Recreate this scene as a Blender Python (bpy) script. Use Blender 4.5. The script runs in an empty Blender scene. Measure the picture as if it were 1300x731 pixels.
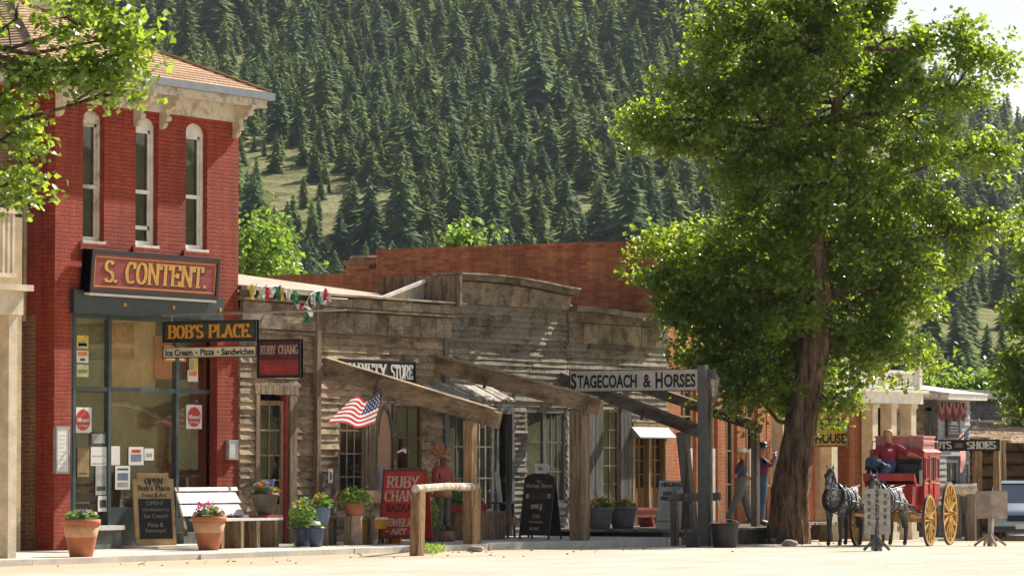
import bpy, math, random
import numpy as np
from mathutils import Vector, Matrix, noise
random.seed(7); rng = np.random.default_rng(7)
sc = bpy.context.scene; col = sc.collection
R = math.radians
# ------------------------------------------------------------------ camera, world, sun, exposure
TH = R(31); FP = 4960.; PI_ = math.atan((588-365.5)/FP); CY = 43.1; EZ = 1.65
fw = Vector((math.cos(PI_)*math.cos(TH), math.cos(PI_)*math.sin(TH), math.sin(PI_)))
rt = Vector((math.sin(TH), -math.cos(TH), 0)); up = rt.cross(fw)
cd = bpy.data.cameras.new('camera'); cam = bpy.data.objects.new('camera', cd); col.objects.link(cam)
cd.sensor_width = 36; cd.lens = FP/1300*36; cd.clip_end = 6000; cd.clip_start = 1
cam.location = (0, -CY, EZ)
cam.rotation_euler = Matrix((rt, up, -fw)).transposed().to_euler()
sc.camera = cam
SUND = Vector((1, -.21, .9)).normalized()
wd = bpy.data.worlds.new('World'); sc.world = wd; wd.use_nodes = True
nt = wd.node_tree; sky = nt.nodes.new('ShaderNodeTexSky'); sky.sky_type = 'NISHITA'; sky.sun_disc = False
sky.sun_elevation = math.asin(SUND.z); sky.sun_rotation = math.atan2(SUND.x, SUND.y)
sky.dust_density = 1.5
wm_ = nt.nodes.new('ShaderNodeMix'); wm_.data_type = 'RGBA'; wm_.blend_type = 'MULTIPLY'; wm_.inputs[0].default_value = 1; wm_.inputs[7].default_value = (1.04, .99, .92, 1)
nt.links.new(sky.outputs[0], wm_.inputs[6]); nt.links.new(wm_.outputs[2], nt.nodes['Background'].inputs[0]); nt.nodes['Background'].inputs[1].default_value = .082
sl = bpy.data.lights.new('sun', 'SUN'); so = bpy.data.objects.new('sun', sl); col.objects.link(so)
sl.energy = 5.0; sl.angle = R(.53); sl.color = (1, .945, .84)
so.rotation_euler = SUND.to_track_quat('Z', 'Y').to_euler()
sc.view_settings.view_transform = 'Standard'; sc.view_settings.look = 'None'; sc.view_settings.exposure = .78; sc.view_settings.gamma = 1
sc.render.engine = 'CYCLES'
try:
    sc.cycles.max_bounces = 8; sc.cycles.transparent_max_bounces = 12
except Exception: pass
# ------------------------------------------------------------------ measuring: photo points on known planes
def ray(px, py): return fw + rt*((px-650)/FP) + up*((365.5-py)/FP)
def onY(px, py, Y=0.):
    d = ray(px, py); t = (Y+CY)/d.y; return Vector((d.x*t, Y, EZ+d.z*t))
def onX(px, py, X):
    d = ray(px, py); t = X/d.x; return Vector((X, -CY+d.y*t, EZ+d.z*t))
def atD(px, py, D):
    return Vector((0, -CY, EZ)) + ray(px, py)*D
def fx(px, Y=0.): return onY(px, 500, Y).x
GX = [-900, 62, 70, 80, 88, 100, 115, 200, 400, 3000]; GZ = [0, 0, -.04, -.15, -.28, -.42, -.55, -1.2, -2, -2]
def hillh(x, y):
    a = x*math.cos(TH)+(y+CY)*math.sin(TH); b = x*math.sin(TH)-(y+CY)*math.cos(TH)
    if a < 420:
        if y < -150:                                       # the hill across the street
            return 75*min(1, (-150-y)/330)**1.3*(1+.25*noise.noise(Vector((x*.006, y*.006, 3))))
        return 0.
    px = 650+FP*b/a
    e = np.interp(px, [-600, 500, 900, 1040, 1120, 1180, 1300, 1500, 2200], [.14, .15, .143, .128, .108, .099, .0865, .078, .06])
    t = (a-420)/880.
    r = min(t, 1)**.92 if t < 1 else max(0, 1-(t-1)*.5)
    n = noise.noise(Vector((a*.006, b*.006, 0)))*9+noise.noise(Vector((a*.02, b*.02, 5)))*2.5
    return e*1300*r + n*min(1, max(0, a-420)/200)*(1 if t < .8 else max(0, .2+(1-t)*4) if t < 1 else .2)
def gz(x, y):
    return float(np.interp(x, GX, GZ)) + hillh(x, y)
def onG(px, py, dz=0.):
    d = ray(px, py); t = 60.
    for _ in range(60):
        p = Vector((0, -CY, EZ))+d*t
        g = float(np.interp(p.x, GX, GZ))+dz
        t += (g-p.z)/d.z*.6
    p = Vector((0, -CY, EZ))+d*t; return p
# ------------------------------------------------------------------ mesh helper
def rootof(o):
    while o.parent: o = o.parent
    return o
class MB:
    def __init__(s): s.v = []; s.f = []; s.m = []; s.t = []
    def add(s, vs, fs, mi=0, t=None):
        o = len(s.v); s.v += [tuple(v) for v in vs]
        t = 1. if t is None else t
        for f in fs: s.f.append([i+o for i in f]); s.m.append(mi); s.t.append(t)
        return s
    def hexa(s, p, mi=0, t=None):   # p: 4 bottom, 4 top
        return s.add(p, [(0,3,2,1),(4,5,6,7),(0,1,5,4),(1,2,6,5),(2,3,7,6),(3,0,4,7)], mi, t)
    def box(s, x0, x1, y0, y1, z0, z1, mi=0, t=None):
        return s.hexa([(x0,y0,z0),(x1,y0,z0),(x1,y1,z0),(x0,y1,z0),(x0,y0,z1),(x1,y0,z1),(x1,y1,z1),(x0,y1,z1)], mi, t)
    def obox(s, c, sx, sy, sz, rz=0, mi=0, t=None, rx=0, ry=0):
        M = Matrix.Rotation(rz,3,'Z')@Matrix.Rotation(ry,3,'Y')@Matrix.Rotation(rx,3,'X'); c = Vector(c)
        q = [(-1,-1,-1),(1,-1,-1),(1,1,-1),(-1,1,-1),(-1,-1,1),(1,-1,1),(1,1,1),(-1,1,1)]
        return s.hexa([c+M@Vector((a*sx/2,b*sy/2,d*sz/2)) for a,b,d in q], mi, t)
    def beam(s, p, q, w, h, mi=0, t=None, up0=(0,0,1), w2=None, h2=None):
        p = Vector(p); q = Vector(q); d = (q-p).normalized(); u = Vector(up0)
        if abs(d.dot(u)) > .98: u = Vector((0,1,0))
        r = d.cross(u).normalized(); u = r.cross(d); w2 = w2 or w; h2 = h2 or h
        a = [p-r*w/2-u*h/2, p+r*w/2-u*h/2, p+r*w/2+u*h/2, p-r*w/2+u*h/2]
        b = [q-r*w2/2-u*h2/2, q+r*w2/2-u*h2/2, q+r*w2/2+u*h2/2, q-r*w2/2+u*h2/2]
        return s.hexa(a+b, mi, t)
    def tube(s, pts, rads, n=8, mi=0, t=None, sq=1., jit=0):
        pts = [Vector(p) for p in pts]; k = len(pts)
        if not hasattr(rads, '__len__'): rads = [rads]*k
        u = None; vs = []
        for i in range(k):
            d = (pts[min(i+1,k-1)]-pts[max(i-1,0)]).normalized()
            if u is None:
                u = Vector((0,0,1)) if abs(d.z) < .9 else Vector((1,0,0))
            r = d.cross(u).normalized(); u = r.cross(d).normalized()
            for j in range(n):
                a = 2*math.pi*j/n; q = 1+jit*random.uniform(-1,1)
                vs.append(pts[i]+(r*math.cos(a)+u*math.sin(a)*sq)*rads[i]*q)
        fs = [(i*n+j, i*n+(j+1)%n, (i+1)*n+(j+1)%n, (i+1)*n+j) for i in range(k-1) for j in range(n)]
        fs += [tuple(range(n))[::-1], tuple((k-1)*n+j for j in range(n))]
        return s.add(vs, fs, mi, t)
    def lathe(s, c, prof, n=20, mi=0, t=None, M=None):
        c = Vector(c); vs = []; M = M or Matrix.Identity(3)
        for r, z in prof:
            for j in range(n): vs.append(c+M@Vector((r*math.cos(2*math.pi*j/n), r*math.sin(2*math.pi*j/n), z)))
        k = len(prof)
        fs = [(i*n+j, i*n+(j+1)%n, (i+1)*n+(j+1)%n, (i+1)*n+j) for i in range(k-1) for j in range(n)]
        fs += [tuple(range(n))[::-1], tuple((k-1)*n+j for j in range(n))]
        return s.add(vs, fs, mi, t)
    def prism(s, poly, a, b, f, mi=0, t=None):     # poly of 2d points, f(u,v,w)->3d
        n = len(poly); vs = [f(u,v,a) for u,v in poly]+[f(u,v,b) for u,v in poly]
        return s.add(vs, [tuple(range(n)), tuple(range(n,2*n))[::-1]]+[(i,i+n,(i+1)%n+n,(i+1)%n) for i in range(n)], mi, t)
    def build(s, name, mats, parent=None, local=False, smooth=False):
        if not isinstance(mats, (list, tuple)): mats = [mats]
        v = np.array(s.v, dtype=float) if len(s.v) else np.zeros((0,3))
        off = Vector((0,0,0))
        if not local:
            if parent is not None: off = rootof(parent).location.copy()
            else: off = Vector(((v[:,0].min()+v[:,0].max())/2, (v[:,1].min()+v[:,1].max())/2, v[:,2].min()))
            v = v-np.array(off)
        me = bpy.data.meshes.new(name); me.from_pydata(v.tolist(), [], s.f)
        for m in mats: me.materials.append(m)
        me.polygons.foreach_set('material_index', s.m)
        at = me.attributes.new('tint', 'FLOAT', 'FACE'); at.data.foreach_set('value', s.t)
        if smooth: me.polygons.foreach_set('use_smooth', [True]*len(s.f))
        import bmesh
        bm = bmesh.new(); bm.from_mesh(me); bmesh.ops.recalc_face_normals(bm, faces=bm.faces); bm.to_mesh(me); bm.free()
        me.update(); o = bpy.data.objects.new(name, me); col.objects.link(o)
        if parent is not None: o.parent = parent
        elif not local: o.location = off
        return o
def tag(o, label=None, cat=None, group=None, kind=None):
    for k, v in (('label',label),('category',cat),('group',group),('kind',kind)):
        if v: o[k] = v
    return o
def E(name, loc, label, cat, group=None, rz=0):
    o = bpy.data.objects.new(name, None); o.empty_display_size = .3; col.objects.link(o)
    o.location = Vector(loc); o.rotation_euler.z = rz; return tag(o, label, cat, group)
def copytree(o, parent=None):
    c = o.copy(); col.objects.link(c)
    if parent: c.parent = parent
    for ch in list(o.children): copytree(ch, c)
    return c
def struct(o): o['kind'] = 'structure'; return o
# ------------------------------------------------------------------ materials
def newmat(name):
    m = bpy.data.materials.new(name); m.use_nodes = True; t = m.node_tree; b = t.nodes['Principled BSDF']
    return m, t, b
def N(t, typ, **k):
    n = t.nodes.new(typ)
    for a, b in k.items():
        if isinstance(a, str) and hasattr(n, a): setattr(n, a, b)
    return n
def mixc(t, fac, a, b, mode='MIX'):
    n = t.nodes.new('ShaderNodeMix'); n.data_type = 'RGBA'; n.blend_type = mode
    for i, v in ((0, fac), (6, a), (7, b)):
        if hasattr(v, 'links') or hasattr(v, 'is_linked'): t.links.new(v, n.inputs[i])
        elif i == 0: n.inputs[0].default_value = v
        else: n.inputs[i].default_value = tuple(v)+(1,) if len(v) == 3 else v
    return n.outputs[2]
def math_(t, op, a, b=0.):
    n = t.nodes.new('ShaderNodeMath'); n.operation = op
    for i, v in ((0, a), (1, b)):
        if hasattr(v, 'is_linked'): t.links.new(v, n.inputs[i])
        else: n.inputs[i].default_value = v
    return n.outputs[0]
def coords(t, scale=(1,1,1), kind='Object'):
    c = t.nodes.new('ShaderNodeTexCoord'); m = t.nodes.new('ShaderNodeMapping'); m.inputs['Scale'].default_value = scale
    t.links.new(c.outputs[kind], m.inputs[0]); return m.outputs[0]
def noiz(t, vec, scale, detail=4, rough=.6):
    n = t.nodes.new('ShaderNodeTexNoise'); n.inputs['Scale'].default_value = scale; n.inputs['Detail'].default_value = detail
    n.inputs['Roughness'].default_value = rough; t.links.new(vec, n.inputs['Vector']); return n.outputs['Fac']
def ramp(t, fac, a, b):
    n = t.nodes.new('ShaderNodeMapRange'); n.inputs[1].default_value = a; n.inputs[2].default_value = b; t.links.new(fac, n.inputs[0]); return n.outputs[0]
def tinted(t, c):
    a = t.nodes.new('ShaderNodeAttribute'); a.attribute_name = 'tint'
    cx = t.nodes.new('ShaderNodeCombineColor')
    for i in range(3): t.links.new(a.outputs['Fac'], cx.inputs[i])
    return mixc(t, 1., c, cx.outputs[0], 'MULTIPLY')
def bump(t, b, h, strength=.3, dist=.02):
    n = t.nodes.new('ShaderNodeBump'); n.inputs['Strength'].default_value = strength; n.inputs['Distance'].default_value = dist
    t.links.new(h, n.inputs['Height']); t.links.new(n.outputs[0], b.inputs['Normal'])
def M(name, c, rough=.7, var=.18, scale=6, bs=.15, bd=.01, metal=0, c2=None, lo=.35, hi=.65, stretch=(1,1,1), spec=None):
    m, t, b = newmat(name); v = coords(t, stretch)
    f = noiz(t, v, scale); f2 = noiz(t, v, scale*7, 3)
    c = Vector(c); d = Vector(c2) if c2 else c*(1-var*1.6); a = c if c2 else c*(1+var*.6)
    o = mixc(t, ramp(t, f, lo, hi), tuple(d), tuple(a))
    o = mixc(t, ramp(t, f2, .3, .75), tuple(Vector((1,1,1))*(1-var)), (1,1,1)) if False else o
    dk = mixc(t, ramp(t, f2, .25, .75), (1-var,)*3, (1+var*.4,)*3)
    o = mixc(t, 1., o, dk, 'MULTIPLY')
    t.links.new(tinted(t, o), b.inputs['Base Color']); b.inputs['Roughness'].default_value = rough; b.inputs['Metallic'].default_value = metal
    if spec is not None: b.inputs['Specular IOR Level'].default_value = spec
    if bs: bump(t, b, f2, bs, bd)
    return m
def wood(name, c1, c2, st=(1.2,9,9), rough=.85, sc_=3, bs=.5):   # grain runs along the axis with the small scale
    m, t, b = newmat(name); v = coords(t, st)
    g = noiz(t, v, sc_*2.2, 6, .7); w = noiz(t, coords(t), .9, 4); s = noiz(t, coords(t, (st[0]*.5+.3, st[1]*.5, st[2]*.12+.15)), 3, 4)
    o = mixc(t, ramp(t, w, .3, .7), c1, c2)
    o = mixc(t, 1., o, mixc(t, ramp(t, g, .32, .66), (.45,.44,.43), (1.2,)*3), 'MULTIPLY')
    o = mixc(t, 1., o, mixc(t, ramp(t, s, .36, .55), (.48,.43,.38), (1.1,)*3), 'MULTIPLY')
    t.links.new(tinted(t, o), b.inputs['Base Color']); b.inputs['Roughness'].default_value = rough; b.inputs['Specular IOR Level'].default_value = .25
    bump(t, b, g, bs, .015); return m
def brick(name, c1, c2, mortar, wear=.5, patch=None, msize=.012, bw=.21, rh=.075, soft=.5):
    m, t, b = newmat(name); c = t.nodes.new('ShaderNodeTexCoord'); s = t.nodes.new('ShaderNodeSeparateXYZ'); t.links.new(c.outputs['Object'], s.inputs[0])
    x = math_(t, 'ADD', s.outputs[0], s.outputs[1]); k = t.nodes.new('ShaderNodeCombineXYZ'); t.links.new(x, k.inputs[0]); t.links.new(s.outputs[2], k.inputs[1])
    wob = noiz(t, coords(t), 5, 2); y2 = math_(t, 'ADD', s.outputs[2], math_(t, 'MULTIPLY', wob, .018)); t.links.new(y2, k.inputs[1])
    n = t.nodes.new('ShaderNodeTexBrick'); t.links.new(k.outputs[0], n.inputs['Vector']); n.inputs['Scale'].default_value = 1
    n.inputs['Brick Width'].default_value = bw; n.inputs['Row Height'].default_value = rh; n.inputs['Mortar Size'].default_value = msize; n.inputs['Mortar Smooth'].default_value = soft
    n.inputs['Color1'].default_value = tuple(c1)+(1,); n.inputs['Color2'].default_value = tuple(c2)+(1,); n.inputs['Mortar'].default_value = tuple(mortar)+(1,); n.inputs['Bias'].default_value = -.1
    v = coords(t); big = noiz(t, v, .7, 5, .65); fine = noiz(t, v, 22, 4, .7)
    o = mixc(t, 1., n.outputs['Color'], mixc(t, ramp(t, big, .3, .7), (1-wear*.5,)*3, (1.12,)*3), 'MULTIPLY')
    o = mixc(t, 1., o, mixc(t, ramp(t, fine, .3, .7), (.82,)*3, (1.1,)*3), 'MULTIPLY')
    stk = noiz(t, coords(t, (3.5,3.5,.22)), 1.6, 5, .65); o = mixc(t, 1., o, mixc(t, ramp(t, stk, .32, .68), (.70,.68,.68), (1.14,1.16,1.18)), 'MULTIPLY')
    if patch:
        pf = ramp(t, noiz(t, coords(t, (1,1,2.5)), 6, 6, .75), .60, .68)
        o = mixc(t, math_(t, 'MULTIPLY', pf, .5), o, patch)
    t.links.new(tinted(t, o), b.inputs['Base Color']); b.inputs['Roughness'].default_value = .8; b.inputs['Specular IOR Level'].default_value = .3
    h = math_(t, 'ADD', math_(t, 'MULTIPLY', n.outputs['Fac'], -1.), math_(t, 'MULTIPLY', fine, .55)); bump(t, b, h, .8, .02)
    return m
def plain(name, c, rough=.5, metal=0, spec=.5):
    m, t, b = newmat(name); o = noiz(t, coords(t), 9, 3); cc = mixc(t, ramp(t, o, .3, .7), tuple(Vector(c)*.86), tuple(Vector(c)*1.06))
    t.links.new(tinted(t, cc), b.inputs['Base Color']); b.inputs['Roughness'].default_value = rough; b.inputs['Metallic'].default_value = metal; b.inputs['Specular IOR Level'].default_value = spec
    return m
def glassm(name, tintc=(.75,.78,.72), refl=.12, dirt=.12, dirt_refl_c=(.42,.38,.28)):
    m, t, b = newmat(name); t.nodes.remove(b); out = t.nodes['Material Output']
    tr = t.nodes.new('ShaderNodeBsdfTransparent'); tr.inputs[0].default_value = tuple(tintc)+(1,)
    gl = t.nodes.new('ShaderNodeBsdfGlossy'); gl.inputs['Roughness'].default_value = .03; gl.inputs[0].default_value = (.9,.9,.88,1)
    df = t.nodes.new('ShaderNodeBsdfDiffuse'); df.inputs[0].default_value = tuple(dirt_refl_c)+(1,)
    w = noiz(t, coords(t), 1.3, 2); bp = t.nodes.new('ShaderNodeBump'); bp.inputs['Strength'].default_value = .10; bp.inputs['Distance'].default_value = .04; t.links.new(w, bp.inputs['Height']); t.links.new(bp.outputs[0], gl.inputs['Normal'])
    fr = t.nodes.new('ShaderNodeFresnel'); fr.inputs[0].default_value = 1.5
    m1 = t.nodes.new('ShaderNodeMixShader'); ge = t.nodes.new('ShaderNodeNewGeometry')
    t.links.new(math_(t, 'MULTIPLY', math_(t, 'ADD', fr.outputs[0], refl-.04), math_(t, 'SUBTRACT', 1., ge.outputs['Backfacing'])), m1.inputs[0]); t.links.new(tr.outputs[0], m1.inputs[1]); t.links.new(gl.outputs[0], m1.inputs[2])
    m2 = t.nodes.new('ShaderNodeMixShader'); dn = noiz(t, coords(t), 2.5, 5); t.links.new(math_(t, 'MULTIPLY', ramp(t, dn, .3, .8), dirt*2), m2.inputs[0])
    t.links.new(m1.outputs[0], m2.inputs[1]); t.links.new(df.outputs[0], m2.inputs[2]); t.links.new(m2.outputs[0], out.inputs[0]); return m
def leafm(name, c, tc, fac=.5, rough=.35, spec=.5, mott=None):
    m, t, b = newmat(name); out = t.nodes['Material Output']
    cc = tinted(t, mixc(t, 1., tuple(c), (1,1,1), 'MULTIPLY')); t.links.new(cc, b.inputs['Base Color'])
    b.inputs['Roughness'].default_value = rough; b.inputs['Specular IOR Level'].default_value = spec
    tl = t.nodes.new('ShaderNodeBsdfTranslucent'); t.links.new(tinted(t, mixc(t, 1., tuple(tc), (1,1,1), 'MULTIPLY')), tl.inputs[0])
    mx = t.nodes.new('ShaderNodeMixShader'); mx.inputs[0].default_value = fac
    t.links.new(b.outputs[0], mx.inputs[1]); t.links.new(tl.outputs[0], mx.inputs[2]); t.links.new(mx.outputs[0], out.inputs[0]); return m

redbrick = brick('painted_red_brick', (.33,.045,.020), (.40,.065,.028), (.26,.036,.018), .6, (.42,.30,.22), .010, soft=.9)
sidebrick = brick('bare_side_brick', (.30,.13,.06), (.40,.19,.09), (.42,.30,.17), .6, (.45,.34,.2), .014)
redside = brick('red_side_brick', (.36,.06,.03), (.42,.08,.035), (.30,.06,.03), .5, (.4,.25,.15), .012)
orbrick = brick('orange_brick', (.62,.20,.07), (.36,.085,.035), (.42,.22,.12), .7, None, .012, .22, .08)
pierbrick = brick('pier_brick', (.60,.20,.075), (.48,.14,.05), (.45,.27,.16), .25, None, .010, .22, .08)
siding_b = wood('brown_weathered_siding', (.45,.33,.21), (.32,.235,.155))
siding_p = wood('bleached_pink_siding', (.48,.35,.26), (.40,.26,.19))
siding_g = wood('grey_weathered_siding', (.35,.30,.235), (.25,.215,.165))
siding_g2 = wood('pale_grey_siding', (.37,.33,.27), (.27,.235,.19))
trimw = wood('old_trim_wood', (.34,.25,.16), (.24,.17,.11), (9,9,1.0))
trimh = wood('old_cornice_wood', (.40,.33,.24), (.24,.18,.12), (1,8,6))
postw = wood('post_wood', (.44,.29,.15), (.34,.22,.12), (9,9,.9))
postg = wood('grey_post_wood', (.24,.20,.16), (.17,.145,.12), (9,9,.9))
beamw = wood('beam_wood', (.38,.28,.18), (.25,.185,.12), (9,1,9))
beamg = wood('dark_beam_wood', (.19,.155,.12), (.13,.11,.09), (9,1,9))
greyw = wood('grey_door_wood', (.22,.22,.21), (.15,.15,.14), (9,9,.8))
brownw = wood('brown_door_wood', (.26,.13,.055), (.18,.09,.04), (9,9,.8))
benchw = wood('bench_leg_wood', (.34,.24,.14), (.25,.18,.11), (9,9,1))
logw = wood('bleached_log', (.62,.56,.48), (.45,.39,.32), (3,3,3))
barrelw = wood('crate_wood', (.33,.23,.14), (.25,.17,.11), (8,8,1))
boardw = wood('boardwalk_wood', (.40,.35,.28), (.28,.24,.19), (8,1,8))
cream = M('cream_paint', (.66,.55,.40), .6, .15, 3)
whitep = M('white_paint', (.78,.74,.66), .5, .1, 5)
whitebench = M('white_bench_paint', (.80,.80,.80), .5, .1, 4, stretch=(.5,6,6))
wornw = M('worn_white_trim', (.66,.58,.47), .75, .2, 5, c2=(.42,.33,.24), lo=.38, hi=.5)
darkgreen = M('dark_green_paint', (.035,.045,.045), .45, .2, 4)
mull = M('mullion_paint', (.06,.085,.085), .4, .2, 5)
gutterm = M('grey_gutter', (.23,.25,.27), .4, .1, 4)
blackm = M('black_paint', (.018,.018,.018), .5, .2, 5)
signred = M('sign_red', (.33,.05,.045), .55, .2, 3, stretch=(1,1,5))
gold = M('gold_paint', (.68,.36,.07), .5, .15, 12)
oranget = M('orange_letter_paint', (.80,.33,.03), .5, .12, 12)
signgreen = M('sign_dark_green', (.055,.058,.035), .6, .25, 5)
signcream = M('sign_cream', (.74,.64,.46), .6, .08, 5)
whitel = M('letter_white', (.75,.70,.62), .6, .2, 9)
pinkl = M('faded_letter', (.62,.42,.33), .6, .2, 9)
maroon = M('sign_maroon', (.12,.035,.035), .6, .2, 5)
dullred = M('dull_red_panel', (.38,.05,.05), .6, .2, 5)
brightred = M('aframe_red', (.50,.035,.02), .5, .2, 4)
signwhite = M('painted_sign_grey_white', (.58,.55,.48), .6, .1, 5)
yellowsign = M('yellow_sign', (.62,.45,.12), .6, .15, 7)
terra = M('terracotta', (.50,.17,.075), .75, .15, 4)
terral = M('pale_terracotta_band', (.66,.36,.19), .8, .15, 4)
bluepot = M('blue_glazed_pot', (.17,.25,.36), .4, .2, 4)
navypot = M('navy_pot', (.05,.075,.13), .4, .2, 4)
greypot = M('grey_pot', (.17,.165,.16), .7, .2, 4)
oldpot = M('iron_planter', (.10,.085,.06), .6, .3, 4)
yellowp = M('yellow_bench_paint', (.66,.36,.03), .55, .15, 5)
redp = M('red_bench_paint', (.30,.045,.03), .55, .2, 5)
coachred = M('coach_red', (.52,.035,.025), .38, .25, 3, bs=.05, stretch=(1,1,.5))
coachpink = M('faded_luggage_red', (.52,.20,.17), .6, .15, 4)
spokem = M('yellow_wheel_paint', (.62,.36,.06), .55, .3, 9)
tyrem = M('iron_tyre', (.09,.07,.06), .5, .2, 6)
leather = M('black_leather', (.02,.018,.017), .4, .2, 6)
concrete = M('sidewalk_concrete', (.62,.57,.50), .85, .12, 1.4, bs=.3)
stone = M('grey_stone', (.40,.36,.30), .9, .25, 5, bs=.4)
barkm = None
metalp = M('galvanised_metal', (.40,.40,.39), .4, .1, 5, metal=.7)
greymetal = M('painted_pole', (.13,.125,.12), .5, .15, 5)
paper = M('paper', (.72,.70,.64), .7, .06, 3, bs=0)
soil = M('potting_soil', (.05,.035,.02), .95, .3, 12)
tanwall = M('interior_tan', (.48,.27,.11), .8, .1, 2)
orangewall = M('interior_orange', (.72,.25,.07), .8, .1, 2)
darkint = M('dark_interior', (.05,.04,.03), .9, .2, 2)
roofsh = None
glass = glassm('window_glass'); shopglass = glassm('shop_glass', (.96,.96,.93), .11, .03, (.50,.36,.2))  # shop pane's tan dirt colour stands in for a warm reflection
darkglass = glassm('dark_window_glass', (.55,.55,.52), .055, .04)

def leafquads(name, P, size, mat, parent=None, tint=(.6,1.35), up=.5, asp=.78, local_off=None, label=None):
    """many leaf-shaped faces at points P (n,3)"""
    P = np.asarray(P); n = len(P)
    nr = rng.normal(size=(n,3)); nr[:,2] = np.abs(nr[:,2])*1+up; nr /= np.linalg.norm(nr, axis=1)[:,None]
    a = rng.normal(size=(n,3)); a -= (a*nr).sum(1)[:,None]*nr; a /= np.linalg.norm(a, axis=1)[:,None]; b = np.cross(nr, a)
    s = size*rng.uniform(.65, 1.3, n)[:,None]
    fold = nr*s*.14
    V = np.stack([P-a*s*.5, P-a*s*.12+b*s*asp*.5+fold, P+a*s*.55, P-a*s*.12-b*s*asp*.5+fold], 1).reshape(-1,3)
    off = np.array(rootof(parent).location) if parent is not None else (np.array(local_off) if local_off is not None else V.mean(0))
    V = V-off
    me = bpy.data.meshes.new(name); me.vertices.add(4*n); me.vertices.foreach_set('co', V.ravel())
    # two triangles folded along the midrib
    idx = np.arange(n)*4; L = np.stack([idx, idx+1, idx+2, idx, idx+2, idx+3], 1).ravel()
    me.loops.add(6*n); me.loops.foreach_set('vertex_index', L.astype(np.int32))
    me.polygons.add(2*n); me.polygons.foreach_set('loop_start', np.arange(2*n, dtype=np.int32)*3)
    me.update(calc_edges=True); me.validate()
    at = me.attributes.new('tint', 'FLOAT', 'FACE'); at.data.foreach_set('value', np.repeat(rng.uniform(tint[0], tint[1], n), 2))
    me.materials.append(mat); o = bpy.data.objects.new(name, me); col.objects.link(o)
    if parent is not None: o.parent = parent
    else: o.location = off
    return o
# ------------------------------------------------------------------ lettering
def arc(cx, cy, rx, ry, a0, a1, n=7):
    return [(cx+rx*math.cos(R(a0+(a1-a0)*i/n)), cy+ry*math.sin(R(a0+(a1-a0)*i/n))) for i in range(n+1)]
G = {}
G['A'] = (.74, [[(.08,0),(.37,1)],[(.37,1),(.66,0)],[(.17,.33),(.57,.33)]], [(.08,0),(.66,0)])
G['B'] = (.68, [[(.14,0),(.14,1)],[(.14,1)]+arc(.36,.76,.22,.24,90,-90)+[(.14,.52)],[(.14,.52)]+arc(.38,.26,.24,.26,90,-90)+[(.14,0)]], [(.14,0),(.14,1)])
G['C'] = (.68, [arc(.38,.5,.28,.5,50,310,12),[(.58,.98),(.58,.72)]], [])
G['D'] = (.7, [[(.14,0),(.14,1)],[(.14,1)]+arc(.32,.5,.28,.5,90,-90,9)+[(.14,0)]], [(.14,0),(.14,1)])
G['E'] = (.64, [[(.14,0),(.14,1)],[(.14,1),(.58,1)],[(.14,.5),(.44,.5)],[(.14,0),(.58,0)],[(.56,1),(.56,.78)],[(.56,0),(.56,.22)],[(.44,.6),(.44,.4)]], [(.14,0),(.14,1)])
G['G'] = (.72, [arc(.38,.5,.28,.5,50,330,12),[(.62,.0),(.62,.42)],[(.4,.42),(.7,.42)]], [])
G['H'] = (.74, [[(.14,0),(.14,1)],[(.6,0),(.6,1)],[(.14,.5),(.6,.5)]], [(.14,0),(.14,1),(.6,0),(.6,1)])
G['I'] = (.34, [[(.17,0),(.17,1)]], [(.17,0),(.17,1)])
G['J'] = (.54, [[(.38,1),(.38,.22)]+arc(.22,.22,.16,.22,0,-160,6)], [(.38,1)])
G['L'] = (.6, [[(.14,0),(.14,1)],[(.14,0),(.54,0)],[(.53,0),(.53,.25)]], [(.14,0),(.14,1)])
G['N'] = (.78, [[(.14,0),(.14,1)],[(.64,0),(.64,1)],[(.14,1),(.64,0)]], [(.14,0),(.14,1),(.64,1)])
G['O'] = (.72, [arc(.36,.5,.27,.5,0,360,14)], [])
G['P'] = (.66, [[(.14,0),(.14,1)],[(.14,1)]+arc(.36,.73,.24,.27,90,-90)+[(.14,.46)]], [(.14,0),(.14,1)])
G['R'] = (.72, [[(.14,0),(.14,1)],[(.14,1)]+arc(.36,.75,.22,.25,90,-90)+[(.14,.5)],[(.34,.5),(.62,0)]], [(.14,0),(.14,1),(.62,0)])
G['S'] = (.62, [arc(.31,.75,.22,.25,25,270,8)+arc(.31,.25,.23,.25,90,-155,8)], [])
G['T'] = (.7, [[(.35,0),(.35,1)],[(.06,1),(.64,1)],[(.07,1),(.07,.76)],[(.63,1),(.63,.76)]], [(.35,0)])
G['U'] = (.74, [[(.14,1),(.14,.28)]+arc(.37,.28,.23,.28,180,360,8)+[(.6,1)]], [(.14,1),(.6,1)])
G['V'] = (.72, [[(.08,1),(.36,0)],[(.36,0),(.64,1)]], [(.08,1),(.64,1)])
G['W'] = (1.0, [[(.08,1),(.28,0)],[(.28,0),(.5,.9)],[(.5,.9),(.72,0)],[(.72,0),(.92,1)]], [(.08,1),(.92,1)])
G['Y'] = (.72, [[(.08,1),(.36,.46)],[(.64,1),(.36,.46)],[(.36,.46),(.36,0)]], [(.08,1),(.64,1),(.36,0)])
G['F'] = (.6, [[(.14,0),(.14,1)],[(.14,1),(.56,1)],[(.14,.52),(.44,.52)]], [(.14,0),(.14,1)])
G['&'] = (.8, [arc(.32,.76,.17,.22,-40,220,8)+[(.66,0)],[(.2,.58)]+arc(.32,.26,.22,.27,130,330,8)+[(.66,.42)]], [])
G['.'] = (.24, [[(.1,.0),(.1,.1)]], [])
G["'"] = (.24, [[(.12,1.02),(.12,.78)]], [])
G[' '] = (.42, [], [])
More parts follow.
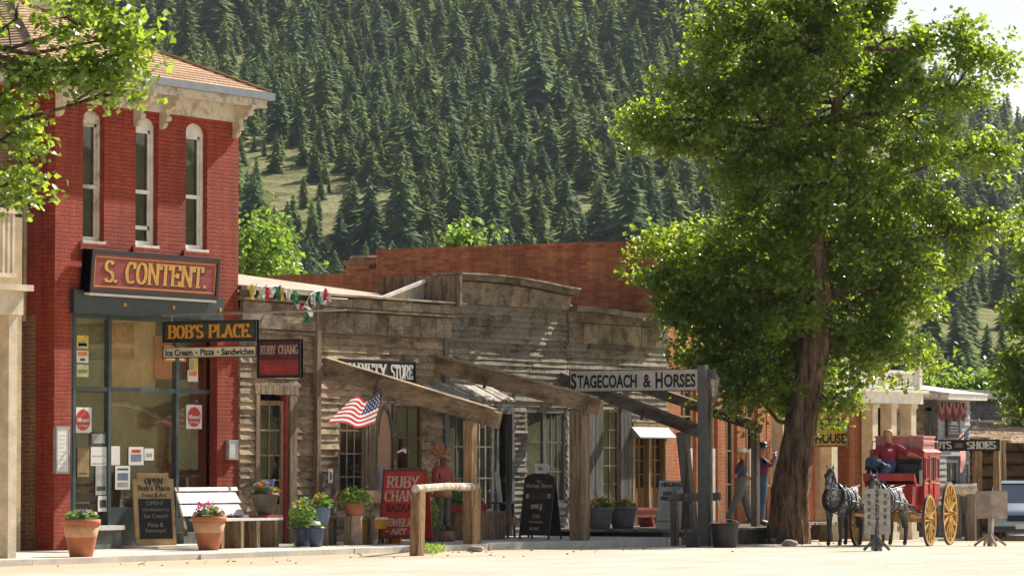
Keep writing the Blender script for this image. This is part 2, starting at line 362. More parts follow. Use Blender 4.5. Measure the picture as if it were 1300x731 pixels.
def serif_mb(text, x0, x1, y0, y1, T=.19, tt=.10, sw=.2, depth=.012):
    W = sum(G[c][0] for c in text); sx = (x1-x0)/W; sy = (y1-y0); mb = MB(); cur = 0; k = 0
    for c in text:
        w, strokes, serifs = G[c]
        segs = []
        for st in strokes:
            for a, b in zip(st[:-1], st[1:]): segs.append((a, b, None))
        for s_ in serifs: segs.append(((s_[0]-sw/2-.03, s_[1]), (s_[0]+sw/2+.03, s_[1]), tt))
        for a, b, th in segs:
            dx, dy = (b[0]-a[0]), (b[1]-a[1]); l = math.hypot(dx, dy) or 1e-4
            q = th or tt+(T-tt)*abs(dy)/l; nx, ny = -dy/l*q/2, dx/l*q/2; ex, ey = dx/l*.02, dy/l*.02
            k += 1; z = depth+.0006*(k % 9)
            cl = lambda v: min(1.02, max(-.02, v))
            p = [(a[0]-ex+nx, cl(a[1]-ey+ny)), (b[0]+ex+nx, cl(b[1]+ey+ny)), (b[0]+ex-nx, cl(b[1]+ey-ny)), (a[0]-ex-nx, cl(a[1]-ey-ny))]
            p = [(x0+(cur+u)*sx, y0+v*sy) for u, v in p]
            mb.hexa([(u, v, 0) for u, v in p]+[(u, v, z) for u, v in p])
        cur += w
    return mb
_tc = {}
def sans_mb(text, x0, x1, y0, y1, bold=0., depth=.012, fill=True):
    key = (text, bold)
    if key not in _tc:
        cu = bpy.data.curves.new('t', 'FONT'); cu.body = text; cu.extrude = .5; cu.offset = bold; cu.resolution_u = 3
        o = bpy.data.objects.new('t', cu); col.objects.link(o); bpy.context.view_layer.update()
        me = bpy.data.meshes.new_from_object(o.evaluated_get(bpy.context.evaluated_depsgraph_get()))
        v = np.array([tuple(q.co) for q in me.vertices]); f = [tuple(p.vertices) for p in me.polygons]
        bpy.data.objects.remove(o); bpy.data.curves.remove(cu); bpy.data.meshes.remove(me); _tc[key] = (v, f)
    v, f = _tc[key]; v = v.copy(); mn = v.min(0); mx = v.max(0)
    v[:,0] = x0+(v[:,0]-mn[0])/(mx[0]-mn[0])*(x1-x0); v[:,1] = y0+(v[:,1]-mn[1])/(mx[1]-mn[1])*(y1-y0); v[:,2] = np.where(v[:,2] > 0, depth, 0)
    return MB().add(v.tolist(), f)
class Frame:     # a sign's own plane
    def __init__(s, O, r, n, u=(0,0,1)): s.O = Vector(O); s.r = Vector(r).normalized(); s.n = Vector(n).normalized(); s.u = Vector(u).normalized()
    def p(s, a, b, c=0.): return s.O+s.r*a+s.u*b+s.n*c
    def put(s, mb, lift=0.):
        mb.v = [tuple(s.p(x, y, z+lift)) for x, y, z in mb.v]; return mb
    def box(s, mb, x0, x1, y0, y1, z0, z1, mi=0, t=None):
        return mb.hexa([s.p(*q) for q in ((x0,y0,z0),(x1,y0,z0),(x1,y1,z0),(x0,y1,z0),(x0,y0,z1),(x1,y0,z1),(x1,y1,z1),(x0,y1,z1))], mi, t)
def lines(fr, root, items, mat, lift, name='lettering'):
    """items: (text, x0,x1,y0,y1, kind, bold)"""
    out = MB()
    for it in items:
        tx, x0, x1, y0, y1 = it[:5]; kind = it[5] if len(it) > 5 else 'sans'; bold = it[6] if len(it) > 6 else 0
        m = serif_mb(tx, x0, x1, y0, y1, *( (bold,) if kind == 'serif' and bold else ()), depth=.006) if kind == 'serif' else sans_mb(tx, x0, x1, y0, y1, bold, .006)
        fr.put(m, lift); out.add(m.v, m.f)
    return out.build(name, mat, root)
def border(fr, mb, w, h, t, z0, z1, mi=0):
    fr.box(mb, 0, w, 0, t, z0, z1, mi); fr.box(mb, 0, w, h-t, h, z0, z1, mi); fr.box(mb, 0, t, t, h-t, z0, z1, mi); fr.box(mb, w-t, w, t, h-t, z0, z1, mi)
def facesign(P0, P1, n=(0,-1,0), r=(1,0,0)):
    """frame + width + height from lower-left and upper-right world points"""
    P0 = Vector(P0); P1 = Vector(P1); d = P1-P0; r = Vector(r); return Frame(P0, r, n), abs(d.dot(r)), d.z
# ================================================================== GROUND AND HILLS
def axis(parts):
    out = []
    for a, b, st in parts: out += list(np.arange(a, b, st))
    return out+[parts[-1][1]]
gx = axis([(-700,-100,60),(-100,40,20),(40,130,2.5),(130,330,10),(330,1500,18),(1500,2600,60)])
gy = axis([(-900,-150,40),(-150,-60,15),(-60,30,2.5),(30,130,10),(130,1000,18),(1000,1900,60)])
gm, t, b = newmat('pale_dirt_street'); v = coords(t)
n1 = noiz(t, v, .35, 5); n2 = noiz(t, v, 9, 5, .7); n3 = noiz(t, coords(t, (.25,1.2,1)), 1.4, 5)
o = mixc(t, ramp(t, n1, .35, .65), (.60,.53,.43), (.68,.62,.53)); o = mixc(t, 1., o, mixc(t, ramp(t, n2, .3, .7), (.82,.80,.77), (1.06,)*3), 'MULTIPLY')
o = mixc(t, 1., o, mixc(t, ramp(t, n3, .35, .6), (.86,.84,.80), (1,1,1)), 'MULTIPLY')
sp_ = t.nodes.new('ShaderNodeSeparateXYZ'); t.links.new(coords(t), sp_.inputs[0]); nd = noiz(t, v, .5, 6, .7)
yj = math_(t, 'ADD', sp_.outputs[1], math_(t, 'MULTIPLY', nd, 4.)); xj = math_(t, 'ADD', sp_.outputs[0], math_(t, 'MULTIPLY', nd, 6.))
df_ = math_(t, 'MULTIPLY', ramp(t, yj, -5.6, -3.4), ramp(t, xj, 70, 62)); sm_ = ramp(t, yj, -3.4, -2.2); df_ = math_(t, 'MAXIMUM', df_, sm_)
o = mixc(t, math_(t, 'MULTIPLY', df_, math_(t, 'ADD', math_(t, 'MULTIPLY', ramp(t, n2, .25, .6), .5), .5)), o, (.52,.41,.28))
tr_ = ramp(t, noiz(t, coords(t, (.05,.9,1)), 1.1, 3), .56, .66); o = mixc(t, math_(t, 'MULTIPLY', tr_, .35), o, (.42,.36,.28))
t.links.new(o, b.inputs['Base Color']); b.inputs['Roughness'].default_value = .95; b.inputs['Specular IOR Level'].default_value = .1; bump(t, b, n2, .8, .05)
hm, t, b = newmat('hillside_grass'); v = coords(t)
n1 = noiz(t, v, .02, 5); n2 = noiz(t, v, .25, 6, .7)
o = mixc(t, ramp(t, n1, .4, .6), (.20,.20,.085), (.27,.25,.13)); o = mixc(t, 1., o, mixc(t, ramp(t, n2, .35, .65), (.45,.5,.42), (1.25,1.2,1.1)), 'MULTIPLY')
t.links.new(o, b.inputs['Base Color']); b.inputs['Roughness'].default_value = 1; b.inputs['Specular IOR Level'].default_value = .05; bump(t, b, n2, .6, 1.5)
V = [[gz(x, y) for y in gy] for x in gx]; NY = len(gy)
for nm, mt, hilly in (('ground', gm, False), ('hillside', hm, True)):
    mb = MB(); mb.v = [(x, y, V[i][j]) for i, x in enumerate(gx) for j, y in enumerate(gy)]
    for i in range(len(gx)-1):
        for j in range(NY-1):
            xc, yc = (gx[i]+gx[i+1])/2, (gy[j]+gy[j+1])/2
            a = xc*math.cos(TH)+(yc+CY)*math.sin(TH)
            if (a > 420 or yc < -150) == hilly:
                mb.f.append([i*NY+j, (i+1)*NY+j, (i+1)*NY+j+1, i*NY+j+1]); mb.m.append(0); mb.t.append(1.)
    o = mb.build(nm, mt, None, local=True, smooth=True); struct(o)
# sidewalk of concrete slabs, then the boardwalk
mb = MB()
x = 36.
while x < 72.3:
    w = min(2.4+random.uniform(-.1,.1), 72.4-x)
    mb.box(x, x+w-.02, -3.75+random.uniform(-.03,.03), .6, -.1, .10+random.uniform(-.006,.006), 0, random.uniform(.9,1.06)); x += w
mb.box(36, 72.3, -3.7, .6, -.12, .085, 0, .6)
struct(mb.build('sidewalk', concrete))
mb = MB(); x = 72.45
while x < 86.5:
    w = .19; mb.box(x, x+w-.012, (-3.45 if x < 79 else -1.55)+random.uniform(-.05,.05), .6, .20, .25+random.uniform(-.006,.006), 0, random.uniform(.7,1.15)); x += w
mb.box(72.45, 79, -3.36, -3.28, -.2, .19, 0, .5); mb.box(72.45,86.5,-.1,.5,-.2,.19,0,.4)
for q in np.arange(73, 79, 1.9): mb.box(q, q+.12, -3.44, -3.32, -.25, .19, 0, .6)
struct(mb.build('boardwalk', boardw))
mb = MB()
for (a, b_, c, d, e) in ((86.6, 128, -1.4, 1.2, .16), (93, 116, -2.6, -1.4, 0.)):
    mb.box(a, b_, c, d, -1, -.42+e+.0)
struct(mb.build('far_sidewalk', concrete))
# ================================================================== BUILDINGS
def wallgrid(mb, x0, x1, z0, z1, y0, y1, ops, mi=0, t=None):
    zs = sorted({z0, z1}|{min(max(q, z0), z1) for o in ops for q in o[2:4]})
    for a, b in zip(zs[:-1], zs[1:]):
        if b-a < 1e-4: continue
        zc = (a+b)/2; iv = sorted([(o[0], o[1]) for o in ops if o[2] < zc < o[3]]); cur = x0
        for p, q in iv+[(x1, x1)]:
            if p > cur+1e-4: mb.box(cur, min(p, x1), y0, y1, a, b, mi, t)
            cur = max(cur, q)
def siding(mb, x0, x1, z0, z1, y, ops, bh=.14, mi=0, tl=.72, th_=1.18, warp=1.):
    z = z0
    while z < z1-.02:
        h = min(bh*random.uniform(.93,1.07), z1-z); zc = z+h/2
        iv = sorted([(o[0], o[1]) for o in ops if o[2]-.02 < zc < o[3]+.02]); cur = x0
        for p, q in iv+[(x1, x1)]:
            a = cur
            while a < p-.01:
                L = random.uniform(.9, 2.8); e = min(p, a+L)
                if p-e < .3: e = p
                t = random.uniform(tl, th_); ns = max(1, int((e-a)/.5)); o = random.uniform(-.004,.01)*warp
                zo = random.uniform(-.006,.006)*warp
                offs = [o+random.uniform(-.010,.016)*warp for _ in range(ns+1)]
                if random.random() < .12*warp: offs[-1] += .02
                for k in range(ns):
                    u0 = a+(e-a)*k/ns; u1 = a+(e-a)*(k+1)/ns-(0.006 if k == ns-1 else 0)
                    f0 = y-.040-max(offs[k], -.01); f1 = y-.040-max(offs[k+1], -.01)
                    mb.hexa([(u0,f0,z+zo),(u1,f1,z+zo),(u1,y,z+zo),(u0,y,z+zo),(u0,y-.010,z+h+.012),(u1,y-.010,z+h+.012),(u1,y,z+h+.012),(u0,y,z+h+.012)], mi, t)
                a = e
            cur = max(cur, q)
        z += h
def sash(root, x0, x1, z0, z1, y, cols, rows, fm, gm_, f=.06, mun=.022, name='window', meet=False, sill=None, label=None, thick=.07):
    mb = MB(); mb.box(x0, x0+f, y, y+thick, z0, z1); mb.box(x1-f, x1, y, y+thick, z0, z1)
    mb.box(x0+f, x1-f, y+.002, y+thick, z1-f, z1); mb.box(x0+f, x1-f, y+.002, y+thick, z0, z0+f*1.2)
    for i in range(1, cols):
        q = x0+f+(x1-x0-2*f)*i/cols; mb.box(q-mun/2, q+mun/2, y+.018, y+.05, z0+f, z1-f)
    for j in range(1, rows):
        q = z0+f+(z1-z0-2*f)*j/rows; mm = mun*2 if meet and j == rows//2 else mun
        mb.box(x0+f, x1-f, y+(.004 if meet and j == rows//2 else .016), y+.052, q-mm/2, q+mm/2)
    if sill: mb.box(x0-.05, x1+.05, y-sill, y+.02, z0-.07, z0-.002)
    w = mb.build(name, fm, root)
    if label: w['label'] = label
    MB().box(x0+f*.5, x1-f*.5, y+.034, y+.040, z0+f*.5, z1-f*.5).build('pane', gm_, w)
    return w
# ---- left neighbour with balcony porch
bx1 = fx(27); nb = E('balcony_building', (50, 0, .1), 'cream porch building at the left edge with posts carrying a balcony of close balusters', 'building')
px1 = fx(17, -2.9)
mb = MB(); wallgrid(mb, 41, bx1, .1, 5.9, 0, .3, []); mb.box(bx1-.3, bx1, .3, 9, .1, 5.9); mb.box(41,bx1-.3,9,9.3,.1,5.9); mb.box(41,bx1,0,9.3,5.9,6.0); mb.build('wall', M('tan_stucco', (.52,.38,.22), .9, .15, 2), nb)
mb = MB(); ztop = onY(15, 400, -2.9).z
for q in (px1-.14, px1-3.6, px1-7.2): MB().box(q-.11, q+.11, -3.0, -2.80, .1, ztop).build('porch_post', cream, nb)
zt2 = onY(15, 362, -2.9).z
mb = MB(); mb.box(41, px1, -3.1, -2.7, ztop, zt2-.1); mb.box(41, px1+.12, -3.22, -2.6, zt2-.1, zt2); mb.box(41, px1-.02, -2.7, 0, zt2-.12, zt2-.02); mb.box(px1-.2, px1, -2.7, 0, ztop, zt2-.12)
mb.build('porch_beam', cream, nb)
zb0 = zt2+.12; zb1 = onY(12, 265, -2.95).z; mb = MB()
q = px1-.12
mb.box(41, q+.06, -3.02, -2.9, zb1-.08, zb1); mb.box(41, q+.06, -3.0, -2.92, zb0, zb0+.07)
while q > 43: mb.box(q-.035, q+.035, -2.985, -2.935, zb0+.07, zb1-.08); q -= .13
mb.build('balustrade', cream, nb)
# ---- red brick corner building
RX0, RX1 = fx(69), fx(302); RZ = 8.5
rb = E('brick_store', (58.6, 0, .1), 'red painted two storey brick corner store with three arched windows and a wood shingle roof', 'building')
wins = [(fx(104), fx(131)), (fx(171), fx(199)), (fx(235), fx(262))]; WZ0, WZ1 = 5.66, 8.08
SX0, SX1 = fx(90), fx(276); BZ0, BZ1 = 4.36, 4.78
ops = [(a, b, WZ0, WZ1) for a, b in wins]+[(SX0, SX1, .1, BZ1)]
mb = MB(); wallgrid(mb, RX0, RX1, .1, RZ, 0, .32, ops)
for a, b in wins:      # brick spandrels closing the arched heads
    m_ = (a+b)/2; r_ = .17
    L = [(a, WZ1-r_), (a, WZ1)]+[(m_, WZ1)]+[(a+(m_-a)*(1-math.cos(R(q))) if False else m_-(m_-a)*math.sin(R(q)), WZ1-r_+r_*math.cos(R(q))) for q in (15,35,55,75)]
    mb.prism(L, 0, .32, lambda u, v, w: (u, w, v)); mb.prism([(2*m_-u, v) for u, v in L], 0, .32, lambda u, v, w: (u, w, v))
    mb.box(a-.12, b+.12, -.05, .0, WZ0-.14, WZ0-.02)           # brick sill
mb.build('wall', redbrick, rb)
mb = MB(); mb.box(RX0, RX0+.3, .32, 15, .1, RZ); mb.build('side_wall', redside, rb)
mb = MB(); mb.box(RX0-.012, RX0-.002, .42, 15, .1, 4.3); mb.box(RX0-.012, RX0-.002, .78, 15, 4.3, 8.2); mb.build('bare_brick_patch', sidebrick, rb)
mb = MB(); mb.box(RX1-.3, RX1, .32, 15, .1, RZ); mb.box(RX0+.3, RX1-.3, 14.7, 15, .1, RZ); mb.build('back_wall', redside, rb)
OV = .36; ez = 8.78
mb = MB()
mb.box(RX0-.75, RX1+OV, -OV, 15+OV, RZ, RZ+.05); mb.box(RX0-.75, RX1+OV, -OV-.03, -OV, RZ-.02, RZ+.24); mb.box(RX1+OV, RX1+OV+.03, -OV-.03, 15.8, RZ-.02, RZ+.24); mb.box(RX0-.78, RX0-.75, -OV-.03, 15.8, RZ-.02, RZ+.24)
mb.box(RX0-.02, RX1+.02, -.06, -.002, RZ-.32, RZ-.002); mb.box(RX1+.002, RX1+.06, -.06, 15, RZ-.32, RZ-.002)
mb.build('cornice', wornw, rb)
mb = MB(); mb.box(RX0-.9, RX1+OV+.14, -OV-.15, -OV-.032, RZ+.13, RZ+.27); mb.box(RX1+OV+.032, RX1+OV+.14, -OV-.032, 15.8, RZ+.13, RZ+.27); mb.box(RX0-.9, RX0-.782, -OV-.03, 15.8, RZ+.13, RZ+.27); mb.build('gutter', gutterm, rb)
mb = MB(); q = onX(10, 240, RX0-.09).y
mb.tube([(RX0-.84,.1,RZ+.12),(RX0-.4,.35,RZ-.2),(RX0-.07,.62,RZ-.5),(RX0-.07,.66,4.2)], .055, 8); mb.build('downspout', M('rusty_pipe', (.42,.30,.19), .6, .25, 5), rb)
# hip roof in shingle courses
shm, t, b = newmat('wood_shingles'); v = coords(t)
br = t.nodes.new('ShaderNodeTexBrick'); br.inputs['Scale'].default_value = 1; br.inputs['Brick Width'].default_value = .16; br.inputs['Row Height'].default_value = 50; br.inputs['Mortar Size'].default_value = .008
cx_ = t.nodes.new('ShaderNodeTexCoord'); sp = t.nodes.new('ShaderNodeSeparateXYZ'); t.links.new(cx_.outputs['Object'], sp.inputs[0]); kk = t.nodes.new('ShaderNodeCombineXYZ')
t.links.new(math_(t, 'ADD', sp.outputs[0], sp.outputs[1]), kk.inputs[0]); kk.inputs[1].default_value = 25; t.links.new(kk.outputs[0], br.inputs[0])
n1 = noiz(t, v, 9, 4, .7); o = mixc(t, ramp(t, n1, .3, .7), (.42,.25,.14), (.68,.44,.26)); br.inputs['Color1'].default_value = (.8,.8,.8,1); br.inputs['Color2'].default_value = (1.1,1.1,1.1,1); br.inputs['Mortar'].default_value = (.25,.2,.2,1)
o = mixc(t, 1., o, br.outputs[0], 'MULTIPLY'); t.links.new(tinted(t, o), b.inputs['Base Color']); b.inputs['Roughness'].default_value = .9; bump(t, b, n1, .4, .01); roofsh = shm
mb = MB(); ex0, ex1, ey0, ey1 = RX0-.85, RX1+OV+.08, -OV-.1, 15.85; pitch = .47; half = (ex1-ex0)/2; rows = 24
zr = RZ+.26
for k in range(rows):
    i0, i1 = half*k/rows, half*(k+1)/rows; lift = .022
    def ring(i, dz): return [(ex0+i, ey0+i, zr+i*pitch+dz), (ex1-i, ey0+i, zr+i*pitch+dz), (ex1-i, ey1-i, zr+i*pitch+dz), (ex0+i, ey1-i, zr+i*pitch+dz)]
    a = ring(i0, lift); c = ring(i1+.03, -.004); d = ring(i0, -.02)
    for s_ in range(4):
        e_ = (s_+1) % 4; tt_ = random.uniform(.82,1.12)
        mb.add([a[s_], a[e_], c[e_], c[s_]], [(0,1,2,3)], 0, tt_); mb.add([d[s_], d[e_], a[e_], a[s_]], [(0,1,2,3)], 0, tt_*.8)
for s_ in ((ex1,-1),(ex0,1)):       # hip caps
    for k in range(22):
        a = half*k/22; c = half*(k+1)/22
        mb.beam((s_[0]+s_[1]*a, ey0+a, zr+a*pitch+.05), (s_[0]+s_[1]*c, ey0+c, zr+c*pitch+.035), .16, .025, 0, random.uniform(.8,1.2))
mb.build('roof', shm, rb)
def bracket(x):
    mb = MB(); prof = [(0,0),(-.46,0),(-.46,-.07),(-.40,-.09),(-.40,-.13),(-.33,-.12),(-.28,-.16),(-.30,-.22),(-.25,-.27),(-.18,-.25),(-.15,-.30),(-.17,-.36),(-.12,-.40),(-.09,-.46),(-.13,-.52),(-.08,-.60),(0,-.62)]
    prof = [(y_, RZ-.005+z_) for y_, z_ in prof]
    mb.prism(prof, x-.055, x+.055, lambda u, v, w: (w, u, v)); mb.tube([(x-.075,-.34,RZ-.14),(x+.075,-.34,RZ-.14)], .07, 10); mb.tube([(x-.075,-.14,RZ-.43),(x+.075,-.14,RZ-.43)], .055, 10)
    mb.build('bracket', cream, rb)
for p in (71, 170, 203, 296): bracket(fx(p))
for a, b_ in wins:
    y = .10; f = .085; m_ = (a+b_)/2; mb = MB(); zs = WZ1-.24
    mb.box(a, a+f, y, y+.12, WZ0, zs+.1); mb.box(b_-f, b_, y, y+.12, WZ0, zs+.1); mb.box(a+f, b_-f, y+.002, y+.12, WZ0, WZ0+.11)
    mb.prism([(a,zs),(b_,zs)]+[(m_+(b_-a)/2*math.cos(R(q)), zs+.07+.17*math.sin(R(q))) for q in range(0,181,20)], y+.004, y+.10, lambda u, v, w: (u, w, v))
    zm = WZ0+(zs-WZ0)*.47; mb.box(a+f, b_-f, y+.01, y+.10, zm-.035, zm+.035)
    if a is wins[1][0]: mb.box(a+f, b_-f, y+.03, y+.08, zm-.70, zm-.63)
    mb.box(a+f, a+f+.05, y+.03, y+.09, WZ0+.1, zs); mb.box(b_-f-.05, b_-f, y+.03, y+.09, WZ0+.1, zs); mb.box(a+f, b_-f, y+.03, y+.09, zs-.06, zs)
    mb.box(a-.03, b_+.03, y-.13, y+.0, WZ0-.02, WZ0+.03)
    w = mb.build('window', wornw if a == wins[0][0] else whitep, rb)
    MB().box(a+f, b_-f, y+.05, y+.056, WZ0+.1, zs).build('pane', darkglass, w)
    mb = MB(); st = 12
    for k in range(st):
        u0 = a+f+(b_-a-2*f)*k/st; mb.add([(u0, y+.16+.02*(k%2), WZ0), (u0+(b_-a-2*f)/st, y+.16+.02*((k+1)%2), WZ0), (u0+(b_-a-2*f)/st, y+.16+.02*((k+1)%2), zs), (u0, y+.16+.02*(k%2), zs)], [(0,1,2,3)])
    mb.build('curtain', M('lace_curtain', (.34,.32,.27), .9, .2, 5), w)
MB().box(fx(88), fx(278), -.10, .30, BZ0, BZ1+.003).build('storefront_beam', darkgreen, rb)
mb = MB()
for p in (152, 214, 273): mb.lathe((fx(p), -.102, 4.56), [(0,.0),(.04,0),(.04,.02),(0,.03)], 10, M=Matrix.Rotation(R(90),3,'X'))
mb.build('star_bolt', gold, rb)
gy0 = .22
def zf(px, py, y=gy0): return onY(px, py, y).z
mb = MB(); mx = [fx(92,gy0), fx(137,gy0), fx(223,gy0), fx(274.5,gy0)]; tz = zf(180, 495)
for k, p in enumerate(mx): mb.box(p-.045, p+.045, gy0-.05, gy0+.05, .14, BZ0)
for a, b_ in zip(mx[:-1], mx[1:]): mb.box(a+.045, b_-.045, gy0-.035, gy0+.04, tz-.04, tz+.04); mb.box(a+.045, b_-.045, gy0-.03, gy0+.04, BZ0-.07, BZ0)
for k, (a, b_) in enumerate(zip(mx[:-1], mx[1:])): mb.box(a+.045, b_-.045, gy0-.04, gy0+.05, .14, (.5,.85,.62)[k])
mb.box(SX0-.0, mx[0]-.045, gy0-.04, gy0+.04, .1, BZ0); mb.box(mx[3]+.045, SX1, gy0-.04, gy0+.04, .1, BZ0)
shop = mb.build('shop_front', mull, rb)
for k, (a, b_) in enumerate(zip(mx[:-1], mx[1:])):
    z0 = (.5,.85,.62)[k]
    MB().box(a+.045, b_-.045, gy0+.002, gy0+.010, z0, tz-.04).build('pane', shopglass, shop)
    MB().box(a+.045, b_-.045, gy0+.002, gy0+.010, tz+.04, BZ0-.07).build('transom_pane', shopglass, shop)
mb = MB(); mb.box(SX0+.02, mx[1]+.05, -.06, .16, .1, .44); mb.box(mx[2]-.02, SX1-.02, .0, .17, .1, .36); mb.build('bulkhead', M('grey_bulkhead', (.16,.17,.15), .7, .3, 3), rb)
MB().box(SX0+.01, mx[1]+.09, -.12, .17, .44, .52).build('window_sill', whitep, rb)
MB().box(mx[1]+.12, mx[2]+.2, -.85, .17, .1, .145).build('door_step', concrete, rb)
mb = MB(); mb.box(RX0+.31, RX1-.31, .33, 7, .1, .13); mb.build('interior_floor', boardw, rb)
MB().box(RX0+.31, RX1-.31, .33, 14.6, 4.85, 4.95).build('interior_ceiling', darkint, rb)
MB().box(RX0+.31, RX1-.31, 4.2, 4.3, .13, 4.85).build('interior_wall', tanwall, rb)
MB().box(RX0+.31, RX0+1.9, 2.6, 2.7, 3.0, 4.85).build('ceiling_panel', orangewall, rb)
MB().box(fx(150,3.6), fx(232,3.6), 3.6, 3.7, 3.05, 4.7).build('ceiling_panel', orangewall, rb)
for (a_, b2, c_, d_, y_, cc_, nm_) in ((139,197,404,493,.55,(.62,.36,.15),'tan_reflection_panel'),(197,221,425,480,.50,(.78,.20,.05),'orange_cloth'),(139,221,497,600,1.3,(.42,.31,.16),'tan_reflection_sheet'),(94,135,404,493,.7,(.30,.29,.16),'olive_reflection_panel'),(226,272,404,600,.9,(.40,.36,.20),'olive_reflection_sheet'),(94,135,500,600,1.4,(.25,.23,.14),'olive_reflection_sheet')):
    MB().box(fx(a_,y_), fx(b2,y_), y_, y_+.03, onY(180,d_,y_).z, min(4.5, onY(180,c_,y_).z)).build(nm_, M(nm_, cc_, .9, .2, 1.5), rb)  # tan and olive sheets are coloured to stand in for reflections in the panes
mb = MB(); mb.tube([onY(x_, y_, 1.28) for x_, y_ in ((140,512),(160,513),(180,519),(200,529),(221,543))], .05, 6); mb.build('curved_reflection_band', M('pale_reflection', (.65,.55,.38), .8), rb)  # pale tube stands in for the curved line of the reflection
# counter, shelf, hanging things seen through the glass
t_ = E('cafe_table', (fx(246,.8), .9, .13), 'wooden cafe table on white legs inside the shop window behind the pink flowers', 'table')
MB().box(fx(226,.9), fx(266,.9), .55, 1.25, 1.38, 1.44).build('tabletop', beamw, t_)
for p in (238, 258):
    for y in (.65, 1.15): MB().box(fx(p,y)-.02, fx(p,y)+.02, y-.02, y+.02, .13, 1.38).build('leg', whitep, t_)
t_ = MB().box(fx(242,.8)-.2, fx(242,.8)+.22, .7, 1.05, 1.45, 1.68).build('cash_register', blackm); tag(t_, 'dark till standing on the cafe table inside the shop window', 'till')
t_ = MB(); t_.box(fx(142,1.2), fx(208,1.2), 1.1, 1.5, .13, 1.5); tag(t_.build('shop_counter', blackm), 'dark counter inside the shop behind the open sign', 'counter')
t_ = MB()
for i in range(3):
    for j in range(5): t_.lathe((fx(150+12*i,1.6), 1.6, 2.0+.10*j), [(.0,0),(.09,0),(.11,.085),(0,.09)], 12)
tag(t_.build('cup_stack', whitep), 'white stacked cups on the shelf inside the red store window', 'cups')
t_ = E('dried_flower_arrangement', (fx(217,.5), .5, .85), 'orange dried flower arrangement behind the middle shop window', 'flowers')
MB().lathe((fx(217,.5), .5, .86), [(.0,0),(.07,0),(.09,.2),(.05,.42),(.06,.46),(0,.46)], 12).build('vase', whitep, t_)
leafquads('bouquet', rng.normal([fx(217,.5), .5, 1.62], [.1,.1,.18], (160,3)), .08, M('dried_orange', (.55,.17,.05), .8), t_)
# ---- wooden false fronts
def falsefront(name, label, x0, x1, z0, z1, ops, smat, depth, roof_z, bh=.14, mid=None, warp=1., ybody=0., cornice=None, roofm=None, tl=.62, thh=1.25):
    r = E(name, ((x0+x1)/2, ybody, z0), label, 'building')
    mb = MB(); siding(mb, x0, x1, z0, z1, ybody, ops, bh, 0, tl, thh, warp); mb.build('siding', smat, r)
    mb = MB(); wallgrid(mb, x0, x1, z0-.2, z1, ybody+.001, ybody+.14, ops)
    mb.box(x0+.02, x0+.16, ybody+.14, depth, z0-.2, roof_z); mb.box(x1-.16, x1-.02, ybody+.14, depth, z0-.2, roof_z); mb.box(x0+.16, x1-.16, depth-.1, depth, z0-.2, roof_z)
    mb.box(x0+.16, x1-.16, ybody+.2, depth-.1, z0-.05, z0)
    mb.build('wall', siding_g, r)
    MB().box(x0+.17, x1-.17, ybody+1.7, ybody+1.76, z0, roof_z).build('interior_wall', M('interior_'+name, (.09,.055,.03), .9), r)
    return r
s1a, s1b = RX1+.02, fx(398); s2b = fx(566); s3b = fx(703); s4b = fx(847)
tanroof = M('tan_tar_roof', (.50,.40,.29), .9, .15, 1.5)
# store one: jewellery shop
d1 = (fx(322), fx(374), .12, onY(340,499).z)
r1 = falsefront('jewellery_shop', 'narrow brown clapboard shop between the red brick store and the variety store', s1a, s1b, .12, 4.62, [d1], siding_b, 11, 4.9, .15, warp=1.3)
mb = MB()
zc = onY(340, 383).z
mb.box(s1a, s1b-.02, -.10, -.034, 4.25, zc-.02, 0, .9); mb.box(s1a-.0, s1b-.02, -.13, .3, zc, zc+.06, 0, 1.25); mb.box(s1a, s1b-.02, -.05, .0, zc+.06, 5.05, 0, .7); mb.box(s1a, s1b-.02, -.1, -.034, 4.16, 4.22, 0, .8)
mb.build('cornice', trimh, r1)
mb = MB(); mb.hexa([(s1a,-.2,4.98),(s1b,-.2,4.93),(s1b,11,5.95),(s1a,11,5.95),(s1a,-.2,5.06),(s1b,-.2,5.0),(s1b,11,6.0),(s1a,11,6.0)]); mb.build('roof', tanroof, r1)
mb = MB(); mb.box(s1b-.07, s1b+.07, -.14, -.0, .1, 4.98); mb.build('corner_post', trimw, r1)
mb = MB(); zd = d1[3]; mb.box(d1[0]-.0, d1[0]+.13, -.07, .1, .12, zd); mb.box(d1[1]-.26, d1[1], -.07, .1, .12, zd); mb.box(d1[0]-.04, d1[1]+.04, -.075, .1, zd-.02, zd+.16); dr = mb.build('door_frame', trimw, r1)
MB().box(d1[1]-.33, d1[1]-.265, -.03, .12, .14, zd-.04).build('painted_trim', dullred, dr)
sash(r1, d1[0]+.14, d1[1]-.34, .75, zd-.14, .03, 2, 4, postw, darkglass, .09, .035, 'door_window')
MB().box(d1[0]+.14, d1[1]-.34, .03, .09, .12, .75).build('door_panel', postw, r1)
MB().box(d1[0]+.24, d1[1]-.5, .25, .26, 1.9, zd-.2).build('red_curtain', M('red_cloth', (.30,.012,.02), .9, .3, 3), r1)
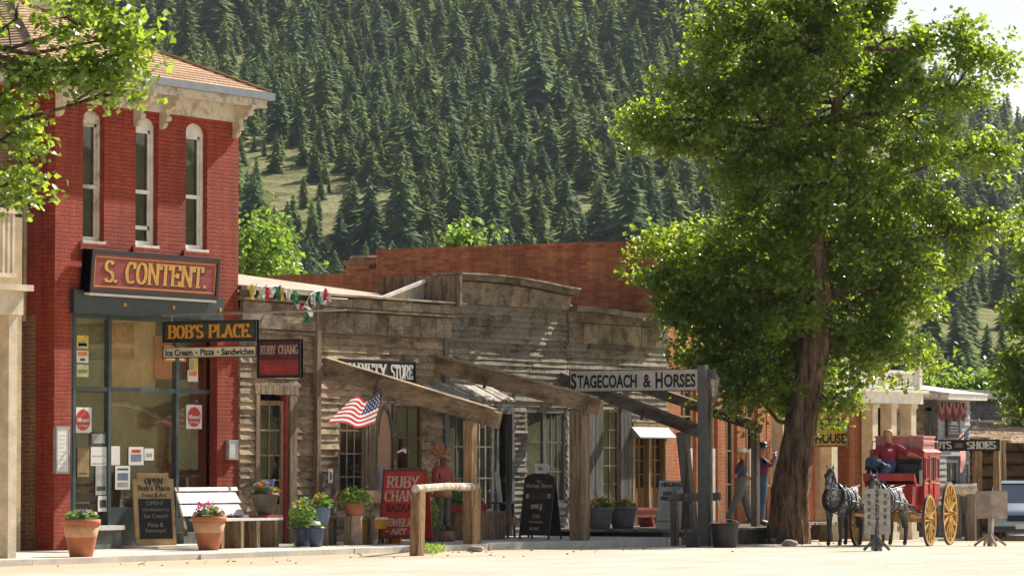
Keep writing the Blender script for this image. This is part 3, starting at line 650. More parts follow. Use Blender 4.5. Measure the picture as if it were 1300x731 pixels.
# store two: variety store, left bay
def op2(a, c, top, bot): return (fx(a), fx(c), bot, onY(a, top).z)
wA = op2(428, 461, 512, .85); wB = op2(475, 498, 508, .85); wC = op2(501, 534, 512, .85); pk = (wA[1], wB[0], .12, wB[3])
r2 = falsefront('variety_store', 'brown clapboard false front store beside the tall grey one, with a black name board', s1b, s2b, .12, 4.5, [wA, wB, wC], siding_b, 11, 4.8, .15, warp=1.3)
mb = MB(); zt = onY(480, 385).z
for a in np.arange(s1b+.07, s2b, .62):
    e = min(a+.6, s2b+.18); mb.box(a, e, -.10, -.04, 4.24, 4.66, 0, random.uniform(.75,1.05))
mb.box(s1b+.07, s2b+.25, -.20, .2, 4.68, 4.73, 0, 1.1)
for a in np.arange(s1b+.07, s2b+.1, 1.1): mb.box(a, min(a+1.08, s2b+.2), -.16, -.04, 4.75, 4.93+random.uniform(-.02,.02), 0, random.uniform(.8,1.2))
mb.box(s1b+.05, s2b+.4, -.30, .2, 4.96, 5.0, 0, 1.3)
mb.build('cornice', trimh, r2)
mb = MB(); mb.hexa([(s1b,.1,4.85),(s2b,.1,4.95),(s2b,12,6.6),(s1b,12,6.1),(s1b,.1,4.9),(s2b,.1,5.0),(s2b,12,6.66),(s1b,12,6.16)]); mb.build('roof', tanroof, r2)
mb = MB(); q0, q1 = onY(478, 372, .5), onY(552, 355, .5)
mb.add([(q0.x,.5,4.95),(s2b+.1,.5,4.95),(s2b+.1,.5,q1.z)], [(0,1,2)]); mb.beam((q0.x,.47,5.0),(s2b+.1,.47,q1.z), .06, .07, 1); mb.beam((q0.x,.46,4.99),(s2b+.1,.46,4.99), .06, .06, 1); mb.build('flashing', [M('galv_sheet', (.5,.44,.34), .6), whitep], r2)
sash(r2, wA[0], wA[1], wA[2], wA[3], -.03, 3, 4, trimw, darkglass, .07, .03)
sash(r2, wC[0], wC[1], wC[2], wC[3], -.03, 2, 3, brownw, darkglass, .07, .04)
MB().box(wC[0]+.1, wC[1]-.1, .005, .03, wC[3]-.55, wC[3]-.1).build('transom_panel', blackm, r2)
mb = MB(); q = pk[0]
while q < pk[1]-.03: mb.box(q, q+.1, -.05-.012*random.random(), .0, .85, pk[3], 0, random.uniform(.6,1.1)); q += .11
mb.build('plank_panel', trimw, r2)
arm, t, b = newmat('faded_mural'); v = coords(t, (2.5,2.5,.6)); n_ = noiz(t, v, 3, 5); s_ = t.nodes.new('ShaderNodeSeparateXYZ'); t.links.new(coords(t), s_.inputs[0])
low = ramp(t, math_(t, 'ADD', math_(t, 'MULTIPLY', s_.outputs[2], -1), math_(t, 'MULTIPLY', n_, .8)), -1.2, -.9)
c_ = mixc(t, ramp(t, n_, .42, .58), (.42,.30,.17), (.52,.22,.14)); c_ = mixc(t, math_(t, 'MULTIPLY', low, ramp(t, noiz(t, coords(t,(6,6,.5)), 2, 4), .45, .55)), c_, (.10,.18,.26)); t.links.new(c_, b.inputs['Base Color']); b.inputs['Roughness'].default_value = .8
MB().box(wB[0]+.06, wB[1]-.04, -.01, .02, wB[2], wB[3]-.05).build('painted_panel', arm, r2)
mb = MB(); m_ = (wB[0]+wB[1])/2+.01; mb.box(wB[0], wB[0]+.06, -.06, .03, .85, wB[3]); mb.box(wB[1]-.05, wB[1], -.06, .03, .85, wB[3]); mb.box(wB[0], wB[1], -.07, .03, wB[3]-.06, wB[3])
rr = (wB[1]-wB[0])/2-.06
for s_ in (-1, 1):
    for k in range(8):
        def ap(k): a_ = k/8; return (m_+s_*rr*(1-a_**1.6), wB[3]-.75+.62*math.sin(a_*1.5)/.9975)
        (ua, va), (ub, vb) = ap(k), ap(k+1); mb.beam((ua,-.045,va),(ub,-.045,vb), .03, .05)
mb.build('arched_frame', greyw, r2)
mb = MB()
for w_ in (wA, wB, wC): mb.box(w_[0]-.02, w_[1]+.02, -.10, -.03, .78, .85)
mb.build('window_sill', trimw, r2)
mb = MB(); siding(mb, s1b+.06, wA[0]-.01, 2.95, 3.75, -.012, [], .2, 0, .85, 1.1); mb.build('bleached_siding', siding_p, r2)
mb = MB(); mb.box(s2b-.16, s2b-.02, -.09, -.0, .12, 4.3); mb.build('corner_board', greyw, r2)
# store three: tall grey false front
zp3 = 5.62
def op3(a, c, bot): return (fx(a), fx(c), bot, onY(a, 512).z)
A3 = op3(571, 590, .9); B3 = op3(592, 626, .62); D3 = op3(629, 648, .14); C3 = op3(668, 704, .75)
W3a = (fx(568), fx(626), .62, 2.72); D3 = (fx(628), fx(649), .14, 2.75); W3b = (fx(667), fx(726), .78, 2.78)
s3b = fx(718)
W3b = (fx(667), s3b-.05, .78, 2.80)
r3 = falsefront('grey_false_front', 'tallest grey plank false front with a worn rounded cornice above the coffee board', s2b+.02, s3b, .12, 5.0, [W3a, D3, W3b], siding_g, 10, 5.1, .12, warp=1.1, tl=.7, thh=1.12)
mb = MB(); n3 = 8
for k in range(n3):
    a = s2b+.0+(s3b-s2b)*k/n3; e = s2b+(s3b-s2b)*(k+1)/n3
    zc_ = lambda x: 5.60+.07*math.sin(math.pi*min(1,(x-s2b)/(s3b-s2b)*1.1))-.14*((x-s2b)/(s3b-s2b))
    tt_ = random.uniform(.8,1.15)
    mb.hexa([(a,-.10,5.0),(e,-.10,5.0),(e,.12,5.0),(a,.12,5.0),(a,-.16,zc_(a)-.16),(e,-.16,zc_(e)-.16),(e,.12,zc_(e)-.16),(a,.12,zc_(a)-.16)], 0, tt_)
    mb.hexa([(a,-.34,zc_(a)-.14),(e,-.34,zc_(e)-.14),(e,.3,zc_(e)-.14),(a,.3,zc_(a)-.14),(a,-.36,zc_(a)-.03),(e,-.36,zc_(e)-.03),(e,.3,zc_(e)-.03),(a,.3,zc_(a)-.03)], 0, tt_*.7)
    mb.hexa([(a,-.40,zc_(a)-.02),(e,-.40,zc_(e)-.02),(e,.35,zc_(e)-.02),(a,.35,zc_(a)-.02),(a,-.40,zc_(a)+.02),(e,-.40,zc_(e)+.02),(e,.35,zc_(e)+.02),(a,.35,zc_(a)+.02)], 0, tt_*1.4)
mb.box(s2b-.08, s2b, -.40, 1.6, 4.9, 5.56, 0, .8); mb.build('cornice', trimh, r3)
mb = MB(); mb.hexa([(s2b,.1,5.0),(s3b,.1,5.0),(s3b,10,5.5),(s2b,10,5.5),(s2b,.1,5.06),(s3b,.1,5.06),(s3b,10,5.56),(s2b,10,5.56)]); mb.build('roof', tanroof, r3)
sash(r3, W3a[0], fx(591), W3a[2], W3a[3], -.02, 2, 3, greyw, glass, .06, .025, 'shop_window')
sash(r3, fx(591)+.01, W3a[1], W3a[2], W3a[3], -.02, 4, 3, wornw, glass, .06, .03, 'shop_window')
sash(r3, W3b[0], fx(690), W3b[2], W3b[3], -.02, 1, 3, greyw, glass, .05, .02, 'shop_window')
sash(r3, fx(690)+.01, W3b[1], W3b[2], W3b[3], -.02, 3, 3, greyw, glass, .06, .03, 'shop_window')
mb = MB(); mb.box(W3a[0], W3a[1], -.035, .0, .14, .56, 0, 1.8); mb.box(W3b[0], W3b[1], -.035, .0, .14, .70, 0, 1.6); mb.build('bulkhead', M('peeling_grey_paint', (.30,.31,.30), .7, .3, 6, c2=(.16,.13,.10)), r3)
mb = MB(); mb.box(W3a[0]-.02, W3a[1]+.02, -.10, -.02, .56, .62); mb.box(W3b[0]-.02, W3b[1]+.02, -.10, -.02, .70, .78); mb.build('window_sill', greyw, r3)
mb = MB(); mb.box(D3[0]-.03, D3[0]+.07, -.07, .1, .14, 2.75); mb.box(D3[1]-.07, D3[1]+.03, -.07, .1, .14, 2.75); mb.box(D3[0], D3[1], -.06, .1, 2.7, 2.85); mb.box(D3[0]+.08, D3[1]-.08, .5, .56, .14, 2.7); mb.build('recessed_door', greyw, r3)
sash(r3, D3[0], D3[1]+.1, 2.86, 3.3, -.05, 3, 1, greyw, glass, .04, .02, 'transom_window')
for k in range(26):    # wares in the show windows
    pass
mb = MB()
for k in range(22):
    x = random.uniform(W3b[0]+.1, W3b[1]-.1) if k % 2 else random.uniform(W3a[0]+.1, W3a[1]-.1); z = random.uniform(.8, 2.1); w = random.uniform(.08,.22)
    mb.obox((x, .35+random.random()*.5, z), w, .06, random.uniform(.15,.5), random.uniform(-.5,.5), k % 3, None, 0, random.uniform(-.6,.6))
mb.build('window_display', [M('ware_tan', (.55,.33,.16), .8), M('ware_white', (.6,.55,.46), .8), M('ware_brown', (.2,.1,.05), .8)], r3)
# store four: lower grey false front
r4ops = [(fx(764)-.05, fx(784), .75, 2.85), (fx(801), fx(843), .26, 2.55), (fx(721), fx(736), .26, 2.85)]
r4 = falsefront('grey_shop', 'lower grey plank false front with brown double doors beside the orange brick building', s3b+.02, s4b-.03, .24, 4.75, r4ops, siding_g2, 10, 4.9, .13, warp=.8, tl=.78, thh=1.1)
mb = MB(); a0, a1 = s3b+.02, s4b-.03; n4 = 7
for k in range(n4):
    a = a0+(a1-a0)*k/n4; e = a0+(a1-a0)*(k+1)/n4; z_ = lambda x: 5.07+.03*math.sin(x*1.7)-.05*(x-a0)/(a1-a0); tt_ = random.uniform(.75,1.1)
    mb.hexa([(a,-.06,4.75),(e,-.06,4.75),(e,.1,4.75),(a,.1,4.75),(a,-.08,z_(a)-.1),(e,-.08,z_(e)-.1),(e,.1,z_(e)-.1),(a,.1,z_(a)-.1)], 0, tt_*.8)
    mb.hexa([(a,-.28,z_(a)-.1),(e,-.28,z_(e)-.1),(e,.3,z_(e)-.1),(a,.3,z_(a)-.1),(a,-.30,z_(a)+.02),(e,-.30,z_(e)+.02),(e,.3,z_(e)+.02),(a,.3,z_(a)+.02)], 0, tt_*.6)
    mb.box(a+.01, e-.01, -.07, -.035, 4.28, 4.73, 0, random.uniform(.7,1.1))
mb.box(fx(745), fx(800), -.09, -.036, 4.18, 4.30, 0, .45)
mb.build('cornice', trimh, r4)
mb = MB(); mb.hexa([(a0,.1,4.85),(a1,.1,4.85),(a1,10,5.2),(a0,10,5.2),(a0,.1,4.9),(a1,.1,4.9),(a1,10,5.26),(a0,10,5.26)]); q = onY(712, 378, .4)
mb.hexa([(a0-.3,.32,5.02),(a0+1.3,.32,5.02),(a0+1.3,.4,5.02),(a0-.3,.4,5.02),(a0-.3,.32,5.45),(a0-.25,.32,5.45),(a0-.25,.4,5.45),(a0-.3,.4,5.45)]); mb.build('roof', M('pale_metal_roof', (.5,.47,.42), .5), r4)
sash(r4, r4ops[0][0], r4ops[0][1], .75, 2.85, -.03, 2, 5, trimw, darkglass, .05, .03)
mb = MB()
for (a, e) in ((fx(739), fx(763)), (fx(785), fx(800))):
    q = a
    while q < e-.04: mb.box(q, min(q+.16, e), -.06-.006*random.random(), -.034, .26, 2.95, 0, random.uniform(.7,1.05)); q += .17
mb.build('plank_panel', greyw, r4)
mb = MB(); o_ = r4ops[1]; mb.box(o_[0]-.04, o_[0]+.06, -.07, .1, .26, 2.5); mb.box(o_[1]-.06, o_[1]+.04, -.07, .1, .26, 2.5); mm = (o_[0]+o_[1])/2; mb.box(mm-.05, mm+.05, -.06, .1, .26, 2.5); mb.box(o_[0], o_[1], -.065, .1, 2.45, 2.56)
mb.build('door_frame', postw, r4)
for a, e in ((o_[0]+.06, mm-.05), (mm+.05, o_[1]-.06)):
    d_ = sash(r4, a, e, 1.0, 2.44, .02, 2, 4, brownw, darkglass, .09, .04, 'door'); MB().box(a, e, .02, .08, .26, 1.0).build('kick_panel', brownw, d_)
mb = MB(); z0 = onY(801, 556).z; z1 = onY(801, 541).z; mb.hexa([(fx(799),-.28,z0),(fx(845),-.28,z0),(fx(845),-.05,z0+.02),(fx(799),-.05,z0+.02),(fx(799),-.28,z0+.03),(fx(845),-.28,z0+.03),(fx(845),-.05,z1),(fx(799),-.05,z1)]); mb.build('door_awning', M('pale_awning', (.34,.33,.31), .6), r4)
sash(r4, r4ops[2][0], r4ops[2][1], .27, 2.85, -.01, 1, 4, greyw, darkglass, .05, .03, 'narrow_door')
# ---- long orange brick building
b5 = E('brick_hall', (81, 0, .1), 'long orange brick building with a stepped side wall rising behind the wooden false fronts', 'building')
s5b = fx(972); zt5 = onY(850, 320).z; piers = [(848,864),(884,896),(911,921),(936,946),(962,972)]
mb = MB(); cops = []
for (a, b_), (c, d) in zip(piers[:-1], piers[1:]): cops.append((fx(b_), fx(c), .28, 3.6))
wallgrid(mb, s4b, s5b, -.2, 3.9, 0, .3, cops); wallgrid(mb, s4b, s5b, 3.9, zt5, 0, .3, [(80, 80.9, 4.4, 6), (82.2, 83.1, 4.4, 6)])
mb.box(s5b-.3, s5b, .3, 26, -.2, zt5); mb.build('wall', pierbrick, b5)
mb = MB(); yb = onX(478, 322, s4b).y; zs5 = onX(478, 322, s4b).z; zs6 = onX(812, 311, s4b).z
mb.box(s4b, s4b+.3, .3, yb, -.2, (zs5+zs6)/2); mb.box(s4b-.03, s4b+.33, .3, yb, (zs5+zs6)/2, (zs5+zs6)/2+.10)
cy = onX(825, 300, s4b).y
mb.box(s4b-.06, s4b+.7, -.02, max(.6, cy), (zs5+zs6)/2, onX(845, 293, s4b).z-.1); mb.box(s4b-.12, s4b+.75, -.1, max(.65, cy+.05), onX(845, 293, s4b).z-.1, onX(845, 293, s4b).z)
y2 = onX(440, 345, s4b).y; z2 = onX(460, 342, s4b).z
mb.box(s4b, s4b+.3, yb, y2+.1, -.2, z2); mb.box(s4b-.02, s4b+.5, yb+.2, y2, z2, z2+.12); mb.build('side_wall', orbrick, b5)
mb = MB(); q = (onX(441, 340, s4b).y+onX(470, 340, s4b).y)/2; zk_ = onX(455, 330, s4b).z; mb.box(s4b+.1, s4b+.9, q-.35, q+.35, z2-.3, zk_-.12); mb.box(s4b+.0, s4b+1.0, q-.45, q+.45, zk_-.12, zk_); mb.lathe((s4b+.5, q, zk_), [(.5,0),(.52,.06),(.45,.12),(0,.14)], 14); mb.build('chimney', sidebrick, b5)
MB().box(s4b+.3, s5b-.3, .3, y2, zt5-.6, zt5-.5).build('roof', darkint, b5)
for c_ in cops:
    if c_[3] > 1: sash(b5, c_[0], c_[1], .3, c_[3], .10, 2, 4, cream, darkglass, .07, .035)
for a in (80, 82.2): sash(b5, a, a+.9, 4.4, 6, .08, 1, 2, whitep, darkglass, .07)
mb = MB()
for p in (874, 903, 951): MB().box(fx(p)-.05, fx(p)+.10, -.05, -.002, .28, 2.0).build('downspout', whitep, b5)
# brick row wall further back between stores (dark red coping seen over the roofs)
mb = MB(); P0 = onY(330, 357, 16); P1 = onY(470, 358, 16); mb.box(P0.x-4, P1.x+2, 16, 16.3, 0, P0.z-.1); mb.box(P0.x-4, P1.x+2, 15.9, 16.4, P0.z-.1, P0.z); o = mb.build('rear_wall', orbrick); tag(o, 'low dark red brick wall with coping behind the tan store roofs', 'wall')
# ---- white porch building beyond the tree
w6 = E('white_porch_building', (88, 0, -.3), 'white columned porch building with a balcony railing behind the stagecoach', 'building')
a6, b6 = s5b+.05, fx(1163); yy = -.9
mb = MB(); wallgrid(mb, a6, b6+.6, -.6, 3.42, 1.1, 1.4, [(fx(1062,1.1), fx(1078,1.1), 0, 2.2), (fx(985,1.1), fx(1000,1.1), 0, 2.3)]); mb.box(a6, a6+.2, .0, 1.1, -.4, 3.4); mb.box(a6, b6+.6, 1.4, 10, 3.3, 3.4); mb.build('wall', pierbrick, w6)
zc0 = onY(1130, 512, yy).z; zc1 = onY(1130, 498, yy).z
mb = MB(); cw = .30
cols_ = [984, 1046, 1098, 1122, 1147]
for p in cols_:
    mb = MB(); x = fx(p+6, yy); mb.box(x-cw/2, x+cw/2, yy-cw/2, yy+cw/2, -.3, zc0); mb.box(x-cw/2-.04, x+cw/2+.04, yy-cw/2-.04, yy+cw/2+.04, -.3, -.05); mb.box(x-cw/2-.03, x+cw/2+.03, yy-cw/2-.03, yy+cw/2+.03, zc0-.12, zc0-.002); mb.build('column', cream, w6)
xe = fx(1162, yy)
mb = MB(); mb.box(a6+1.5, xe, yy-.22, yy+.22, zc0, zc1); mb.box(a6+1.5, xe+.1, yy-.34, yy+.3, zc1, zc1+.07); mb.box(a6+1.5, xe, yy+.22, 1.1, zc1-.05, zc1+.03); mb.build('entablature', whitep, w6)
mb = MB(); zr0 = zc1+.1; zr1 = onY(1130, 470, yy).z
mb.box(a6+1.5, xe-.1, yy-.2, yy-.12, zr1-.07, zr1); mb.box(a6+1.5, xe-.1, yy-.2, yy-.12, zr0, zr0+.06)
q = a6+1.6
while q < xe-.15: mb.box(q, q+.05, yy-.185, yy-.135, zr0+.06, zr1-.07); q += .17
for q in (xe-.2, xe-2.2, xe-4.4): mb.box(q-.08, q+.08, yy-.25, yy-.09, zc1+.07, zr1+.12); mb.lathe((q, yy-.17, zr1+.12), [(.05,0),(.09,.06),(.06,.13),(0,.16)], 10)
mb.build('balustrade', whitep, w6)
mb = MB()
for p in (975, 1003, 1040, 1056): x = fx(p, 1.05); MB().box(x-.14, x+.14, .95, 1.1, -.3, 3.0).build('pilaster', cream, w6)
mb = MB(); siding(mb, fx(1093,1.08), b6+.6, -.4, 3.4, 1.08, [], .14); mb.build('siding', siding_b, w6)
# ---- weathered store with rafter tails
a7, b7 = fx(1165), fx(1192); w7 = E('weathered_store', ((a7+b7)/2, 0, -.4), 'weathered brown clapboard store between the white porch and the grey shop front', 'building')
zz = onY(1170, 505).z; mb = MB(); siding(mb, a7-1.2, b7, -.4, zz, .35, [(a7, b7-.3, -.4, 1.9)], .15); mb.build('siding', siding_b, w7)
mb = MB(); wallgrid(mb, a7-1.2, b7, -.5, zz, .351, .5, [(a7, b7-.3, -.4, 1.9)]); mb.box(b7-.15, b7, .5, 9, -.5, zz); mb.build('wall', siding_g, w7)
sash(w7, a7, b7-.3, .3, 1.9, .33, 2, 3, trimw, darkglass)
mb = MB(); mb.hexa([(a7-1.3,-.15,zz+.02),(b7+.1,-.15,zz+.02),(b7+.1,9,zz+1.0),(a7-1.3,9,zz+1.0),(a7-1.3,-.15,zz+.1),(b7+.1,-.15,zz+.1),(b7+.1,9,zz+1.08),(a7-1.3,9,zz+1.08)]); mb.build('roof', trimh, w7)
# ---- small grey front with bunting
a8, b8 = fx(1189), fx(1229); w8 = E('grey_shopfront', ((a8+b8)/2, 0, -.4), 'narrow pale grey shop front hung with red bunting and a black banner', 'building')
zz8 = onY(1190, 507).z; dop = [(a8+.5, a8+1.35, -.4, 1.75)]
mb = MB(); siding(mb, a8, b8, -.4, zz8, -.02, dop, .16, 0, .92, 1.05, .4); mb.build('siding', M('grey_paint_siding', (.40,.40,.39), .7), w8)
mb = MB(); wallgrid(mb, a8, b8, -.5, zz8, -.018, .15, dop); mb.box(a8, a8+.15, .15, 6, -.5, zz8); mb.box(b8-.15, b8, .15, 6, -.5, zz8); mb.box(a8,b8,.15,6,zz8-.3,zz8-.2); mb.build('wall', greyw, w8)
mb = MB(); mb.box(a8-.12, b8+.35, -.4, .3, zz8, zz8+.13); mb.hexa([(a8-.1,-.42,zz8+.14),(b8+.4,-.42,zz8+.14),(b8+.4,5,zz8+.14),(a8-.1,5,zz8+.14),(a8-.1,-.42,zz8+.17),(b8+.4,-.42,zz8+.17),(b8+.4,5,zz8+.9),(a8-.1,5,zz8+.9)]); mb.build('cornice', whitep, w8)
sash(w8, a8+.5, a8+1.35, -.38, 1.75, -.0, 2, 3, M('blue_grey_trim', (.45,.5,.55), .6), darkglass, .08, .04, 'door'); sash(w8, a8+1.5, b8-.12, .3, 1.7, -.09, 2, 2, M('blue_grey_window', (.5,.54,.58), .6), darkglass, .07, .03)
# ---- log barn with sunlit shingle roof, grey roof behind
w9 = E('log_barn', (103, 1, -.5), 'dark open log barn under a bleached shingle roof beyond the boot shop sign', 'building')
xa, xb = b8+.1, 122; ze = onY(1250, 560, -1).z
mb = MB()
for k in range(7): mb.tube([(xa+.3, 1.6, -.35+.36*k), (xb, 1.6, -.35+.36*k)], .18, 8, 0, random.uniform(.5,1))
mb.box(xa+.2,xb,1.7,1.8,-.5,ze+.4); mb.build('log_wall', wood('dark_logs', (.16,.09,.05), (.09,.05,.03), (1,9,9)), w9)
mb = MB(); yk = 5.; zk = onY(1250, 536, yk).z
for k in range(10):
    f0, f1 = k/10, (k+1)/10; ya, yb_ = -1.2+(yk+1.2)*f0, -1.2+(yk+1.2)*f1; za, zb = ze+(zk-ze)*f0, ze+(zk-ze)*f1; x = xa
    while x < xb:
        w = random.uniform(.5,1.6); mb.hexa([(x,ya,za-.03),(x+w-.01,ya,za-.03),(x+w-.01,yb_,zb-.04),(x,yb_,zb-.04),(x,ya,za+.03+random.uniform(0,.03)),(x+w-.01,ya,za+.03+random.uniform(0,.03)),(x+w-.01,yb_,zb),(x,yb_,zb)], 0, random.uniform(.75,1.15)); x += w
mb.build('roof', wood('bleached_shingles', (.62,.48,.34), (.5,.38,.27), (3,3,3)), w9)
mb = MB()
for x in (fx(1271,-1), fx(1240,-1), 118): MB().tube([(x,-1.,-.6),(x,-1.,ze)], .13, 8).build('porch_post', postw, w9)
w10 = E('grey_roofed_building', (112, 12, -.6), 'big dark grey plank building with a flat topped wall standing behind the barn', 'building')
P0 = onY(1166, 492, 9); P1 = onY(1290, 492, 9); zq = P0.z
mb = MB(); x = P0.x-1
mb.box(P0.x-2, P1.x+12, 9.1, 20, -.6, zq-.05)
mb.build('wall', siding_g, w10)
mb = MB(); siding(mb, P0.x-2, P1.x+12, 0, zq-.3, 9.09, [], .13, 0, .75, 1.1, .6); mb.build('siding', wood('blue_grey_planks', (.16,.16,.165), (.11,.11,.115)), w10)
MB().box(P0.x-2.1, P1.x+12, 8.9, 9.3, zq-.28, zq).build('parapet_cap', M('grey_flashing', (.22,.23,.24), .5), w10)
# ================================================================== PORCH FRAMES (bare rafters and posts)
def SW(px, py, z=.1): d = ray(px, py); t = (z-EZ)/d.z; p = Vector((0,-CY,EZ))+d*t; return p
def porch(X, s0, s1, post, pz, wm, pm, label, hh=.33, w=.13, pw=.2, lean=0., base=None):
    a = onX(*s0, X); b_ = onX(*s1, X); a.y = -.03
    r = E('porch_frame', (X, b_.y+.6, pz), label, 'porch frame', 'bare porch rafters on posts')
    mb = MB(); n = 3
    for k in range(n):
        p = a.lerp(b_, k/n); q = a.lerp(b_, (k+1)/n); o = Vector((random.uniform(-.008,.008),0,random.uniform(-.01,.01)))
        mb.beam(p+o, q+o, w+.004*k, hh-.01*k, 0, random.uniform(.85,1.1))
    dd = (b_-a).normalized(); nz = Vector((0,-dd.z,dd.y)); nz = nz if nz.z > 0 else -nz
    mb.beam(a+nz*(hh/2+.02), b_-dd*.15+nz*(hh/2+.02), w+.05, .035, 0, 1.35)
    mb.build('rafter', wm, r)
    top = onX(post[0], post[1], X); bt = base or onX(post[2], post[3], X); bt = Vector((X, bt.y, pz))
    f = (top.y-a.y)/(b_.y-a.y); zt = a.z+(b_.z-a.z)*f-hh/2-.01
    MB().beam(bt, (X, top.y, zt), pw, pw, up0=(0,1,0)).build('post', pm, r)
    mb = MB()
    for f in ((.32,.93) if hh > .3 else (.6,)):
        p = a.lerp(b_, f); mb.beam(p-nz*(hh/2+.06)-Vector((w/2+.02,0,0)), p+nz*(hh/2+.03)-Vector((w/2+.02,0,0)), .07, .035, 0, .8)
    mb.build('strap', wm, r)
    return a, b_
porch(64.45, (414,466), (634,534), (597,535,597,690), .1, beamw, postw, 'brown sloping rafter on a post over the red jewellery board')
porch(68.65, (556,462), (763,518), (736,525,736,684), .1, beamw, trimw, 'brown sloping rafter on a thick post right of the black coffee board', pw=.3)
porch(73.74, (702,481), (893,551), (866,560,879,682), .1, beamg, postg, 'dark sloping rafter on a leaning post behind the hitching rail', hh=.24, pw=.2, base=onX(880,680,73.74))
porch(76.9, (800,488), (966,545), (959,550,959,665), .26, beamg, postg, 'dark sloping rafter on a slim post beside the man in the cap', hh=.2, pw=.15)
# tattered shake awning over the show window of the tall store
mb = MB(); x = fx(560, -.5)
while x < fx(640, -.5):
    w = random.uniform(.12,.25); z = 3.12+random.uniform(-.03,.03); mb.hexa([(x,-.75+random.uniform(-.1,.1),z-.18),(x+w-.02,-.75+random.uniform(-.1,.1),z-.18),(x+w-.02,-.06,z+.15),(x,-.06,z+.15),(x,-.75,z-.15),(x+w-.02,-.75,z-.15+random.uniform(0,.05)),(x+w-.02,-.06,z+.18),(x,-.06,z+.18)], 0, random.uniform(.8,1.2)); x += w
o = mb.build('shake_awning', logw); tag(o, 'short ragged shake awning fixed above the left show window of the grey false front', 'awning')
# ================================================================== SIGNS
def board(name, label, fr, w, h, th, bt, bmat, edge=None, emat=None, cat='sign'):
    r = E(name, fr.p(w/2, 0, -th/2), label, cat)
    mb = MB(); fr.box(mb, 0, w, 0, h, -th, 0); mb.build('board', bmat, r)
    if edge: mb = MB(); border(fr, mb, w, h, edge, -th-.004, .022); mb.build('frame', emat, r)
    return r
F = Frame; RX = (1,0,0); RN = (0,-1,0); PXR = (0,-1,0); PXN = (-1,0,0)
# S. CONTENT
p0 = onY(113, 371, -.22); x1 = fx(275, -.22); h = onY(113, 316, -.22).z-p0.z; w = x1-p0.x
fr = Frame(p0, RX, (0,-1,-.08), (0,-.08,1))
sg = board('store_sign', 'long framed red store sign with gold letters across the red brick front', fr, w, h, .2, 0, signred, .075, blackm)
lines(fr, sg, [('S. CONTENT.', w*.10, w*.905, h*.27, h*.76, 'serif', .19)], gold, .004)
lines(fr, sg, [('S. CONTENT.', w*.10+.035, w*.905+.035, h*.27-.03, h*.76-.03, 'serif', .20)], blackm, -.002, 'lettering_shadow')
mb = MB()
for (a, b_, c, d) in ((.13, w-.13, .115, .135), (.13, w-.13, h-.135, h-.115)): fr.box(mb, a, b_, c, d, 0, .006)
for (a, b_, c, d) in ((.115, .13, .15, h-.15), (w-.13, w-.115, .15, h-.15)): fr.box(mb, a, b_, c, d, 0, .006)
mb.build('gold_line', gold, sg)
mb = MB(); fr.box(mb, .02, w-.02, -.05, -.005, -.18, .0); mb.build('lower_rail', whitep, sg)
# BOB'S PLACE and the board beneath, hung from a long rod
XB = onY(200, 398).x; za = onX(260, 407, XB).z; zb = onX(260, 434, XB).z; y0 = onX(207, 420, XB).y; y1 = onX(326, 420, XB).y
fr = Frame((XB, y0, zb), PXR, PXN); w = y0-y1; h = za-zb
sg = board('hanging_sign', 'dark hanging sign with orange block letters projecting on a rod from the red store', fr, w, h, .06, 0, signgreen, .04, blackm)
lines(fr, sg, [("BOB'S PLACE.", .12, w-.10, h*.2, h*.8, 'serif', .20)], oranget, .004)
mb = MB(); zr_ = onX(300, 398, XB).z; mb.tube([(XB-.02,.0,zr_),(XB-.02,onX(440,397,XB).y,zr_+.02)], .022, 6)
for f in (.1,.9): mb.tube([(XB-.02, y0-(y0-y1)*f, zr_), (XB-.02, y0-(y0-y1)*f, za)], .012, 5)
mb.build('rod', metalp, sg)
zc_ = onX(260, 440, XB).z; zd = onX(260, 454, XB).z; fr = Frame((XB, y0-.0, zd), PXR, PXN); h = zc_-zd
sg = board('hanging_menu_board', 'narrow cream board listing foods, hung under the dark hanging sign', fr, w, h, .05, 0, signcream, .012, blackm)
lines(fr, sg, [("Ice Cream", .06, w*.32, h*.22, h*.80, 'sans', .02), ("Pizza", w*.405, w*.55, h*.24, h*.80, 'sans', .02), ("Sandwiches", w*.63, w-.06, h*.22, h*.80, 'sans', .02)], blackm, .003)
mb = MB()
for f in (.36, .59): fr.box(mb, w*f-.018, w*f+.018, h*.42, h*.58, 0, .006)
mb.build('bullet_dot', blackm, sg)
# RUBY CHANG wall sign (projecting, two panels)
XR = onY(326, 455).x-.35; a = onX(327, 431, XR); b_ = onX(382, 479, XR); fr = Frame((XR, a.y, b_.z), PXR, PXN); w = a.y-b_.y; h = a.z-b_.z
sg = board('projecting_sign', 'dark red projecting sign of two panels over the jewellery shop door', fr, w, h, .07, 0, maroon, .045, blackm)
mb = MB(); fr.box(mb, .05, w-.05, .05, h*.46, 0, .008); mb.build('lower_panel', dullred, sg)
lines(fr, sg, [("RUBY", .07, w*.42, h*.62, h*.84, 'serif'), ("CHANG", w*.48, w-.06, h*.62, h*.84, 'serif')], pinkl, .004)
lines(fr, sg, [("JEWELRY", .12, w-.12, h*.18, h*.34, 'serif')], M('faint_red', (.52,.08,.06), .7), .009)
# VARIETY STORE
p0 = onY(433, 484, -.12); w = fx(527, -.12)-p0.x; h = onY(433, 455, -.12).z-p0.z; fr = Frame(p0, RX, RN)
sg = board('name_board', 'black name board with white block letters on the brown clapboard front', fr, w, h, .07, 0, blackm, .03, blackm)
lines(fr, sg, [("VARIETY", .08, w*.60, h*.2, h*.82, 'serif', .22), ("STORE", w*.66, w-.10, h*.2, h*.82, 'serif', .22)], whitel, .004)
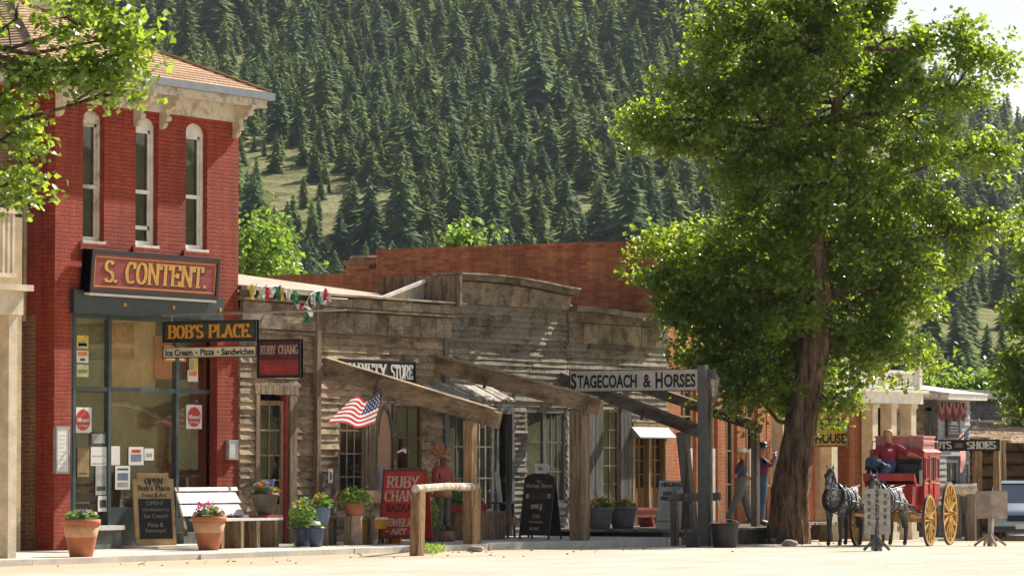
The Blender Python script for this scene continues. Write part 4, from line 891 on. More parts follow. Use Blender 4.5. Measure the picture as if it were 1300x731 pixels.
# STAGECOACH & HORSES on its pole
XS = onX(893, 600, 72.9).x; pb = onG(893, 693)
XS = pb.x; a = onX(725, 470, XS); b_ = onX(889, 496, XS); fr = Frame((XS-.06, a.y, b_.z), PXR, PXN); w = a.y-b_.y; h = onX(810, 469, XS).z-onX(810, 497, XS).z
sg = board('stagecoach_sign', 'long pale grey board with black letters held on a tall street pole', fr, w, h, .05, 0, signwhite, .015, blackm)
lines(fr, sg, [("S", 0.03, w*.055, h*.13, h*.86, 'sans', .03), ("TAGECOACH", w*.062, w*.525, h*.17, h*.78, 'sans', .03), ("&", w*.575, w*.635, h*.17, h*.78, 'sans', .02), ("H", w*.67, w*.725, h*.13, h*.86, 'sans', .03), ("ORSES", w*.735, w*.975, h*.17, h*.78, 'sans', .03)], blackm, .003)
r = E('sign_pole', pb, 'tall dark square pole carrying the long stagecoach board and a lantern', 'pole')
zt = onX(896, 463, XS).z; MB().beam(pb-Vector((0,0,.2)), (XS, pb.y, zt), .17, .17, up0=(0,1,0)).build('pole', greymetal, r)
MB().beam(pb+Vector((0,-.16,-.2)), (XS, pb.y-.16, zt-.1), .08, .08, up0=(0,1,0)).build('side_rail', postg, r)
lp = onX(903, 505, XS)
r = E('street_lantern', (XS, lp.y, lp.z), 'old glass lantern fixed to the tall pole at the end of the stagecoach board', 'lantern')
zz_ = onX(903, 473, XS).z-lp.z
MB().lathe((XS,lp.y-.05,lp.z+zz_*.72), [(.13,0),(.15,.02),(.05,.14),(.03,.19),(0,.22)], 8).build('cap', greymetal, r)
mb = MB()
for k in range(6): a_ = R(60*k); mb.beam((XS+.06*math.cos(a_), lp.y-.05+.06*math.sin(a_), lp.z), (XS+.13*math.cos(a_), lp.y-.05+.13*math.sin(a_), lp.z+zz_*.72), .015, .015)
mb.lathe((XS,lp.y-.05,lp.z-.1), [(.02,0),(.03,.06),(.07,.1),(0,.11)], 8); mb.build('frame', greymetal, r)
MB().lathe((XS,lp.y-.05,lp.z+.02), [(.055,0),(.12,zz_*.68)], 6).build('glass', glassm('lantern_glass', (.9,.85,.75), .1, .3, (.7,.62,.5)), r)
# HOUSE sign
XH = 80.2+3; a = onX(1034, 530, XH); b_ = onX(1076, 567, XH); fr = Frame((XH, a.y+.9, b_.z), PXR, PXN); w = a.y-b_.y+.9; h = a.z-b_.z
sg = board('coffee_house_sign', 'yellow sign with black letters hanging between the tree trunk and a white column', fr, w, h, .06, 0, yellowsign, .03, M('brown_edge', (.2,.12,.04), .6))
lines(fr, sg, [("COFFEE", w*.2, w-.08, h*.60, h*.94, 'serif'), ("HOUSE", w*.52, w-.04, h*.12, h*.46, 'sans', .03)], blackm, .003)
# BOOTS & SHOES
XO = onY(1178, 560, -.2).x+1.0; a = onX(1171, 558, XO); b_ = onX(1269, 572, XO); fr = Frame((XO, a.y, b_.z), PXR, PXN); w = a.y-b_.y; h = a.z-b_.z
sg = board('boot_shop_sign', 'long black sign with white letters on a wooden post beyond the red coach', fr, w, h, .06, 0, blackm, .0, None)
lines(fr, sg, [("BOOTS", w*.03, w*.38, h*.18, h*.84, 'serif', .26), ("SHOES", w*.58, w*.955, h*.18, h*.84, 'serif', .26)], whitel, .003)
lines(fr, sg, [("AND", w*.42, w*.53, h*.3, h*.7, 'serif')], M('faded_grey_letters', (.3,.28,.25), .7), .003)
pz_ = onX(1266, 650, XO); r = tag(MB().beam((XO+.12, b_.y+.12, float(np.interp(XO, GX, GZ))-.2), (XO+.12, b_.y+.12, onX(1266,557,XO).z), .16, .16, up0=(0,1,0)).build('sign_post', postw), 'tall brown wooden post holding up the black boot shop sign', 'post')
# banner on grey shop, bunting, flags
p0 = onY(1203, 555, -.12); p1 = onY(1219, 530, -.12); fr = Frame(p0, RX, RN); w = p1.x-p0.x; h = p1.z-p0.z
sg = board('black_banner', 'black banner with a pale emblem under the bunting on the grey shop', fr, w, h, .02, 0, blackm, cat='banner')
mb = MB(); m = MB(); pts = arc(w/2, h*.62, w*.32, h*.2, 0, 180, 8); m.prism(pts, 0, .006, lambda u, v, q: (u, v, q)); fr.put(m, .002); mb.add(m.v, m.f)
for k, (a_, c_) in enumerate(((.18,.82),(.18,.82),(.12,.88))): fr.box(mb, w*a_, w*c_, h*(.46-.14*k), h*(.53-.14*k), 0, .006)
mb.build('emblem', M('banner_pale', (.42,.42,.40), .7), sg)
def flagmesh(name, c00, c10, c01, c11, nu=39, nv=26, amp=.06, waves=2.2, ph=0., canton=True, sag=0., parent=None):
    """c00 hoist-top, c10 fly-top, c01 hoist-bottom, c11 fly-bottom"""
    c00, c10, c01, c11 = map(Vector, (c00, c10, c01, c11)); n = (c10-c00).cross(c01-c00).normalized(); mb = MB(); vs = []
    for j in range(nv+1):
        for i in range(nu+1):
            u, v = i/nu, j/nv; p = c00.lerp(c10, u).lerp(c01.lerp(c11, u), v)
            p = p+n*amp*math.sin(u*waves*6.28+ph+v*1.7)*(.3+u*.7)+Vector((0,0,-sag*u*(1-u)*4+.04*amp*10*math.sin(u*9+ph)*u)); vs.append(p)
    mb.v = [tuple(p) for p in vs]
    for j in range(nv):
        for i in range(nu):
            s_ = (j*13)//nv; mi = 0 if s_ % 2 == 0 else 1
            if canton and i < nu*.42 and s_ < 7: mi = 1 if (i % 3 == 1 and j % 3 == 1 and (i//3+j//3) % 1 == 0) else 2
            mb.f.append([j*(nu+1)+i, j*(nu+1)+i+1, (j+1)*(nu+1)+i+1, (j+1)*(nu+1)+i]); mb.m.append(mi); mb.t.append(1.)
    return mb
flr = leafm('flag_red', (.50,.02,.03), (.75,.04,.04), .4, .7, .1); flw = leafm('flag_white', (.80,.78,.74), (.8,.78,.74), .4, .7, .1); flb = leafm('flag_blue', (.02,.03,.10), (.03,.05,.2), .4, .7, .1)
r = E('american_flag', onY(481, 498, -1.6), 'american flag blowing under the first rafter above the jewellery board', 'flag')
Yf = -1.6; q = lambda x, y, Y=Yf: onY(x, y, Y)
flagmesh('cloth', q(485,497), q(447,504), q(475,537,-1.9), q(419,533,-1.9), waves=1.3, amp=.07, ph=1., sag=.10).build('cloth', [flr, flw, flb], r, smooth=True)
MB().tube([q(478,548,-1.0), q(487,494,-1.65)], .015, 6).build('flag_pole', postw, r)
pf = onX(1222, 543, XO-.3)
r = E('hanging_flag', pf, 'american flag hanging from a slanted pole beside the boot shop sign', 'flag')
q = lambda x, y: onX(x, y, XO+.35)
flagmesh('cloth', q(1231,541), q(1223,598), q(1217,553), q(1220,600), 39, 26, .05, 1.5, .5).build('cloth', [flr, flw, flb], r, smooth=True)
MB().tube([q(1214,562), q(1243,532)], .02, 6).build('flag_pole', greymetal, r)
r = E('bunting', onY(1190, 508, -.1), 'red white and blue fan bunting across the top of the grey shop', 'bunting'); xb0, xb1 = fx(1191,-.14), fx(1227,-.14); zt_ = onY(1191, 510, -.14).z
for k in range(4):
    mb = MB(); xc = xb0+(xb1-xb0)*(k+.5)/4; rr = (xb1-xb0)/8*.98
    for i in range(12):
        a0, a1 = R(180+15*i), R(195+15*i); zq = .62/rr*rr
        for j, (f0, f1) in enumerate(((0,.33),(.33,.66),(.66,1))):
            P = [(xc+rr*f*math.cos(a), -.13-.03*((i+(n_>1)) % 2), zt_+.5*f*math.sin(a)) for n_, (f, a) in enumerate(((f0,a0),(f1,a0),(f1,a1),(f0,a1)))]
            mb.add(P, [(0,1,2,3)], (2,1,0)[j])
    mb.build('fan', [M('bunting_red', (.28,.03,.03), .8), M('bunting_white', (.42,.22,.2), .8), M('bunting_blue', (.06,.04,.07), .8)], r)
# prayer flags
r = E('prayer_flag_string', onY(345, 372, -.25), 'string of small coloured prayer flags draped along the jewellery shop cornice', 'flags')
pts = [(318,361),(328,363),(338,364),(348,363),(357,364),(366,366),(373,372),(378,385),(384,392),(389,384),(394,374),(400,370),(407,369),(415,366)]
W3 = [onY(x, y, -.28) for x, y in pts]; MB().tube(W3, .008, 4).build('string', whitep, r)
pc = [(.75,.55,.05),(.72,.72,.70),(.62,.05,.06),(.04,.22,.13),(.04,.07,.30),(.6,.68,.55)]
pm = [leafm('prayer_cloth', c, c, .35, .8, .1) for c in pc]
for k in range(24):
    f = k/23*(len(W3)-1); i = min(int(f), len(W3)-2); p = W3[i].lerp(W3[i+1], f-i); s_ = random.uniform(.14,.2)
    d = Vector((random.uniform(.3,1)*s_, random.uniform(-.07,.07), random.uniform(-.03,.05))); e_ = Vector((random.uniform(-.12,.12), random.uniform(-.05,.02), -random.uniform(.18,.3)))
    mb = MB(); n_ = 3; mb.v = [tuple(p+d*(a/n_)+e_*(b_/n_)+Vector((0,.03*math.sin(a*2+b_*1.5+k),0))) for b_ in range(n_+1) for a in range(n_+1)]
    for b_ in range(n_):
        for a in range(n_): mb.f.append([b_*4+a, b_*4+a+1, b_*4+a+5, b_*4+a+4]); mb.m.append(0); mb.t.append(random.uniform(.8,1.1))
    mb.build('small_flag', pm[(0,1,5,2,1,3,4,0,1,5,3,1,2,2,3,1,0,4,5,1,3,1,2,1)[k]], r)
# ---- papers on the shop glass
def paperon(px0, py0, px1, py1, label, base, marks=(), name='poster', Y=gy0-.012, cat='poster', rot=0):
    a = onY(px0, py1, Y); b_ = onY(px1, py0, Y); fr = Frame(a, RX, RN); w, h = b_.x-a.x, b_.z-a.z
    r = E(name, a, label, cat); mb = MB(); fr.box(mb, 0, w, 0, h, 0, .006); mb.build('sheet', base, r)
    for (x0, x1, y0, y1, c) in marks:
        mb = MB(); fr.box(mb, w*x0, w*x1, h*y0, h*y1, .006, .009); mb.build('print', c, r)
    return r, fr, w, h
pY = M('sticker_yellow', (.75,.5,.05), .5); pB = M('print_blue', (.16,.20,.28), .6); pR = M('print_red', (.6,.04,.03), .5); pO = M('print_orange', (.8,.25,.03), .5); pG = M('print_green', (.2,.35,.15), .6); pK = M('print_dark', (.05,.05,.05), .6); pGy = M('print_grey', (.35,.35,.35), .7)
Yp = gy0-.012
paperon(97, 426, 112, 442, 'yellow and red sticker, top of the three on the left shop window', pY, [(.12,.88,.12,.55,pGy),(.15,.85,.2,.4,pR)], 'window_sticker', cat='sticker')
paperon(97, 445, 112, 460, 'orange and cream sticker, middle of the three on the left shop window', paper, [(.1,.9,.55,.9,pO),(.3,.7,.15,.35,pK)], 'window_sticker', cat='sticker')
paperon(97, 463, 112, 478, 'pale yellow sticker with green print, lowest of the three on the left shop window', M('pale_yellow', (.7,.66,.35), .6), [(.08,.92,.3,.6,pG)], 'window_sticker', cat='sticker')
for (x0, y0, x1, y1, lab) in ((94, 517, 116, 549, 'white card with a red oval on the left shop window'), (236, 514, 256, 544, 'white card with a red oval on the right shop window')):
    r, fr, w, h = paperon(x0, y0, x1, y1, lab, paper, (), 'ice_cream_card', cat='poster')
    mb = MB(); pts = arc(w/2, h/2, w*.42, h*.42, 0, 360, 20)[:-1]; mb.prism(pts, .006, .01, lambda u, v, q: tuple(fr.p(u, v, q))); mb.build('red_oval', pR, r)
    lines(fr, r, [("Wilcoxson's", w*.12, w*.88, h*.42, h*.6, 'sans', .02)], paper, .011); lines(fr, r, [("Ice Cream", w*.25, w*.75, h*.24, h*.34, 'sans')], paper, .011)
paperon(240, 454, 251, 470, 'yellow sticker with a dark stripe, upper one on the right shop window', pY, [(.1,.5,.1,.9,pGy)], 'window_sticker', cat='sticker')
paperon(238, 470, 251, 484, 'cream sticker with orange print, lower one on the right shop window', paper, [(.1,.9,.5,.9,pO)], 'window_sticker', cat='sticker')
r, fr, w, h = paperon(208, 440, 236, 458, 'orange patch poster behind the hanging boards in the shop window', pO, [(.1,.9,.1,.4,paper)])
paperon(114, 548, 135, 565, 'dark framed photo print in the left shop window', pK, [(.12,.88,.15,.85,pGy)])
paperon(115, 567, 135, 591, 'white letter sheet below the dark photo print in the shop window', paper, [(.1,.9,.1,.15,pGy),(.1,.9,.5,.54,pGy)])
paperon(98, 568, 113, 605, 'tan hanging notice at the left of the shop window', M('tan_paper', (.30,.20,.09), .8), [(.15,.85,.1,.14,pK)])
paperon(121, 591, 135, 628, 'grey flyer under the white letter sheet in the left shop window', M('grey_paper', (.42,.42,.38), .7), [(.1,.9,.15,.3,pK),(.2,.8,.6,.75,pGy)])
paperon(139.5, 566, 152, 590, 'blank white sheet left in the middle shop window', paper, [])
paperon(163, 567, 182, 590, 'colour picture poster in the middle of the shop window', paper, [(.15,.85,.2,.6,pB),(.2,.8,.68,.85,pR)])
paperon(146, 591, 165, 621, 'flyer with blue print under the blank white sheet', paper, [(.15,.85,.4,.7,pB),(.15,.85,.82,.9,pK),(.15,.85,.12,.3,pGy)])
paperon(183, 569, 195, 584, 'small white notice right of the colour picture poster', paper, [(.2,.8,.3,.6,pGy)])
paperon(124, 629, 137, 649, 'small white card with a black square low in the left shop window', paper, [(.2,.8,.25,.75,pK)])
def case_(x0, y0, x1, y1, label, Y=-.07):
    a = onY(x0, y1, Y); b_ = onY(x1, y0, Y); fr = Frame(a, RX, RN); w, h = b_.x-a.x, b_.z-a.z
    r = E('menu_case', a, label, 'notice'); mb = MB(); fr.box(mb, 0, w, 0, h, -.065, -.01); border(fr, mb, w, h, .035, -.01, .01); mb.build('frame', pGy, r); mb = MB(); fr.box(mb, .035, w-.035, .035, h-.035, -.009, -.002); mb.build('sheet', paper, r)
    mb = MB()
    for k in range(9): fr.box(mb, w*.2, w*random.uniform(.55,.8), h*(.12+.085*k), h*(.13+.085*k), -.002, .0)
    mb.build('print', pGy, r)
case_(71, 541, 88.5, 601, 'tall framed menu sheet on the left brick pier of the red store')
case_(290, 558, 302, 583, 'small framed notice on the right brick pier of the red store')
# ---- chalk board OPEN
def aframe(name, label, P, w, h, spread, az, mat, edge=0, emat=None, legs=.0, cat='sandwich board'):
    n = Vector((math.cos(az), math.sin(az), 0)); r_ = (-n).cross(Vector((0,0,1))); r = E(name, P, label, cat); s_ = spread/2/h
    frs = []
    for sg_ in (1, -1):
        nn = n*sg_; u = (Vector((0,0,1))-nn*s_).normalized(); nt_ = (nn+Vector((0,0,s_))).normalized(); rr = r_*sg_
        O = Vector(P)+nn*(spread/2+.02)-rr*w/2+Vector((0,0,.0)); fr = Frame(O, rr, nt_, u); mb = MB(); fr.box(mb, 0, w, legs, h, -.025, 0); mb.build('front_panel' if sg_ > 0 else 'back_panel', mat, r)
        mb = MB()
        if legs:
            fr.box(mb, .0, .035, -.0, legs, -.03, .0); fr.box(mb, w-.035, w, 0, legs, -.03, .0)
        if edge: fr.box(mb, 0, w, legs, legs+edge, .001, .012); fr.box(mb, 0, w, h-edge, h, .001, .012); fr.box(mb, 0, edge, legs+edge, h-edge, .001, .012); fr.box(mb, w-edge, w, legs+edge, h-edge, .001, .012)
        if mb.v: mb.build('frame', emat or mat, r)
        frs.append(fr)
    return r, frs[0]
AZ = math.pi
P = SW(200, 686, .145); 
P = onY(199, 686, -.35); P.z = .145
n_ = Vector((-.35,-.94,0)).normalized(); r_ = (-n_).cross(Vector((0,0,1))); u_ = (Vector((0,0,1))-n_*.10).normalized()
w, h = .88, 1.36; fr = Frame(P-r_*w/2, r_, (n_+Vector((0,0,.1))).normalized(), u_)
r = E('chalkboard_sign', P, 'tan framed chalkboard with OPEN lettering leaning at the red store doorway', 'sign')
mb = MB(); fr.box(mb, 0, w, 0, h-.13, -.04, 0); fr.box(mb, .1, w-.1, h-.13, h-.02, -.04, 0); mb.build('frame', M('tan_board', (.55,.36,.16), .7), r)
mb = MB(); fr.box(mb, .08, w-.08, .12, h*.63, 0, .01); mb.build('slate', blackm, r)
lines(fr, r, [("OPEN", w*.27, w*.73, h*.83, h*.91, 'serif'), ("Bob's Place", w*.10, w*.90, h*.74, h*.82, 'sans', .01), ("Food & Art", w*.2, w*.8, h*.655, h*.71, 'sans')], blackm, .003)
chalk = M('chalk', (.30,.30,.29), .9)
lines(fr, r, [("OPEN!", w*.28, w*.7, h*.545, h*.6, 'sans'), ("Huckleberry", w*.18, w*.85, h*.45, h*.51, 'sans'), ("Ice Cream!", w*.22, w*.8, h*.37, h*.43, 'sans'), ("Pizza &", w*.3, w*.68, h*.25, h*.31, 'sans'), ("Sammys!", w*.22, w*.75, h*.16, h*.23, 'sans')], chalk, .012)
MB().beam(P+Vector((.0,.0,0))-n_*.28, fr.p(w/2, h*.9, -.045), .04, .03).build('prop', benchw, r)
# RUBY CHANG a-frame
P = SW(515, 690); w, h = .93, 1.45
r, fr = aframe('sandwich_board', 'red sandwich board with cream lettering standing behind the left rail post', P, w, h, .5, AZ+.12, brightred, .03, M('aframe_edge', (.10,.05,.03), .6), .12)
lines(fr, r, [("RUBY", w*.10, w*.84, h*.76, h*.91, 'serif', .19), ("CHANG", w*.07, w*.92, h*.575, h*.72, 'serif', .19), ("JEWELRY", w*.10, w*.88, h*.24, h*.34, 'serif', .22), ("ART", w*.28, w*.64, h*.13, h*.21, 'serif', .22)], pinkl, .003)
lines(fr, r, [("BAZAAR", w*.14, w*.84, h*.43, h*.54, 'sans', .03)], M('faded_black', (.12,.02,.015), .7), .003)
mb = MB()
for a_ in (.14, .70): fr.box(mb, w*a_, w*(a_+.1), h*.165, h*.18, .001, .006)
mb.build('flourish', pinkl, r)
# Variety store coffee board
P = SW(686, 684); w, h = .70, 1.28
r, fr = aframe('coffee_board', 'black sandwich board with tan lettering and a white cup on top', P, w, h, .55, AZ+.05, blackm, .0, None, .09)
tanl = M('tan_letters', (.55,.36,.20), .6)
m = MB(); pts = arc(w/2, h-.02, w/2, .12, 0, 180, 10); m.prism(pts, -.025, 0, lambda u, v, q: tuple(fr.p(u, v, q))); m.build('rounded_top', blackm, r)
lines(fr, r, [("The", w*.4, w*.58, h*.92, h*.97, 'sans'), ("Variety Store", w*.06, w*.94, h*.82, h*.91, 'sans', .02), ("Gifts", w*.38, w*.64, h*.35, h*.41, 'sans', .01), ("Antiques", w*.28, w*.75, h*.25, h*.31, 'sans', .01), ("MORE", w*.33, w*.65, h*.15, h*.20, 'sans', .01)], tanl, .004)
mb = MB(); fr.box(mb, w*.22, w*.8, h*.67, h*.745, .001, .006); mb.build('band', M('band_brown', (.16,.07,.03), .6), r); lines(fr, r, [("ESPRESSO", w*.25, w*.77, h*.685, h*.73, 'sans', .01)], blackm, .008)
mb = MB(); fr.box(mb, w*.1, w*.2, h*.67, h*.745, .001, .006); fr.box(mb, w*.82, w*.92, h*.67, h*.745, .001, .006); fr.box(mb, w*.30, w*.56, h*.50, h*.57, .001, .006); fr.box(mb, w*.60, w*.67, h*.47, h*.58, .001, .006); mb.build('motif', tanl, r)
q = fr.p(w*.5, h+.10, -.01); mb = MB(); pts = [(-.10,0),(.10,0),(.125,.05),(.135,.2),(-.135,.2),(-.125,.05)]
f2 = Frame(q, fr.r, fr.n); mb.prism(pts, -.025, .0, lambda u, v, k: tuple(f2.p(u, v, k))); c_ = [f2.p(.12+.07*math.sin(R(a)), .11+.06*math.cos(R(a)), -.012) for a in range(0,181,20)]; mb.tube(c_, .018, 6)
mb.build('cup', whitep, r)
lines(f2, r, [("10c", -.05, .06, .06, .14, 'sans', .02)], blackm, .002)
# VIRGINIA board on the boardwalk
P = SW(853, 671, .25); w, h = .58, 1.05; az = AZ+.05
r, fr = aframe('tour_price_board', 'white board with black lettering and an orange stripe standing behind the grey rail', P, w, h, .35, az, signwhite, 0)
lines(fr, r, [("VIRGINIA", w*.08, w*.92, h*.87, h*.95, 'serif'), ("CITY", w*.55, w*.9, h*.79, h*.85, 'sans'), ("STAGE", w*.2, w*.75, h*.69, h*.77, 'serif', .25), ("OVERLAND", w*.12, w*.95, h*.59, h*.67, 'serif', .25)], blackm, .003)
mb = MB(); 
for k in range(6): fr.box(mb, w*.15, w*random.uniform(.6,.85), h*(.26+.05*k), h*(.272+.05*k), .001, .004)
mb.build('print', pGy, r); mb = MB(); fr.box(mb, .0, w, h*.14, h*.18, .001, .005); mb.build('stripe', M('orange_stripe', (.6,.32,.05), .6), r)
# TOURS board
P = onG(1113, 699); D_ = (P-cam.location).dot(fw)
a = atD(1097, 678, D_); b_ = atD(1131, 620, D_); w = (b_-a).length; nn = Vector((-.88,-.47,0)).normalized(); rr = (-nn).cross(Vector((0,0,1)))
cn = (atD(1114, 678, D_)); w = .50; h = b_.z-a.z
fr = Frame(cn-rr*w/2, rr, nn); r = E('tours_sign', P, 'grey tour board with vertical lettering on a post in front of the right horse', 'sign')
mb = MB(); fr.box(mb, 0, w, 0, h, -.03, 0); mb.build('board', M('weathered_grey_board', (.42,.39,.34), .8, .2, 6), r)
m = MB()
for k, ch in enumerate('TOURS'):
    for xc in (.18, .80): q_ = serif_mb(ch, w*(xc-.06), w*(xc+.06), h*(.80-.15*k), h*(.88-.15*k), depth=.006); fr.put(q_, .002); m.add(q_.v, q_.f)
for k, ch in enumerate('STAGECOACH'):
    q_ = serif_mb(ch, w*.42, w*.56, h*(.895-.098*k), h*(.97-.098*k), .24, depth=.006); fr.put(q_, .002); m.add(q_.v, q_.f)
m.build('lettering', blackm, r)
mb = MB(); mb.beam(P, (cn.x, cn.y, cn.z+.4)+Vector((.05,0,0)) if False else Vector((cn.x+.04, cn.y+.02, cn.z+.3)), .10, .08, up0=(0,1,0)); mb.build('post', greyw, r)
def feet(P, r, m, s=.26):
    for k in range(4):
        a_ = R(45+90*k); mb = MB(); mb.beam(P+Vector((0,0,.28)), P+Vector((math.cos(a_)*s, math.sin(a_)*s, .02)), .045, .045); mb.build('leg', m, r)
feet(P, r, greyw)
P = onG(1257, 693); D_ = (P-cam.location).dot(fw); cn = atD(1259, 658, D_); tp = atD(1259, 623, D_); w = .68; h = tp.z-cn.z
fr = Frame(cn-rr*w/2, rr, nn); r = E('blank_board', P, 'blank pinkish grey board on a short post with splayed feet near the van', 'sign')
bm_ = M('pink_grey_board', (.40,.31,.25), .85, .2, 5); mb = MB(); fr.box(mb, 0, w*.46, 0, h, -.03, 0, 0, .85); fr.box(mb, w*.465, w, 0, h, -.028, .004, 0, 1.1); mb.build('board', bm_, r)
MB().beam(P, Vector((cn.x+.05, cn.y+.02, cn.z+.3)), .12, .09, up0=(0,1,0)).build('post', bm_, r); feet(P, r, bm_, .36)
# ================================================================== STREET PROPS
def leaf_mat(n, c, tc, **k): return leafm(n, c, tc, **k)
plantg = leafm('plant_green', (.09,.17,.035), (.30,.50,.06), .35, .5, .3); plantl = leafm('plant_lime', (.16,.26,.05), (.45,.62,.10), .4, .5, .3)
petals = {k: leafm('petal_'+k, c, c, .3, .6, .1) for k, c in dict(pink=(.75,.05,.28), pale=(.75,.45,.50), coral=(.80,.14,.10), red=(.7,.03,.03), violet=(.25,.22,.6), yellow=(.75,.5,.04), orange=(.8,.28,.03), white=(.8,.78,.72)).items()}
def pot(root, c, r0, r1, h, mats, name='pot', band=False, rim=True):
    c = Vector(c); mb = MB(); prof = [(0,0),(r0,0)]+[(r0+(r1-r0)*f**.85*(1 if f < 1 else 1), h*f) for f in (.2,.4)]
    mb.lathe(c, [(0,0),(r0,0),(r0+(r1-r0)*.3,h*.25),(r0+(r1-r0)*.62,h*.55),(r0+(r1-r0)*.9,h*.84),(r1*.97,h*.86)], 22)
    if rim: mb.lathe(c, [(r1*.9,h*.84),(r1*1.04,h*.85),(r1*1.05,h),(r1*.93,h),(r1*.9,h*.9)], 22)
    o = mb.build(name, mats, root, smooth=False)
    for p in o.data.polygons: p.use_smooth = True
    if band: MB().lathe(c, [(r0+(r1-r0)*.60,h*.52),(r0+(r1-r0)*.635,h*.55),(r0+(r1-r0)*.93,h*.83),(r0+(r1-r0)*.90,h*.83)], 22).build('painted_band', band, root, smooth=True)
    MB().lathe(c, [(0,h*.88),(r1*.92,h*.90),(0,h*.93)], 14).build('soil', soil, root)
def foliage(root, c, r, h, n, mat, size=.07, name='foliage'):
    P = rng.normal(size=(n,3)); P /= np.linalg.norm(P, axis=1)[:,None]; P *= rng.uniform(.25,1,n)[:,None]**.6; P[:,2] = np.abs(P[:,2])
    P = P*np.array([r,r,h])+np.array(c); leafquads(name, P, size, mat, root)
def blooms(root, c, r, h, n, mat, size=.05, name='blossom'):
    cs = rng.normal(size=(n,3)); cs /= np.linalg.norm(cs, axis=1)[:,None]; cs[:,2] = np.abs(cs[:,2]); cs = cs*np.array([r,r,h])*rng.uniform(.7,1.05,n)[:,None]+np.array(c)
    P = np.repeat(cs, 9, 0)+rng.normal(size=(n*9,3))*size*.45; leafquads(name, P, size, mat, root, asp=.9)
def planted(name, label, P, r0, r1, h, mat, fol, blo, band=False, fr_=1.0, fh=.22, cat='plant pot', fmat=None, n=260):
    r = E(name, P, label, cat); pot(r, P, r0, r1, h, mat, band=band); c = (P[0], P[1], P[2]+h*.95)
    foliage(r, c, r1*fr_, fh, n, fmat or plantg, .07)
    for k, m_ in blo: blooms(r, c, r1*fr_*.95, fh*1.1, m_, petals[k], .06)
    return r
P = SW(103, 706); planted('flower_pot', 'large terracotta pot with a pale band and small violet flowers by the left brick pier', P, .19, .31, .62, terra, 0, [('pale',5),('violet',7)], terral, 1., .2)
P = SW(265, 697.5); planted('flower_pot', 'large terracotta pot of bright pink flowers in front of the white bench', P, .18, .31, .60, terra, 0, [('pink',16),('pale',9)], terral, .95, .26)
# white bench
a = SW(262, 696); e = SW(359, 693); by = -1.9; a = onX(0,0,1) if False else None
Lx0, Lx1 = fx(268, by), fx(360, by)
r = E('slatted_bench', ((Lx0+Lx1)/2, by, .1), 'white slatted bench on thick wooden leg boards outside the jewellery shop', 'bench')
sz = onY(320, 658, by).z
mb = MB()
for k in range(3): mb.box(Lx0, Lx1, by+.16*k, by+.16*k+.145, sz-.035, sz+.01)
mb.build('seat', whitebench, r)
for k, (dz, hh) in enumerate(((.06,.20),(.29,.19),(.51,.07))):
    MB().hexa([(Lx0-.12,by+.50+dz*.35,sz+dz),(Lx1-.5,by+.50+dz*.35,sz+dz),(Lx1-.5,by+.53+dz*.35,sz+dz),(Lx0-.12,by+.53+dz*.35,sz+dz),(Lx0-.12,by+.50+(dz+hh)*.35,sz+dz+hh),(Lx1-.5-.1*(k<2),by+.50+(dz+hh)*.35,sz+dz+hh),(Lx1-.5-.1*(k<2),by+.53+(dz+hh)*.35,sz+dz+hh),(Lx0-.12,by+.53+(dz+hh)*.35,sz+dz+hh)]).build('back_slat', whitebench, r)
for p in (283, 308, 328, 352):
    x = fx(p, by); mb = MB(); mb.box(x-.05, x+.05, by-.01, by+.46, .1, sz-.036); mb.build('leg', benchw, r)
MB().box(Lx0+.05, Lx1-.6, by+.30, by+.34, .2, sz-.04).build('stretcher', benchw, r)
for x in (Lx0-.06, Lx1-.75): MB().beam((x,by+.5,sz-.3),(x,by+.72,sz+.58), .07, .05).build('back_post', benchw, r)
P = Vector((fx(338, by+.2), by+.22, sz+.06)); r = planted('iron_planter', 'dark round planter with coral geraniums standing on the bench end', P, .14, .26, .40, oldpot, 0, [('coral',10),('violet',8)], False, 1.0, .26, fmat=plantg)
MB().box(P.x-.2, P.x+.3, P.y-.2, P.y+.2, sz+.012, sz+.058).build('red_tray', dullred, r)
# plants left of the plank chair
P = SW(386, 691); P = Vector((fx(386,-2.1),-2.1,.1)); r = planted('tomato_plant_pot', 'navy tub with a tall leafy plant beside the brown shop door', P, .15, .20, .36, navypot, 0, [('yellow',3)], False, 1.6, .62, fmat=plantg, n=420)
P = Vector((fx(401,-2.5),-2.5,.1)); r = planted('navy_pot', 'small slate blue pot with a white stone on top below the light blue pot', P, .11, .17, .37, navypot, 0, [], False, .9, .06, n=40)
MB().lathe(P+Vector((0,0,.37)), [(0,0),(.09,.02),(.10,.06),(.06,.10),(0,.11)], 10).build('white_stone', whitep, r)
P = Vector((fx(409,-2.0),-2.0,.1)); st = tag(MB().tube([P, P+Vector((0,0,.40))], [.11,.10], 10).build('stump', benchw), 'short wooden stump carrying the light blue flower pot', 'stump')
P = P+Vector((0,0,.402)); planted('light_blue_pot', 'light blue pot with green leaves and one coral geranium', P, .11, .17, .33, bluepot, 0, [('coral',4)], False, 1.3, .32, fmat=plantg, n=200)
